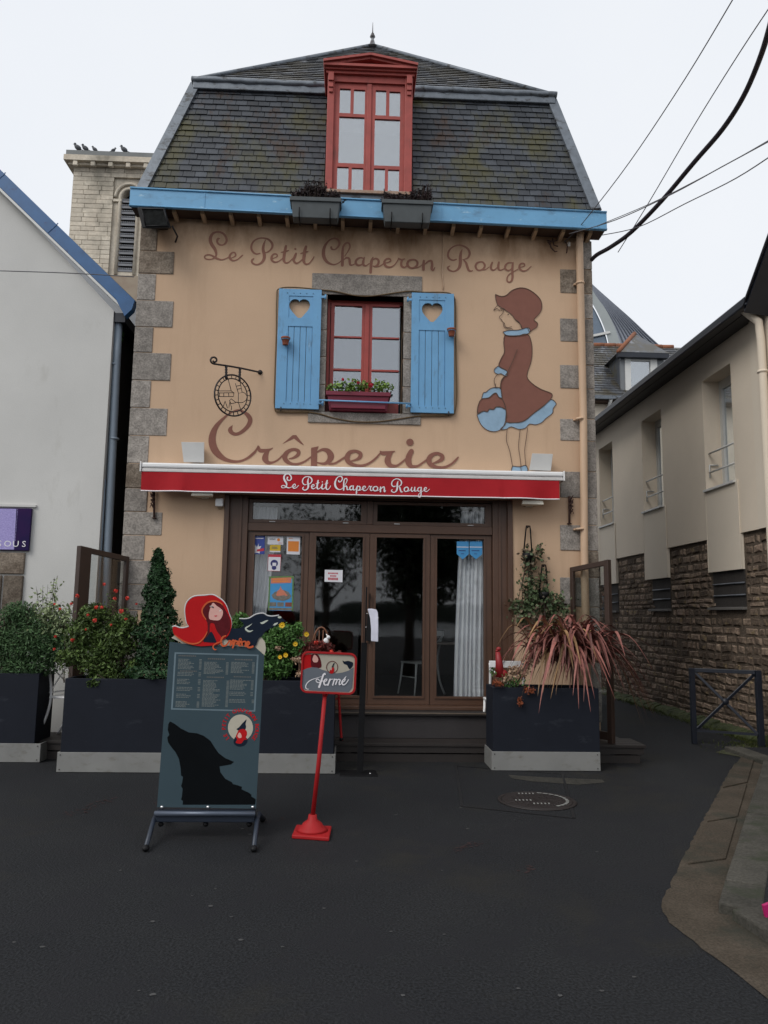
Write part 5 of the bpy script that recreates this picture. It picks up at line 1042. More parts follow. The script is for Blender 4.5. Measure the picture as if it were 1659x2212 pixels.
# red garden stand with scroll beside the planter
a, b = V((731, 1495), -.7), V((737, 1590), -.7); t = thing('plant_stand', 'red metal plant stand leg with scrollwork behind the closed sign', 'plant stand', (a.x, -.7, zT))
mb = MB(); mb.tube([V((727, 1450), -.7), a, b, V((738, 1600), -.7)], .014, 8); mb.build('leg', REDM, t)
mb = MB(); mb.tube([(-.30, -.55, zT), (-.30, -.55, .86)], .012, 8); mb.build('leg', REDM, t)
mb = MB(); mb.lathe([(.17, 0), (.17, .018)], (-.16, -.62, .86), 20); mb.build('top_plate', REDM, t)
mb = MB(); zsg = zf(1100, 2500, 2.458)
mb.tube([Vector(p) for p in catmull([tuple(V(zsg(*q), -.72)) for q in ((640, 705), (600, 730), (560, 705), (520, 735), (515, 770), (545, 785), (575, 765), (560, 740), (535, 755))], 4)], .008, 6); mb.build('scroll', REDM, t)
mb = MB(); c = V((737, 1597), -.7); mb.ball(c, .022); mb.build('foot', BLKM, t)
# sanitizer stand
b0 = G((776, 1672)); SYs = b0.y; t = thing('dispenser_stand', 'black post on a flat black foot carrying a white hand gel dispenser', 'dispenser stand', (b0.x, SYs, 0))
q0, q1 = G((733, 1676)), G((818, 1681)); mb = MB(); mb.hexa([Vector((q0.x, SYs-.11, 0)), Vector((q1.x, SYs-.13, 0)), Vector((q1.x-.02, SYs+.16, 0)), Vector((q0.x+.01, SYs+.16, 0))], [Vector((q0.x, SYs-.11, .008)), Vector((q1.x, SYs-.13, .008)), Vector((q1.x-.02, SYs+.16, .008)), Vector((q0.x+.01, SYs+.16, .008))]); mb.build('foot_plate', BLKM, t, bev=.003)
mb = MB(); mb.lathe([(.012, 0), (.01, .008)], (b0.x+.11, SYs-.03, .008), 10); mb.build('bolt', CHROME, t)
pt_, pb_ = V((787, 1388), SYs), Vector((b0.x+.005, SYs, 0)); mb = MB(); mb.bar(pb_, pt_, .062, .03); mb.build('post', BLKM, t, bev=.003)
mb = MB(); mb.bar(V((789, 1388), SYs), V((792, 1268), SYs), .014, .05); mb.build('back_rail', BLKM, t)
D1 = [V(zt3(*p), SYs-.05) for p in ((128, 935), (150, 932), (165, 1135), (118, 1130))]; mb = MB(); mb.hexa(D1, [p+Vector((0, .09, 0)) for p in D1]); mb.build('dispenser_back', BLACK, t, bev=.004, recalc=True)
prof = [(130, 895), (160, 893), (195, 900), (206, 925), (209, 1000), (208, 1138), (155, 1133), (155, 1040), (148, 960)]; mb = MB(); PP = [V(zt3(*p), SYs-.055) for p in prof]
n = len(PP); mb.mesh(PP+[p+Vector((0, .10, 0)) for p in PP], [tuple(range(n)), tuple(range(2*n-1, n-1, -1))]+[(k, (k+1) % n, (k+1) % n+n, k+n) for k in range(n)]); mb.build('dispenser', mat('white_dispenser_plastic', (.70, .70, .80), .4), t, bev=.006, recalc=True)
mb = MB()
for p in ((126, 930), (118, 1030), (210, 962)): mb.lathe([(.006, 0), (.006, .006)], tuple(V(zt3(*p), SYs-.06)), 8, 'y')
mb.build('screw', CHROME, t)
# ================================================================ CLOSED SIGN on a red pole
zF = zf(1200, 2600, 6.9125); rb = G((672, 1806)); RY = rb.y
cs = thing('closed_sign', 'red framed round-cornered sign reading ferme on a thin red pole', 'sign', (rb.x, RY, 0))
bq = [G(p) for p in ((630, 1812), (711, 1818), (716, 1792), (640, 1789))]
mb = MB(); mb.hexa([p for p in bq], [p+Vector((0, 0, .028)) for p in bq]); mb.build('base_plate', REDM, cs, bev=.008, recalc=True)
cb = sum(bq, Vector())/4; mb = MB(); mb.lathe([(.115, .028), (.105, .045), (.08, .06), (.07, .08), (.035, .105), (.03, .14)], tuple(cb), 24); mb.build('base_collar', REDM, cs)
tp_ = V((702, 1500), RY+.005); mb = MB(); mb.tube([cb+Vector((0, 0, .12)), cb.lerp(tp_, .5), tp_], [.017, .0165, .015], 12); mb.build('pole', REDM, cs); mb = MB(); mb.lathe([(.02, -.012), (.022, 0), (.018, .012)], tuple(tp_+Vector((0, 0, .0))), 12); mb.build('pole_collar', REDM, cs)
FY = RY-.02
def FS(x, y, l=0): return V(zF(x, y), FY-.004-l)
def rr(x0, y0, x1, y1, r_, sk=0, n=6):
    out = []
    for cx_, cy_, a0 in ((x1-r_, y0+r_, -90), (x1-r_, y1-r_, 0), (x0+r_, y1-r_, 90), (x0+r_, y0+r_, 180)):
        for k in range(n+1): a = R(a0+90*k/n); out.append((cx_+r_*math.cos(a), cy_+r_*math.sin(a)))
    return [(x+(y-600)*-.045, y+(x-780)*.045) for x, y in out]
ro, ri = rr(25, 55, 1560, 1215, 190), rr(75, 115, 1500, 1155, 140)
mb = MB(); mb.plate([ro, ri[::-1]], lambda u, v: V(zF(u, v), FY-.014), lambda u, v: V(zF(u, v), FY+.014)); mb.build('frame', REDM, cs, bev=.004, recalc=True)
mb = MB(); mb.plate([rr(60, 100, 1515, 1170, 150)], lambda u, v: V(zF(u, v), FY-.003), lambda u, v: V(zF(u, v), FY+.004)); mb.build('panel', SAND, cs, recalc=True)
G_ = mat('pewter_print', (.115, .13, .155), .55, var=.05)
def fp(name, m_, P, l, smooth=True, par=None, fn=FS):
    mb = MB(); P2 = [(p[0], p[1]) for p in catmull(P, 3, True)] if smooth else P; mb.plate([P2], lambda u, v: fn(u, v, l), None); return fixn(mb.build(name, m_, par or cs))
fp('red_print', REDB, [(98, 140), (240, 112), (320, 125), (310, 300), (340, 470), (200, 520), (76, 555), (80, 350)], .0002, False)
fp('maroon_print', MAROON, [(330, 120), (420, 108), (500, 130), (560, 240), (590, 380), (570, 490), (330, 480), (300, 300), (300, 180)], .0005)
fp('pale_print', SKINP, [(400, 125), (470, 180), (505, 270), (470, 340), (380, 335), (345, 270), (365, 180)], .0008)
fp('wolf_head_print', NIGHT, [(1175, 290), (1230, 315), (1330, 300), (1420, 325), (1470, 360), (1455, 450), (1380, 530), (1330, 480), (1300, 420), (1220, 385), (1190, 340)], .0005)
fp('pewter_wave', G_, [(72, 560), (200, 505), (330, 475), (480, 490), (600, 540), (720, 580), (860, 625), (1020, 645), (1180, 620), (1340, 570), (1480, 480), (1465, 800), (1440, 1050), (1350, 1165), (900, 1150), (300, 1120), (70, 1080), (45, 960)], .0011, False)
mb = MB(); stroke(mb, [(890+155*math.cos(a*.262), 475+165*math.sin(a*.262), 18) for a in range(25)], FS, .0015, 2); fixn(mb.build('emblem_ring', MAROON, cs))
fp('emblem_wolf', NIGHT, [(925, 370), (960, 360), (930, 430), (925, 500), (880, 480), (895, 430)], .003); fp('emblem_red', REDB, [(900, 480), (940, 500), (940, 600), (900, 650), (820, 640), (830, 560)], .0033); fp('emblem_face', SKINP, [(860, 490), (880, 520), (865, 560), (845, 530)], .0036)
mb = MB(); FER = [[(245, 1080, 12), (190, 1078, 20), (155, 1020, 24), (190, 925, 24), (270, 850, 24), (380, 800, 18), (480, 770, 14), (590, 735, 10)],
 [(560, 870, 14), (500, 805, 24), (450, 820, 22), (452, 870, 20), (505, 900, 24), (570, 885, 18), (640, 850, 16)], [(700, 680, 24), (685, 650, 36), (640, 700, 48), (600, 820, 48), (560, 930, 50), (530, 1025, 56)],
 [(650, 900, 14), (715, 860, 28), (745, 810, 26), (700, 810, 28), (660, 880, 40), (685, 965, 36), (760, 950, 22), (800, 900, 16)], [(830, 805, 34), (805, 880, 38), (770, 970, 38)], [(815, 870, 14), (860, 815, 22), (910, 805, 18)],
 [(950, 805, 34), (930, 880, 36), (905, 970, 34)], [(930, 870, 14), (985, 812, 26), (1025, 830, 32), (1005, 890, 34), (985, 950, 32)], [(1005, 870, 14), (1060, 812, 26), (1110, 830, 32), (1085, 900, 34), (1095, 960, 30), (1150, 925, 18)],
 [(1150, 910, 14), (1215, 870, 26), (1250, 815, 26), (1205, 815, 28), (1160, 890, 40), (1190, 960, 36), (1265, 930, 24), (1340, 820, 20)], [(1275, 728, 12), (1235, 785, 34)]]
for k, s_ in enumerate(FER): stroke(mb, s_, FS, .0040+.0004*k, 4, 1.05)
fixn(mb.build('ferme_lettering', LETW, cs))
# ================================================================ MENU BOARD
fL, fR = G((312, 1842)), G((547, 1843)); BY = fL.y+.36
o_ = V((446, 1745), BY); tl = R(7); bn = Vector((0, -math.cos(tl), math.sin(tl)))
def BP(p, l=0): return PL(p, o_+bn*(.004+l), bn)
mbd = thing('menu_board', 'tall slate-blue menu board with black wolf silhouette on a tube base', 'menu board', (o_.x, BY, 0))
bz_ = zf(650, 2350, 3.6867); ez_ = zf(550, 2900, 3.0164)
corn = [bz_(135, 770), bz_(300, 825), bz_(560, 860), bz_(900, 850), bz_(1250, 880), bz_(1370, 880), bz_(1500, 1005), ez_(1430, 1010), ez_(235, 990)]
corn[0] = bz_(105, 800)
def thick(name, m_, P, t0=0, th=.012, par=None, edge=None, smooth=False):
    if smooth: P = [(p[0], p[1]) for p in catmull(P, 3, True)]
    mb = MB(); mb.plate([P], lambda u, v: BP((u, v), t0+th), lambda u, v: BP((u, v), t0)); return mb.build(name, m_, par or mbd, recalc=True)
board = thick('board', BOARDG, corn, -.016, .016)
BF = lambda z: (lambda u, v, l=0: BP(z(u, v), l))
b1, b2, b3 = BF(bz_), BF(ez_), BF(zf(940, 2350, 7.3727))
def bp_(name, m_, P, l, fn, smooth=True, par=None): return fp(name, m_, P, l, smooth, par or mbd, fn)
WOLF = [(391, -43), (440, -20), (520, 40), (620, 90), (720, 100), (800, 130), (880, 190), (930, 270), (980, 340), (1060, 400), (1165, 445), (1130, 475), (1050, 490), (990, 500), (1000, 570), (1060, 650), (1140, 690), (1150, 712), (1200, 725), (1262, 745), (1255, 775), (1350, 820), (1378, 845), (1370, 858), (1425, 895), (1422, 962), (545, 962), (548, 915), (525, 900), (535, 860), (545, 770), (525, 735), (540, 690), (548, 625), (525, 610), (520, 520), (500, 410), (460, 330), (410, 270), (370, 210), (358, 150), (384, 118), (365, 60), (372, -10)]
bp_('wolf_silhouette', BOARDW, WOLF, .0006, b2, False)
# menu frame and lines
mb = MB(); MF = [(178, 955), (1418, 990), (1368, 1832), (125, 1800)]
def FRM(u, v, l=0): a = (MF[0][0]+(MF[1][0]-MF[0][0])*u, MF[0][1]+(MF[1][1]-MF[0][1])*u); b = (MF[3][0]+(MF[2][0]-MF[3][0])*u, MF[3][1]+(MF[2][1]-MF[3][1])*u); return b1(a[0]+(b[0]-a[0])*v, a[1]+(b[1]-a[1])*v, l)
fm = mat('pale_slate_print', (.10, .15, .18), .5); fmg = mat('pale_grey_print', (.105, .125, .125), .6, var=.2, scale=120)
for a, b, c_, d in ((0, 1, 0, .025), (0, 1, .975, 1), (0, .02, .025, .975), (.98, 1, .025, .975)): mb.quad(FRM(a, c_, .0006), FRM(b, c_, .0006), FRM(b, d, .0006), FRM(a, d, .0006))
fixn(mb.build('menu_frame', fm, mbd))
mb = MB(); rg = random.Random(3)
for (x0, x1, y0, y1, pr) in ((.05, .25, .11, .30, .30), (.05, .26, .34, .42, .30), (.05, .25, .46, .56, .30), (.05, .25, .60, .68, .30), (.05, .25, .72, .80, .3), (.05, .24, .85, .96, .3), (.36, .6, .15, .37, .62), (.36, .58, .47, .94, .64), (.68, .9, .14, .34, .93), (.68, .93, .45, .63, .93), (.68, .90, .66, .74, .93), (.68, .93, .79, .86, .95)):
    n = max(2, int((y1-y0)/.022))
    for k in range(n):
        y = y0+(y1-y0)*k/n; xe = x0+(x1-x0)*rg.uniform(.55, 1); h = .0135; x = x0
        while x < xe: w_ = min(rg.uniform(.012, .04), xe-x); mb.quad(FRM(x, y, .0006), FRM(x+w_, y, .0006), FRM(x+w_, y+h, .0006), FRM(x, y+h, .0006)); x += w_+.005
        mb.quad(FRM(pr, y, .0006), FRM(pr+.03, y, .0006), FRM(pr+.03, y+h, .0006), FRM(pr, y+h, .0006))
fixn(mb.build('menu_lines', fmg, mbd, kind='stuff'))
mb = MB()
for x0, y in ((.05, .045), (.4, .085), (.72, .085), (.4, .405), (.72, .385), (.08, .31)):
    x = x0
    while x < x0+.2: w_ = rg.uniform(.01, .02); mb.quad(FRM(x, y, .0006), FRM(x+w_, y, .0006), FRM(x+w_, y+.022, .0006), FRM(x, y+.022, .0006)); x += w_+.006
fixn(mb.build('menu_headings', mat('taupe_heading_print', (.085, .085, .08), .6), mbd))
# topper: a red hooded figure and a wolf head cut from sheet, generic shapes
HOOD = [(150, 590), (190, 578), (260, 602), (330, 600), (392, 578), (360, 530), (340, 420), (335, 320), (360, 230), (420, 165), (500, 132), (620, 125), (740, 114), (820, 150), (900, 210), (950, 290), (985, 400), (1012, 470), (1020, 560), (1000, 640), (960, 720), (890, 770), (820, 840), (700, 858), (560, 865), (440, 850), (330, 810), (230, 750), (165, 680)]
WH = [(130, 935), (300, 940), (430, 915), (560, 835), (680, 790), (800, 775), (870, 790), (950, 840), (1100, 865), (1300, 835), (1370, 880), (1440, 940), (1500, 1000), (1380, 1020), (1250, 1120), (1120, 1170), (960, 1260), (860, 1330), (790, 1440), (700, 1500), (650, 1620), (580, 1740), (400, 1720), (-200, 1560), (-420, 1340), (-300, 1180), (0, 1210), (160, 1190), (250, 1120), (240, 1050)]
zw = zf(940, 2350, 7.3727)
thick('cream_backing', SAND, [bz_(*p) for p in ((130, 740), (210, 690), (600, 700), (1100, 720), (1460, 735), (1510, 800), (1525, 900), (1505, 1000), (1370, 880), (560, 862), (300, 826))], -.012, .0105)
hd = thick('hood_cutout', REDB, [bz_(*p) for p in HOOD], .0, .010, smooth=True)
wh = thick('wolf_cutout', NIGHT, [zw(*p) for p in WH], -.002, .0095, smooth=True)
EDGE = mat('white_board_edge', (.5, .5, .5), .5)
mb = MB(); P = [BP(bz_(x-4, y-9), .004) for x, y in [(p[0], p[1]) for p in catmull(HOOD[0:20], 3)]]; mb.tube(P, .006, 6); P = [BP(zw(x, y-16), .003) for x, y in [(p[0], p[1]) for p in catmull(WH[0:10], 3)]]; mb.tube(P, .0055, 6); mb.build('cut_edge', EDGE, mbd)
L0 = .011
bp_('inner_hood', MAROON, [(600, 290), (650, 235), (760, 205), (860, 235), (925, 330), (990, 450), (1003, 560), (980, 660), (900, 735), (850, 730), (790, 620), (745, 530), (700, 540), (690, 700), (640, 800), (600, 790), (660, 660), (660, 520), (610, 420)], L0, b1)
bp_('inner_shadow_print', NIGHT, [(720, 650), (780, 760), (790, 810), (700, 812), (600, 790), (660, 720)], L0+.0006, b1)
bp_('pale_face', SKINP, [(745, 225), (800, 270), (880, 330), (890, 390), (860, 460), (820, 485), (740, 480), (690, 460), (685, 380), (710, 290)], L0+.0009, b1)
bp_('red_strand', REDB, [(705, 545), (760, 535), (800, 640), (870, 740), (840, 775), (770, 680)], L0+.0012, b1)
mb = MB(); stroke(mb, [(640, 470, 14), (590, 390, 20), (590, 310, 24), (660, 225, 24), (760, 200, 24), (850, 225, 18), (890, 260, 10)], b1, L0+.002, 3); stroke(mb, [(180, 700, 12), (300, 785, 20), (430, 830, 24), (540, 810, 20), (620, 730, 16), (660, 650, 10)], b1, L0+.0035, 3); fixn(mb.build('orange_trim', ORANGE, mbd))
mb = MB(); stroke(mb, [(722, 285, 12), (745, 290, 20), (752, 300, 12)], b1, L0+.0022, 2); fixn(mb.build('eye', PBK, mbd)); mb = MB(); stroke(mb, [(845, 345, 16), (862, 335, 10)], b1, L0+.0022, 2); stroke(mb, [(700, 275, 8), (735, 272, 8)], b1, L0+.0026, 2); fixn(mb.build('eye_white', WPAINT, mbd)); mb = MB(); stroke(mb, [(770, 418, 14), (785, 422, 20), (800, 415, 12)], b1, L0+.0026, 2); fixn(mb.build('mouth', PRE, mbd))
mb = MB(); stroke(mb, [(750, 1035, 14), (800, 1050, 60), (900, 1000, 52), (975, 965, 12)], b3, .0085, 3); stroke(mb, [(1125, 1115, 12), (1180, 1085, 60), (1255, 1045, 30)], b3, .0095, 3); stroke(mb, [(500, 1070, 10), (420, 1130, 30), (315, 1200, 50), (360, 1270, 52), (440, 1295, 46), (530, 1262, 12)], b3, .0105, 3); stroke(mb, [(1290, 875, 60), (1340, 880, 60)], b3, .0115, 2); fixn(mb.build('pale_markings', mat('pale_sage_print', (.42, .46, .40), .5), mbd))
mb = MB(); CR_ = [[(930, 712, 20), (885, 735, 24), (862, 800, 30), (885, 858, 28), (940, 850, 24), (985, 790, 22)], [(985, 785, 24), (1010, 800, 28), (1000, 850, 26)], [(1030, 830, 22), (1060, 800, 26), (1040, 775, 22), (1020, 820, 26), (1050, 850, 24)], [(1075, 780, 22), (1055, 830, 26), (1035, 885, 24)], [(1080, 790, 22), (1115, 800, 26), (1090, 835, 22)], [(1120, 835, 22), (1150, 805, 26), (1130, 785, 20), (1112, 830, 26), (1145, 858, 24)], [(1165, 790, 22), (1175, 850, 26)], [(1180, 800, 20), (1215, 795, 20)], [(1228, 800, 24), (1222, 865, 26)], [(1245, 860, 22), (1280, 825, 26), (1262, 795, 22), (1240, 850, 28), (1275, 885, 26), (1330, 870, 30)], [(1130, 765, 14), (1150, 750, 14), (1165, 768, 14)], [(860, 800, 16), (780, 830, 16), (745, 870, 18), (760, 910, 20), (790, 915, 14)]]
for k, s_ in enumerate(CR_): stroke(mb, s_, b1, L0+.004+.0004*k, 3)
fixn(mb.build('creperie_lettering', ORANGE, mbd))
# round emblem with arc lettering
ec = (1150, 2068); er = (185, 195)
bp_('emblem_disc', SAND, [(ec[0]+er[0]*math.cos(a*.39), ec[1]+er[1]*math.sin(a*.39)) for a in range(16)], .0008, b1)
bp_('emblem_wolf', NIGHT, [(1240, 1945), (1225, 2010), (1232, 2060), (1210, 2110), (1150, 2120), (1090, 2090), (1130, 2060), (1170, 2010), (1200, 1980)], .0014, b1)
bp_('emblem_body', NIGHT, [(1050, 2260), (1080, 2200), (1170, 2190), (1240, 2220), (1250, 2280), (1200, 2335), (1120, 2345), (1060, 2310)], .0012, b1)
bp_('emblem_hood', REDB, [(1120, 2110), (1180, 2085), (1235, 2110), (1245, 2170), (1225, 2220), (1250, 2240), (1200, 2250), (1160, 2300), (1080, 2290), (1100, 2240), (1080, 2200), (1100, 2150)], .0018, b1)
bp_('emblem_face', SKINP, [(1130, 2140), (1160, 2165), (1165, 2210), (1130, 2220), (1105, 2190)], .0022, b1)
mb = MB(); txt = 'LE PETIT CHAPERON ROUGE'; a0, a1 = -218, 38
for i, ch in enumerate(txt):
    if ch == ' ': continue
    a = R(a0+(a1-a0)*i/(len(txt)-1)); cx_, cy_ = ec[0]+er[0]*1.18*math.cos(a), ec[1]+er[1]*1.18*math.sin(a); ra = a+math.pi/2
    def fn(u, v, l, cx_=cx_, cy_=cy_, ra=ra): return b1(cx_+u*math.cos(ra)+v*math.sin(ra), cy_+u*math.sin(ra)-v*math.cos(ra), l)
    text_mesh(mb, ch, 78, fn, .0012); text_mesh(mb, ch, 78, lambda u, v, l: fn(u+5, v+3, l), .0013)
fixn(mb.build('emblem_lettering', REDB, mbd))
# base of the board
pl_, pr_ = BP(ez_(235, 1058), .0), BP(ez_(1422, 1058), .0); zc = (pl_.z+pr_.z)/2
mb = MB(); mb.box(pl_.x, pr_.x, BY-.055, BY+.03, zc-.055, zc+.02); mb.build('clamp_bar', mat('navy_steel', (.02, .028, .045), .4, metal=.2), mbd, bev=.006)
mb = MB(); mb.tube([(pl_.x-.005, BY-.06, zc+.006), (pr_.x+.005, BY-.06, zc+.006)], .018, 10); mb.build('front_tube', STEELB, mbd)
for x in (275, 830, 1370): p = BP(ez_(x+20, 990), .008); mb = MB(); mb.lathe([(.011, 0), (.011, .008), (.004, .012)], (p.x, p.y-.01, p.z), 10, 'y'); mb.build('screw', CHROME, mbd)
for x in (285, 825, 1350): p = BP(ez_(x, 1165), 0); mb = MB(); mb.ball((p.x, BY-.02, zc-.075), .022, .022, .02); mb.build('rubber_stop', BLACK, mbd)
for f_, xx, sgn in ((fL, pl_.x-.01, -1), (fR, pr_.x+.02, 1)):
    mb = MB(); front_ = Vector((f_.x, f_.y+.03, .022)); mb.tube([(xx+(xx-f_.x)*.6, BY+.42, .022), (xx, BY+.05, zc-.02), (xx, BY-.05, zc-.04), tuple(front_)], .017, 10); mb.build('leg', mat('navy_steel', (.02, .028, .045)), mbd)
    mb = MB(); mb.ball(front_, .026, .04, .022); mb.ball((xx+(xx-f_.x)*.6, BY+.42, .022), .026, .04, .022); mb.build('rubber_foot', BLACK, mbd)
# ================================================================ LEFT NEIGHBOUR
LY = .3
nbL = thing('white_gable_house', 'white rendered gable house with royal blue bargeboard, left of the alley', 'house', (-7, 4, 0))
ea = Vector((-3.112, LY, 5.40)); rdg = Vector((-7.0, LY, 9.42))
mb = MB(); mb.plate([[(-12, 0), (-3.112, 0), (-3.112, 5.42), (-7.0, 9.45), (-12, 4.4)]], lambda u, v: (u, LY, v), lambda u, v: (u, LY+.3, v)); mb.build('gable_wall', RWHITE, nbL, recalc=True)
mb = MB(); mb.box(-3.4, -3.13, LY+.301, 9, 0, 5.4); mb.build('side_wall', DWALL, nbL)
b_lo, b_up = V((272, 668), LY-.12), V((0, 405), LY-.12); sl2 = Vector((b_up.x-b_lo.x, 0, b_up.z-b_lo.z)).normalized(); nn = Vector((sl2.z, 0, -sl2.x)); nn = nn if nn.z > 0 else -nn
T0, T1_ = b_lo+sl2*.0, b_lo+sl2*7.2
mb = MB(); mb.hexa([T0, T1_, T1_+nn*.19, T0+nn*.16], [p+Vector((0, .05, 0)) for p in (T0, T1_, T1_+nn*.16, T0+nn*.16)]); bbd = mb.build('bargeboard', DBLUE, nbL, bev=.006, recalc=True)
for k in (1.25, 2.1, 3.0): 
    p = T0+sl2*k*1.15; mb = MB(); mb.hexa([p-Vector((0, .006, 0)), p+sl2*.012-Vector((0, .006, 0)), p+sl2*.012+nn*.19-Vector((0, .006, 0)), p+nn*.19-Vector((0, .006, 0))], [q for q in (p, p+sl2*.012, p+sl2*.012+nn*.19, p+nn*.19)]); mb.build('board_joint', DBLUE, bbd)
mb = MB(); mb.hexa([T0-nn*.03, T1_-nn*.03, T1_-nn*.002, T0-nn*.002], [p+Vector((0, .1, 0)) for p in (T0-nn*.03, T1_-nn*.03, T1_-nn*.002, T0-nn*.002)]); mb.build('white_under_trim', WPAINT, bbd, recalc=True)
k0, k1, k2_, k3_ = V((243, 632), LY-.13), V((290, 652), LY-.13), V((285, 668), LY-.13), V((269, 683), LY-.13)
mb = MB(); mb.hexa([k0, k1, k2_, k3_], [p+Vector((0, .12, 0)) for p in (k0, k1, k2_, k3_)]); mb.build('eaves_return', DBLUE, nbL, bev=.004, recalc=True)
mb = MB(); E_, F_ = T0+nn*.11, T1_+nn*.11; mb.hexa([E_+Vector((0, .051, 0)), F_+Vector((0, .051, 0)), F_+nn*.06+Vector((0, .051, 0)), E_+nn*.06+Vector((0, .051, 0))], [p+Vector((0, 9, 0)) for p in (E_, F_, F_+nn*.06, E_+nn*.06)]); mb.build('slate_roof', SLATE_U, nbL, recalc=True)
mb = MB(); mb.box(-3.12, -2.97, LY+.02, 9, 5.28, 5.40); mb.build('side_gutter', NAVY_G, nbL)
mb = MB(); mb.tube([V((256, 700), .40), V((252, 780), .40), V((233, 1180), .40), (V((233, 1180), .40).x-.0, .62, .1)], .05, 12); mb.build('drainpipe', PIPEB, nbL)
for py in (788, 948): p = V((247, py), .40); mb = MB(); mb.lathe([(.058, -.012), (.06, 0), (.058, .012)], tuple(p), 14); mb.build('pipe_collar', PIPEB, nbL)
mb = MB(); mb.tube([V((226, 1035), .38), V((218, 1180), .38), (V((218, 1180), .38).x, .38, .1)], .018, 8); mb.build('conduit', PIPEB, nbL)
B('alley_light_stop', DWALL, nbL, -3.13, -2.74, 7.5, 7.8, 0, 6.2)  # unseen wall added across the gap to keep the alley dark
al = thing('alley_fern', 'small green fern growing from the wall high in the narrow dark alley', 'plant', (-3.06, .6, 5.0)); pts = [V((258+random.gauss(0, 4), 722+random.gauss(0, 9)), .6) for k in range(120)]; lf = MB(); leaves(lf, pts, .045); lf.build('foliage', L_BRIGHT, al)['kind'] = 'stuff'
# stone window surround below the sign
wx_ = -3.985
for (x0, x1, z0, z1, rn) in ((-4.6, wx_, 2.02, 2.29, .2), (-4.22, wx_, 1.55, 2.01, .5), (-4.6, -4.24, 1.55, 2.01, .8), (-4.3, wx_+.0, 1.18, 1.54, .3), (-4.6, -4.31, 1.18, 1.54, .9), (-4.6, wx_-.02, .78, 1.17, .6), (-4.6, wx_-.05, .4, .77, .3)):
    mb = MB(); mb.box(x0+.004, x1-.004, LY-.03-.02*rn, LY+.1, z0+.005, z1-.005, rn=rn); mb.build('surround_stone', GRANITE_D, nbL, bev=.012)
# purple sign
sx1, sz0, sz1 = -3.94, 2.31, 2.83; sg = thing('shop_sign', 'dark purple sign with pale lace print and white letters at the left edge', 'sign', (-4.3, LY, sz0))
B('sign_panel', PURP, sg, -4.95, sx1, LY-.05, LY-.01, sz0, sz1, bev=.004)
pl0, pl1 = V((0, 1150), LY-.055).x-.12, V((33, 1150), LY-.055).x
mb = MB(); mb.quad((pl0, LY-.0525, sz0+.01), (pl1, LY-.0525, sz0+.01), (pl1-.01, LY-.0525, sz1-.01), (pl0, LY-.0525, sz1-.01)); fixn(mb.build('lace_print', LILAC, sg))
mb = MB()
for k in range(22): 
    z = sz0+.12+k*.018; mb.lathe([(.005, 0), (.005, .001)], (pl1+.006, LY-.054, z), 6, 'y')
mb.build('lace_edge', LILAC, sg)
for i, ch in enumerate('SOUS'):
    cx_ = V((3+i*17.5, 1178), LY).x-.0; mb = MB()
    text_mesh(mb, ch, .105, lambda u, v, l, cx_=cx_: Vector((cx_+u, LY-.0545-l, sz0+.045+v)), 0, wide=1.1); fixn(mb.build('letter', LETW, sg))
mb = MB(); mb.box(-4.95, -3.90, LY-.03, LY, sz1+.02, sz1+.05); mb.build('sign_cap', RWHITE, sg)
# left edge blue bracket dot
# ================================================================ CHURCH TOWER
tw = thing('church_tower', 'pale limestone church tower with round-arched louvre opening, behind the roofs at left', 'tower', (-11, 33, 0))
TY = 30
tx0 = -15.35; ztp = 25.25
TJ = mat('tower_joint', (.36, .32, .26), .95); B('core', TJ, tw, tx0+.03, -7.6, TY+.9, TY+7.5, 0, ztp)
zt_f = zf(0, 550, 2.1071)
ox0, ox1, oz0, oz1 = V(zt_f(1005, 800), TY).x, V(zt_f(1128, 800), TY).x, V(zt_f(1060, 1122), TY).z, V(zt_f(1060, 490), TY).z
rx_0, rz_1, rz_0 = V(zt_f(940, 700), TY).x, V(zt_f(940, 325), TY).z, V(zt_f(905, 1160), TY).z
ocx = (ox0+ox1)/2; rx_1 = 2*ocx-rx_0; orad = (ox1-ox0)/2
row_h = V(zt_f(700, 400), TY).z-V(zt_f(700, 438), TY).z
mb = MB(); holes_wall(mb, tx0+.03, -7.6, rz_0, ztp, TY+.05, .84, [(rx_0, rx_1, rz_0-.1, rz_1)]); mb.build('joint_wall', TJ, tw)
z = ztp; r_ = 0
while z > rz_0+.05:
    x = tx0-(.4 if r_ % 2 else 0)
    while x < -9.4:
        w_ = random.choice((.7, .85, 1.0)); a, b = max(x, tx0), min(x+w_, -9.4); x += w_
        for c_, d_ in ([(a, b)] if z-row_h/2 > rz_1 or b < rx_0 or a > rx_1 else [(a, min(b, rx_0)), (max(a, rx_1), b)]):
            if d_-c_ > .1: mb = MB(); mb.box(c_+.012, d_-.012, TY-random.uniform(0, .02), TY+.1, z-row_h+.012, z-.012); mb.build('ashlar_block', STONEC, tw)
    z -= row_h; r_ += 1
B('lower_wall', mat('stained_tower_base', (.24, .17, .13), .9, scale=.8, col2=(.34, .29, .22), bump=.5, bscale=6), tw, tx0, -7.6, TY-.03, TY+.1, 0, rz_0)
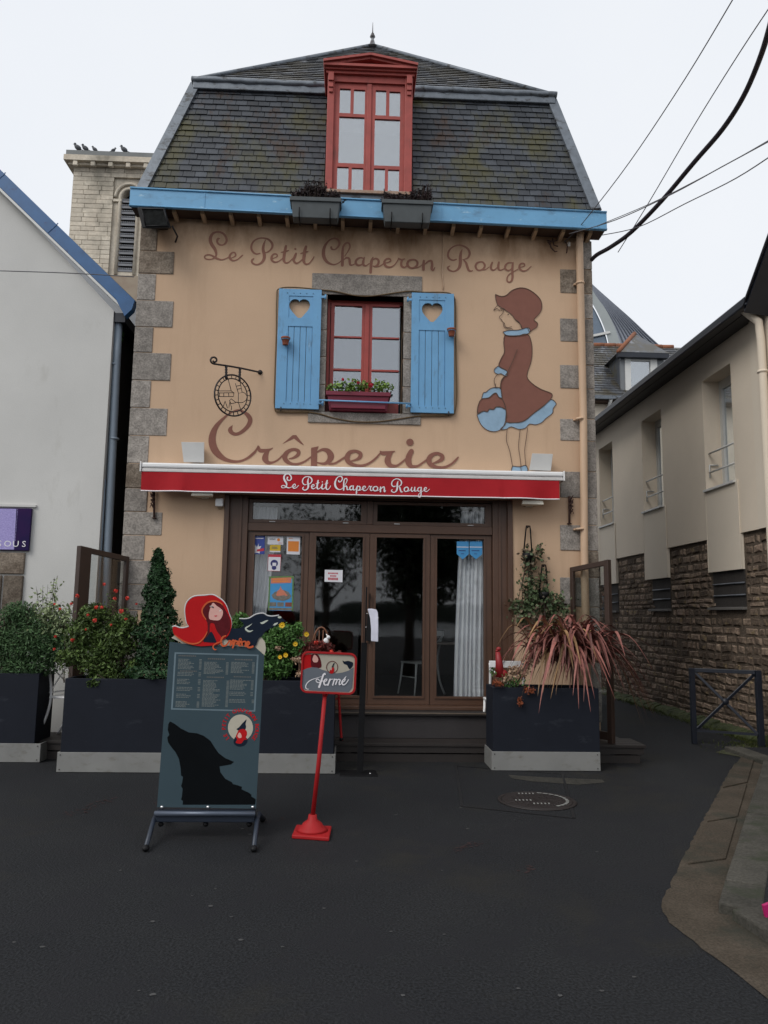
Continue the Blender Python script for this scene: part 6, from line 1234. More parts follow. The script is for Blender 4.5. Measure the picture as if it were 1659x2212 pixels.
# recessed panel with arch
npt = 14; arc = [(ocx+orad*math.cos(math.pi*k/npt), oz1-orad*.2+orad*1.15*math.sin(math.pi*k/npt)) for k in range(npt+1)]
mb = MB(); mb.plate([[(rx_0, rz_0), (rx_1, rz_0), (rx_1, rz_1), (rx_0, rz_1)], [(ox1, oz0)]+arc+[(ox0, oz0)]], lambda u, v: (u, TY+.14, v), lambda u, v: (u, TY+.6, v)); mb.build('arch_wall', STONEC, tw, recalc=True)
for rr_, yy, tt in ((orad*1.25, .10, .09), (orad*1.9, .06, .08)):
    mb = MB(); P = [Vector((ocx+rr_*math.cos(math.pi*k/20), TY+yy, oz1-orad*.2+rr_*1.08*math.sin(math.pi*k/20))) for k in range(21)]
    if rr_ < orad*1.5: P = [Vector((ocx+rr_, TY+yy, rz_0+.1))]+P+[Vector((ocx-rr_, TY+yy, rz_0+.1))]
    mb.tube(P, tt, 6); mb.build('arch_moulding', STONEC, tw)
B('impost', STONEC, tw, rx_0-.02, ocx-orad, TY+.02, TY+.3, oz1-orad*.6-.1, oz1-orad*.6+.04)
B('opening_back', DWALL, tw, ox0-.1, ox1+.1, TY+.75, TY+.8, oz0-.1, oz1+.6)
nl = 13; lh = (oz1-oz0)/nl
for k in range(nl):
    z = oz0+k*lh; mb = MB(); mb.box(ox0, ox1, TY+.11, TY+.149, z-lh*.02, z+lh*.55); mb.hexa([Vector((ox0, TY+.15, z)), Vector((ox1, TY+.15, z)), Vector((ox1, TY+.15, z+.05)), Vector((ox0, TY+.15, z+.05))], [Vector((ox0, TY+.62, z+lh*.95)), Vector((ox1, TY+.62, z+lh*.95)), Vector((ox1, TY+.62, z+lh*.95+.04)), Vector((ox0, TY+.62, z+lh*.95+.04))])
    for j in range(7): mb.ball((ox0+.08+j*(ox1-ox0-.16)/6, TY+.11, z+lh*.5), .06, .04, .05, 6)
    mb.build('louvre', LOUV, tw, recalc=True)
B('cornice', STONEC, tw, tx0-.38, -7.4, TY-.5, TY+7.9, ztp+.12, ztp+.42); B('cornice', STONEC, tw, tx0-.2, -7.5, TY-.25, TY+7.7, ztp, ztp+.118)
for k in range(9): x = tx0+.1+k*.93; B('modillion', STONEC, tw, x, x+.24, TY-.46, TY-.255, ztp-.16, ztp+.118, bev=.04)
B('lead_roof', LEADR, tw, tx0-.30, -7.4, TY-.42, TY+7.9, ztp+.42, ztp+.72)
for i, (px, lab) in enumerate(((655, 'leftmost pigeon perched upright on the tower roof edge'), (718, 'second pigeon from the left on the tower roof edge'), (798, 'third pigeon from the left on the tower roof edge'), (952, 'small pigeon fourth along the tower roof edge'), (1045, 'pigeon perched furthest right on the tower roof edge'))):
    p = V(zt_f(px, 115+(px-655)*.07), TY-.3); t = thing('pigeon', lab, 'bird', (p.x, TY-.3, ztp+.72), 'pigeons on the tower roof'); s_ = (1.25, 1.15, .9, .8, 1.2)[i]; d = (-1, -1, -1, 1, -1)[i]; c = Vector((p.x, TY-.3, ztp+.72+.17*s_))
    mb = MB(); T_ = Matrix.Rotation(R(-35*d), 3, 'Y'); mb.ball(c, .17*s_, .1*s_, .11*s_, 10, T_); mb.ball(c+Vector((.13*d*s_, 0, .16*s_)), .06*s_); mb.tube([c+Vector((.1*d*s_, 0, .05*s_)), c+Vector((.13*d*s_, 0, .15*s_))], .05*s_, 8); mb.tube([c+Vector((.18*d*s_, 0, .16*s_)), c+Vector((.23*d*s_, 0, .15*s_))], [.015, .004], 5)
    mb.hexa([c+Vector((-.1*d*s_, y, -.06*s_)) for y in (-.05, .05, .05, -.05)], [c+Vector((-.30*d*s_, y, -.14*s_-.02*q)) for y, q in ((-.04, 0), (.04, 0), (.04, 1), (-.04, 1))]); mb.build('body', mat('pigeon_feathers', (.07, .075, .085), .8, var=.4, scale=5), t, recalc=True)
    mb = MB(); mb.tube([c+Vector((.0, -.03, -.08*s_)), Vector((c.x, c.y-.03, ztp+.72))], .01, 4); mb.tube([c+Vector((.0, .03, -.08*s_)), Vector((c.x, c.y+.03, ztp+.72))], .01, 4); mb.build('leg', TERRA, t)
# ================================================================ RIGHT NEIGHBOUR
RX = 5.5
nbR = thing('cream_long_house', 'long cream rendered house on a rubble stone base receding on the right', 'house', (RX+3, 4, 0))
fnR = lambda u, d, v: Vector((RX+d, u, v))
wins = [(1.375, 2.295, 3.585, 5.335), (3.92, 4.86, 3.585, 5.335), (6.51, 7.40, 3.585, 5.335)]
mb = MB(); holes_wall(mb, .78, 12, 2.82, 5.72, 0, .35, wins, fnR); mb.build('rendered_wall', RCREAM, nbR)
# hanging cladding panels: below each window, down to z 2.31
for a, b in ((1.30, 2.30), (3.84, 4.86), (6.44, 7.42), (9, 10)): mb = MB(); holes_wall(mb, a, b, 2.31, 3.58, -.012, .36, [], fnR); mb.build('cladding_panel', RCREAM2, nbR)
for a, b, z0 in ((.2, .78, 2.80),): pass
for y in (1.30, 2.30, 3.84, 4.86, 6.44, 7.42):
    mb = MB(); mb.box(RX-.016, RX-.004, y-.008, y+.008, 2.31, 3.56); mb.build('panel_trim', RCREAM2, nbR)
B('end_wall', RCREAM2, nbR, RX-.02, RX+.35, -4.2, .775, 2.82, 5.75)
B('stone_lower_end', MORTAR, nbR, RX+.06, RX+.4, -4.2, .6, 0, 2.82)
B('wall_core', MORTAR, nbR, RX+.040, RX+.06+.3, .61, 12, 0, 2.815)
for k, (y0, y1, z0, z1) in enumerate(wins):
    wn = B('window', WPAINT, nbR, RX+.27, RX+.33, y0, y0+.05, z0, z1); ym = y0+.05
    B('window_frame', WPAINT, wn, RX+.27, RX+.33, y1-.05, y1, z0, z1); B('window_frame', WPAINT, wn, RX+.27, RX+.33, y0+.051, y1-.051, z1-.14, z1); B('window_frame', WPAINT, wn, RX+.27, RX+.33, y0+.051, y1-.051, z0, z0+.07)
    B('sash', WPAINT, wn, RX+.255, RX+.32, (y0+y1)/2-.04, (y0+y1)/2+.04, z0+.071, z1-.141, bev=.004); B('sash', WPAINT, wn, RX+.26, RX+.32, y0+.051, y0+.10, z0+.071, z1-.141); B('sash', WPAINT, wn, RX+.26, RX+.32, y1-.10, y1-.051, z0+.071, z1-.141)
    B('glass_pane', GL_UP, wn, RX+.295, RX+.30, y0+.05, y1-.05, z0+.07, z1-.14); B('dark_room', DARKI, wn, RX+.8, RX+.85, y0-.4, y1+.4, z0-.3, z1+.3)
    B('sill', WPAINT, wn, RX-.045, RX+.26, y0-.02, y1+.02, z0-.03, z0+.005, bev=.004)
    mb = MB()
    for zz in (z0+.28, z0+.58): mb.tube([(RX+.06, y0+.02, zz), (RX+.06, y1-.02, zz)], .016, 8)
    for yy in (y0+.02, y1-.02): mb.tube([(RX+.06, yy, z0+.20), (RX+.06, yy, z0+.40)], .012, 6); mb.tube([(RX+.06, yy, z0+.4), (RX+.2, yy, z0+.4)], .012, 6)
    mb.build('guard_rail', WPAINT, wn)
# gutter and soffit
gy = VX((1609, 648), 5.13).y; B('gutter', NAVY_G, nbR, 5.13, 5.27, gy, 12, 5.72, 5.85, bev=.02); B('soffit_board', NAVY_G, nbR, 5.272, RX+.4, gy, 12, 5.722, 5.76)
mb = MB(); mb.tube([(5.125, .86, 5.735), (5.125, 12, 5.735)], .012, 6); mb.build('gutter_lip', mat('gutter_lip_highlight', (.05, .05, .06), .4), nbR)  # paler than the gutter: the edge highlight is put into the lip colour
mb = MB(); mb.hexa([Vector((5.2, .9, 5.84)), Vector((5.2, 12, 5.84)), Vector((9, 12, 8.2)), Vector((9, .9, 8.2))], [Vector((5.2, .9, 5.88)), Vector((5.2, 12, 5.88)), Vector((9, 12, 8.3)), Vector((9, .9, 8.3))]); mb.build('roof_slope', SLATE_U, nbR)
# front wing verge
h0_, h1_ = VX((1606, 650), 5.15), VX((1660, 500), 5.15); dv = (h1_-h0_).normalized(); e_ = h0_+dv*4
mb = MB(); mb.hexa([h0_, h0_+Vector((.9, 0, 0)), h0_+Vector((.9, 0, -.28)), h0_+Vector((0, 0, -.16))], [e_, e_+Vector((.9, 0, 0)), e_+Vector((.9, 0, -.28)), e_+Vector((0, 0, -.16))]); mb.build('wing_verge', NAVY_G, nbR, recalc=True)
mb = MB(); mb.tube([h0_+Vector((-.01, 0, -.1)), e_+Vector((-.01, 0, -.1))], .016, 6); mb.build('wing_gutter_lip', MATS['gutter_lip_highlight'], nbR)
pA, pB = VX((1640, 665), RX-.1), VX((1657, 1140), RX-.1)
mb = MB(); mb.tube([Vector((RX-.25, pA.y+.1, 5.75)), Vector((RX-.12, pA.y, 5.55)), Vector((RX-.1, pA.y-.0, 5.3)), Vector((RX-.1, pA.y, 2.2)), Vector((RX-.1, pA.y, .1))], .055, 12); mb.build('downpipe', RCREAM, nbR)
p = VX((1652, 800), RX-.1); mb = MB(); mb.lathe([(.065, -.015), (.068, 0), (.065, .015)], (RX-.1, pA.y, p.z), 14); mb.build('pipe_collar', RCREAM, nbR)
# basement slots
slots = [(1.29, 2.13, 1.78, 2.31), (3.845, 4.5, 1.77, 2.31), (6.46, 6.95, 1.75, 2.3)]
for a, b, c_, d in slots:
    s_ = B('basement_opening', DWALL, nbR, RX+.032, RX+.038, a, b+.12, c_, d); B('ledge', mat('slate_ledge', (.15, .14, .13), .8), s_, RX-.02, RX+.045, a, b+.25, c_-.04, c_, bev=.004)
    for zz in (c_+.17, c_+.34): mb = MB(); mb.tube([(RX+.02, a, zz), (RX+.02, b+.1, zz)], .012, 6); mb.build('bar', mat('dull_bar', (.12, .13, .15), .4), s_)
# rubble stones: 300 single ones, the rest joined
tops = [(.6, .70, 2.82), (.70, 1.30, 2.80), (1.30, 2.30, 2.31), (2.30, 3.84, 2.80), (3.84, 4.86, 2.31), (4.86, 6.44, 2.80), (6.44, 7.42, 2.31), (7.42, 9, 2.8)]
def blocked(y, z):
    for a, b, c_, d in slots:
        e = b+(.0 if z < c_+.1 else .18*(z-c_)/.5)
        if a-.02 < y < e+.02 and c_-.05 < z < d: return True
    if 1.40 < y < 1.53 and 1.44 < z < 1.56: return True
    if 3.50 < y < 3.67 and 1.17 < z < 1.29: return True
    for a, b, t in tops:
        if a <= y < b: return z > t-.03
    return z > 2.8
stones = []; z = .03
while z < 2.8:
    h = random.uniform(.065, .145); y = .62+random.uniform(0, .1)
    while y < 8.6:
        w_ = random.uniform(.12, .42)*(1 if h < .09 else .85); w_ = min(w_, 8.7-y); yc, zc_ = y+w_/2, z+h/2
        pts_ = [(y+.02, zc_), (yc, zc_), (y+w_-.02, zc_), (yc, z+h-.01), (y+w_-.02, z+h-.01), (y+.02, z+h-.01)]
        if not any(blocked(*q) for q in pts_): stones.append((y, w_, z, h))
        else:
            ok = [q for q in np.linspace(y, y+w_, 9) if not blocked(q, zc_) and not blocked(q, z+h-.01)]
            if len(ok) > 3: stones.append((ok[0], ok[-1]-ok[0], z, h))
        y += w_+.008
    z += h+.006
stones.sort(key=lambda s_: -(s_[1]*s_[3])/((s_[0]+9.3)**3))
def stone_into(mb, s_, rn):
    y, w_, z, h = s_; j = lambda k=.010: random.uniform(-k, k); D_ = random.uniform(.0, .014); sk = random.uniform(-.012, .012)
    a = [Vector((RX+.07, y+.003, z+.003+sk)), Vector((RX+.07, y+w_-.003, z+.003-sk)), Vector((RX+.07, y+w_-.003, z+h-.003-sk)), Vector((RX+.07, y+.003, z+h-.003+sk))]
    m_ = .35*h; f = [Vector((RX+.045-D_*.8, p.y+(.5*m_ if i in (0, 3) else -.5*m_)*.6, p.z+(.5*m_ if i in (0, 1) else -.5*m_)*.5)) for i, p in enumerate(a)]
    g = [Vector((RX+.03-D_+j(.006), p.y+(m_ if i in (0, 3) else -m_)*.9+j(), p.z+(m_ if i in (0, 1) else -m_)*.6+j(.004))) for i, p in enumerate(a)]
    v = a+f+g; mb.mesh(v, [(0, 1, 5, 4), (1, 2, 6, 5), (2, 3, 7, 6), (3, 0, 4, 7), (4, 5, 9, 8), (5, 6, 10, 9), (6, 7, 11, 10), (7, 4, 8, 11), (8, 9, 10, 11)], rn=rn)
big = MB()
for i, s_ in enumerate(stones):
    rn = random.random()+.001
    if i < 298: mb = MB(); stone_into(mb, s_, rn); mb.build('rubble_stone', RUBBLE, nbR, recalc=True)
    else: stone_into(big, s_, rn)
big.build('rubble_masonry', RUBBLE, nbR, kind='stuff')
mb = MB(); n = 60
for k in range(n):
    y = .9+k*.13; w0 = .13+.03*math.sin(k*.7)+random.uniform(-.02, .02); h = .05+random.uniform(0, .03)
    mb.hexa([Vector((RX-w0, y, 0)), Vector((RX+.04, y, 0)), Vector((RX+.04, y+.13, 0)), Vector((RX-w0-.01, y+.13, 0))], [Vector((RX-w0+.05, y, h)), Vector((RX+.04, y, h+.04)), Vector((RX+.04, y+.13, h+.04)), Vector((RX-w0+.04, y+.13, h))])
mb.build('moss_strip', MOSS, ground, kind='stuff')
mb = MB()
for k in range(2600):
    t = random.random(); y = random.uniform(.0, 1.9) if t < .6 else random.uniform(1.9, 6); x = RX-.08-abs(random.gauss(0, .30 if y < .9 else .09)); 
    if x < 4.3: continue
    mb.mesh([Vector((x, y, .002)), Vector((x+.012, y, .002)), Vector((x+.006+random.gauss(0, .01), y+random.gauss(0, .01), random.uniform(.012, .05)))], [(0, 1, 2)], rn=random.random()+.001)
mb.build('moss_tufts', leafmat('moss_blade', (.018, .026, .008), (.07, .085, .02)), ground, kind='stuff')
mb = MB(); cxm = (4.75, .05)
mb.poly([(5.5, -1.2, .006), (5.45, .9, .006), (5.1, .75, .006), (4.75, .42, .006), (4.45, .12, .006), (4.62, -.2, .006), (4.9, -.35, .006), (5.0, -.9, .006)][::-1]); mb.build('mossy_patch', mat('mossy_earth', (.035, .028, .018), 1, col2=(.05, .058, .022), scale=7, bump=1, bscale=50), ground)
# weeds in front of the railing base
# ================================================================ RAILING
bL, bR = G((1500, 1607)), G((1645, 1617)); zt_b = V((1500, 1443), bL.y).z; sd_ = (bR-bL)
rail = thing('street_barrier', 'dark navy steel barrier with an X brace on the pavement corner', 'barrier', tuple((bL+bR)/2))
for p, lab in ((bL, 0), (bR, 1)):
    top = Vector((p.x, p.y, zt_b)); mb = MB(); mb.bar(p, top, .06 if lab == 0 else .07, .06, Vector((0, -1, 0))); mb.build('post', NAVY_G, rail, bev=.004)
mb = MB(); a, b = Vector((bL.x+.031, bL.y, zt_b-.025)), Vector((bR.x-.036, bR.y, zt_b-.025)); mb.bar(a, b, .05, .05, Vector((0, 0, 1))); mb.build('top_rail', NAVY_G, rail, bev=.004)
zb_r = .17; a2, b2_ = Vector((a.x, a.y, zb_r)), Vector((b.x, b.y, zb_r)); mb = MB(); mb.bar(a2, b2_, .03, .03, Vector((0, 0, 1))); mb.build('bottom_rail', NAVY_G, rail)
for p, q in ((a+Vector((0, 0, -.02)), b2_), (b+Vector((0, .012, -.02)), a2+Vector((0, .012, 0)))): mb = MB(); mb.bar(p, q, .032, .022, Vector((0, -1, 0))); mb.build('diagonal_brace', NAVY_G, rail)
cm = (a+b2_)/2; mb = MB(); mb.ball(cm+Vector((0, -.01, 0)), .045, .025, .045, 12); mb.build('centre_boss', NAVY_G, rail)
# pink edge object at the right border
pk = G(zg(1668, 850)); t = thing('pink_sign_corner', 'magenta plastic board corner poking in at the right edge of the pavement', 'board', (pk.x+.3, pk.y, .07)); p0, p1_, p2_, p3 = [V(zg(*q), pk.y-.05) for q in ((1638, 762), (1800, 700), (1800, 860), (1658, 850))]
mb = MB(); mb.hexa([p0, p1_, p2_, p3], [p+Vector((0, .02, 0)) for p in (p0, p1_, p2_, p3)]); mb.build('board_panel', PINK, t, bev=.004, recalc=True)
mb = MB(); mb.tube([(p2_.x-.05, p2_.y+.01, p2_.z+.05), (p2_.x-.05, p2_.y+.01, 0)], .012, 6); mb.tube([(p3.x+.22, p3.y+.01, p3.z+.02), (p3.x+.22, p3.y+.01, 0)], .012, 6); mb.build('leg', BLKM, t)
# ================================================================ HOUSES BEHIND, RIGHT
BYk = 14
bh = thing('slate_dormer_house', 'slate roofed house with a hipped dormer behind the cream house', 'house', (10, BYk+3, 0))
zh = zf(2400, 1130, 3.6875)
def H(x, y, Y=BYk): return V(zh(x, y), Y)
ezz = H(0, 1700).z
B('wall', RCREAM2, bh, 6.2, 17, BYk+.3, BYk+.5, 0, ezz-.05)
# main slope from eave up and back
s0 = Vector((5.0, BYk, ezz)); ridge_z = V((1340, 752), BYk+2.6).z
mb = MB(); mb.hexa([Vector((4.6, BYk, ezz)), Vector((17, BYk, ezz)), Vector((17, BYk+.02, ezz+.06)), Vector((4.6, BYk+.02, ezz+.06))], [Vector((4.6, BYk+2.6, ridge_z)), Vector((17, BYk+2.6, ridge_z)), Vector((17, BYk+2.6, ridge_z+.06)), Vector((4.6, BYk+2.6, ridge_z+.06))])
sr = mb.build('slate_roof', SLATE_U, bh)
mb = MB(); nrw = 22
for k in range(nrw):
    f0, f1_ = k/nrw, (k+1)/nrw; x = 4.6-(.15 if k % 2 else 0)
    while x < 13:
        y0, y1 = BYk+2.6*f0, BYk+2.6*f1_; za, zb = ezz+(ridge_z-ezz)*f0+.07, ezz+(ridge_z-ezz)*f1_+.06; mb.hexa([Vector((x, y0-.03, za)), Vector((x+.29, y0-.03, za)), Vector((x+.29, y0-.03, za+.02)), Vector((x, y0-.03, za+.02))], [Vector((x, y1, zb)), Vector((x+.29, y1, zb)), Vector((x+.29, y1, zb+.02)), Vector((x, y1, zb+.02))], rn=random.random()+.001); x += .3
mb.build('slate_rows', SLATE_U, sr, kind='stuff')
mb = MB()
for k in range(16): x = 4.6+k*.42; mb.tube([(x, BYk+2.6, ridge_z+.08), (x+.4, BYk+2.6, ridge_z+.09)], .09, 8)
mb.build('ridge_tile', TILE, bh)
B('gutter', ZINC, bh, 4.6, 17, BYk-.12, BYk, ezz-.06, ezz+.05); B('eaves_board', SOFFIT, bh, 4.6, 17, BYk, BYk+.3, ezz-.12, ezz-.02)
mb = MB(); p = H(155, 1780); mb.tube([(p.x, BYk-.06, ezz-.05), (p.x, BYk+.2, p.z-.1), (p.x, BYk+.2, 0)], .06, 8); mb.build('downpipe', WPAINT, bh)
dY = BYk+.25; q = [H(300, 1060, dY), H(935, 1060, dY)]; dz_t = H(600, 1050, dY).z; dz_b = ezz+.1; pn = rect(452, 1160, 745, 1600, dY, zh)
B('dormer', DGREY, bh, q[0].x, pn[0]-.18, dY, dY+.1, dz_b, dz_t); dm = B('dormer_side', DGREY, bh, pn[1]+.22, q[1].x, dY, dY+.1, dz_b, dz_t)
B('dormer_cheek', SLATE, bh, q[0].x, q[0].x+.05, dY+.11, dY+2, dz_b, dz_t); B('dormer_cheek', SLATE, bh, q[1].x-.05, q[1].x, dY+.11, dY+2, dz_b, dz_t)
wn = B('dormer_window', WPAINT, bh, pn[0]-.18, pn[0], dY-.03, dY+.08, dz_b, dz_t); B('window_frame', WPAINT, wn, pn[1], pn[1]+.22, dY-.03, dY+.08, dz_b, dz_t); B('window_frame', WPAINT, wn, pn[0], pn[1], dY-.01, dY+.08, pn[3], dz_t); B('glass_pane', GL_DORM, wn, pn[0], pn[1], dY+.03, dY+.035, dz_b, pn[3]); B('blind', mat('pale_blue_blind', (.2, .25, .3), .8), wn, pn[0], pn[1], dY+.2, dY+.21, dz_b, pn[3])
er0, er1, apx = H(270, 1020, dY-.2), H(1020, 1035, dY-.2), H(510, 752, dY+.9); ez2 = er0.z
mb = MB(); Q = [Vector((er0.x, dY-.2, ez2)), Vector((er1.x, dY-.2, ez2)), Vector((er1.x, dY+2.2, ez2)), Vector((er0.x-.0, dY+2.2, ez2))]; R_ = [Vector((apx.x, dY+.9, apx.z)), Vector((apx.x+.1, dY+3, apx.z))]
for f in ((Q[0], Q[1], R_[0]), (Q[1], Q[2], R_[1], R_[0]), (Q[3], Q[0], R_[0], R_[1]), (Q[3], Q[2], Q[1], Q[0])): mb.poly(f)
mb.build('dormer_roof', SLATE_U, bh); mb = MB(); mb.tube([Q[0], R_[0]], .07, 8); mb.build('hip_tile', TILE, bh)
B('dormer_fascia', NAVY_G, bh, er0.x, er1.x, dY-.19, dY, ez2-.16, ez2-.005)
# barrel vault building
bv = thing('vaulted_zinc_building', 'building with a curved ribbed zinc roof and arched glass wall behind the slate house', 'building', (12, 25, 0))
F0 = [V(p, 20) for p in ((1262, 600), (1285, 640), (1305, 668), (1322, 700), (1335, 735), (1342, 770), (1346, 830))]; S0 = [V(p, 26) for p in ((1262, 600), (1283, 622), (1320, 655), (1362, 692), (1402, 730), (1440, 765), (1470, 800))]
F1 = [V(p, 20) for p in ((1262, 640), (1279, 660), (1295, 690), (1306, 718), (1313, 745), (1318, 775), (1320, 830))]
mb = MB(); N_ = 9; Fs = [Vector(p) for p in catmull([tuple(p) for p in F0], 4)]; Ss = [Vector(p) for p in catmull([tuple(p) for p in S0], 4)]; m_ = len(Fs)
gr = [[Fs[i].lerp(Ss[i], k/N_) for i in range(m_)] for k in range(N_+1)]; vs = [p for row in gr for p in row]; mb.mesh(vs, [(k*m_+i, k*m_+i+1, (k+1)*m_+i+1, (k+1)*m_+i) for k in range(N_) for i in range(m_-1)], smooth=True); mb.build('ribbed_roof', ZRIB, bv)
for k in range(N_+1): mb = MB(); mb.tube([p+Vector((-.03, -.05, .05)) for p in gr[k]], .045, 5); mb.build('standing_seam', ZRIB, bv)
mb = MB(); F1s = [Vector(p) for p in catmull([tuple(p) for p in F1], 4)]; mb.mesh([p+Vector((0, -.1, 0)) for p in Fs+F1s], [(i, i+1, m_+i+1, m_+i) for i in range(m_-1)], smooth=True); mb.build('verge_band', ZPALE, bv)
mb = MB(); P = [Vector(p) for p in F1s]; bse = Vector((F1[0].x-2, 20, F1[-1].z)); mb.mesh([bse, Vector((bse.x, 20, F1[0].z))]+P, [tuple([0]+list(range(len(P)+1, 0, -1)))]); mb.build('arched_glazing', mat('sky_reflecting_glazing', (.12, .16, .21), .1, spec=1.0, metal=.3), bv)
b0_, b1_ = V((1280, 727), 19.9), V((1317, 718), 19.9); mb = MB(); mb.bar(b0_+Vector((-.5, 0, -.1)), b1_, .09, .1); mb.build('glazing_bar', WPAINT, bv)
B('body_wall', RCREAM2, bv, 7, 18, 26.2, 27, 0, S0[-1].z)
# ================================================================ PLANTS
def shrub(name, lab, loc, blobs, m, size, n, stems=8, asp=.45, grp=None):
    t = thing(name, lab, 'plant', loc, grp); pts = []; L = Vector(loc)
    for (c, r_, k) in blobs:
        c = Vector(c)
        for i in range(int(n*k)):
            d = Vector((random.gauss(0, 1), random.gauss(0, 1), random.gauss(0, 1))).normalized()*random.random()**.4; pts.append(c+Vector((d.x*r_[0], d.y*r_[1], d.z*r_[2]))*(1+random.uniform(-.1, .14)))
    st = MB()
    for i in range(stems):
        c = Vector(random.choice(blobs)[0]); st.tube([L+Vector((random.gauss(0, .05), random.gauss(0, .04), 0)), L.lerp(c, .5)+Vector((random.gauss(0, .04), 0, 0)), c+Vector((random.gauss(0, .06), random.gauss(0, .04), random.uniform(0, .1)))], [.010, .007, .003], 5)
    st.build('stem', BARK, t); lf = MB(); leaves(lf, pts, size, .45, aspect=asp); lf.build('foliage', m, t, kind='stuff'); return t
def sprig(mb, st, a, b, n, size):   # a shoot with paired leaves
    a, b = Vector(a), Vector(b); st.tube([a, a.lerp(b, .5)+Vector((random.gauss(0, .01), 0, 0)), b], [.004, .003, .0015], 4, cap=False)
    for k in range(n):
        p = a.lerp(b, .3+.7*k/n); leaves(mb, [p+Vector((random.gauss(0, size*.5), random.gauss(0, size*.4), random.gauss(0, size*.15)))], size, .3)
Yp = -1.0
def at(x, y, Y=Yp): return tuple(V((x, y), Y))
# far left pair
dk = shrub('shrub', 'dense dark green fine-leaved shrub at the left edge', (-3.95, -.54, .8), [(at(15, 1400, -.55), (.22, .17, .22), 1), (at(60, 1385, -.6), (.27, .2, .27), 1.6), (at(40, 1330, -.55), (.18, .16, .16), .8), (at(110, 1400, -.6), (.2, .17, .2), 1), (at(-20, 1380, -.55), (.2, .17, .25), .8), (at(60, 1440, -.6), (.34, .18, .12), 1)], L_DARK, .042, 2400, 12, .3)
lf, st = MB(), MB()
for k in range(60):
    tx = random.uniform(-20, 140); ty = 1300+abs(tx-50)*.35+random.uniform(0, 50); sprig(lf, st, at(tx+random.gauss(0, 6), ty+70, -.6), at(tx+random.gauss(0, 8), ty-12, -.62+random.gauss(0, .06)), 16, .036)
st.build('stem', BARK, dk); lf.build('shoot_leaves', L_DARK, dk, kind='stuff')
va = thing('variegated_shrub', 'taller variegated shrub with pale edged leaves against the white wall', 'plant', (-3.62, -.5, .8)); lf, st = MB(), MB()
for (bx, by, tx, ty) in ((95, 1420, 118, 1238), (100, 1410, 88, 1262), (100, 1400, 70, 1290), (108, 1410, 150, 1300), (100, 1400, 128, 1310), (90, 1400, 100, 1290), (110, 1400, 165, 1330), (80, 1400, 55, 1320), (120, 1400, 140, 1340), (112, 1400, 112, 1320)):
    for k in range(5): sprig(lf, st, at(bx+random.gauss(0, 6), by, -.45), at(tx+random.gauss(0, 7), ty+random.uniform(0, 26), -.5+random.gauss(0, .06)), 18, .05)
for k in range(1100): lf_p = Vector(at(random.gauss(108, 30), random.gauss(1350, 24), -.5+random.gauss(0, .1))); leaves(lf, [lf_p], .052, .3)
st.build('stem', BARK, va); lf.build('foliage', L_VAR, va, kind='stuff')
# red flowered shrub
ab = shrub('flowering_shrub', 'olive green shrub dotted with coral red flowers in the long navy planter', (-2.3, -1.02, .8), [(at(215, 1420), (.26, .2, .2), 1.3), (at(180, 1370), (.2, .18, .18), 1), (at(250, 1385), (.24, .18, .2), 1.2), (at(205, 1330), (.17, .15, .13), .7), (at(265, 1350), (.16, .14, .12), .6), (at(235, 1455), (.22, .14, .10), .7), (at(150, 1420), (.14, .15, .1), .35), (at(205, 1475, -1.2), (.09, .08, .05), .25), (at(290, 1440), (.1, .12, .1), .4)], L_OLIVE, .038, 1800, 16, .5)
st, lf = MB(), MB()
for (tx, ty) in ((232, 1272), (250, 1290), (176, 1310), (142, 1340), (292, 1318), (200, 1300), (220, 1300), (158, 1330), (278, 1310), (130, 1400), (262, 1300)):
    for k in range(3): sprig(lf, st, at(tx+random.gauss(0, 12)+8, ty+75), at(tx+random.gauss(0, 5), ty+random.uniform(0, 14)), 11, .034)
st.build('stem', BARK, ab); lf.build('shoot_leaves', L_OLIVE, ab, kind='stuff')
for (fx, fy, r_) in ((225, 1262, .018), (250, 1276, .022), (248, 1293, .018), (275, 1292, .020), (167, 1287, .020), (207, 1312, .020), (220, 1312, .016), (154, 1304, .015), (262, 1320, .022), (190, 1328, .015), (205, 1340, .022), (272, 1337, .014), (118, 1305, .012), (130, 1315, .014), (157, 1382, .020), (120, 1375, .014), (117, 1402, .013), (295, 1305, .012), (240, 1350, .012), (185, 1360, .011)):
    c = Vector(at(fx, fy, -1.16)); mb = MB(); bloom(mb, c, r_*1.25, 30); mb.build('flower', F_RED, ab)
# conifer
cn = thing('conifer', 'dark green cone-shaped dwarf conifer in the long navy planter', 'plant', (V((343, 1460), -1.0).x, -1.0, .8)); base, tip = V((345, 1462), -1.0), V((342, 1188), -1.0); lf, st = MB(), MB(); Hc = tip.z-base.z
for k in range(8200):
    t = random.random()**1.25; rr_ = (.285*(1-t)**.72*(1+.16*math.sin(t*19+1))+.012)*(random.random()**.35)*(1+.14*math.sin(t*41)); a = random.uniform(0, 6.28); c = base.lerp(tip, t)+Vector((math.cos(a)*rr_, math.sin(a)*rr_*.85, random.gauss(0, .01)))
    out = Vector((math.cos(a), math.sin(a), .9)).normalized(); leaves(lf, [c], .050, .4, out*1.0, .42)
for k in range(60):
    t = random.uniform(.05, .93); a = random.uniform(0, 6.28); rr_ = .265*(1-t)**.72; c = base.lerp(tip, t); e = c+Vector((math.cos(a)*rr_*1.15, math.sin(a)*rr_, .09)); 
    for j in range(34): leaves(lf, [c.lerp(e, .6+.45*j/34)+Vector((random.gauss(0, .012), random.gauss(0, .012), random.gauss(0, .014)))], .03, .3, aspect=.35)
st.tube([base-Vector((0, 0, .15)), tip], [.02, .003], 6); st.build('trunk', BARK, cn); lf.build('foliage', L_CON, cn, kind='stuff')
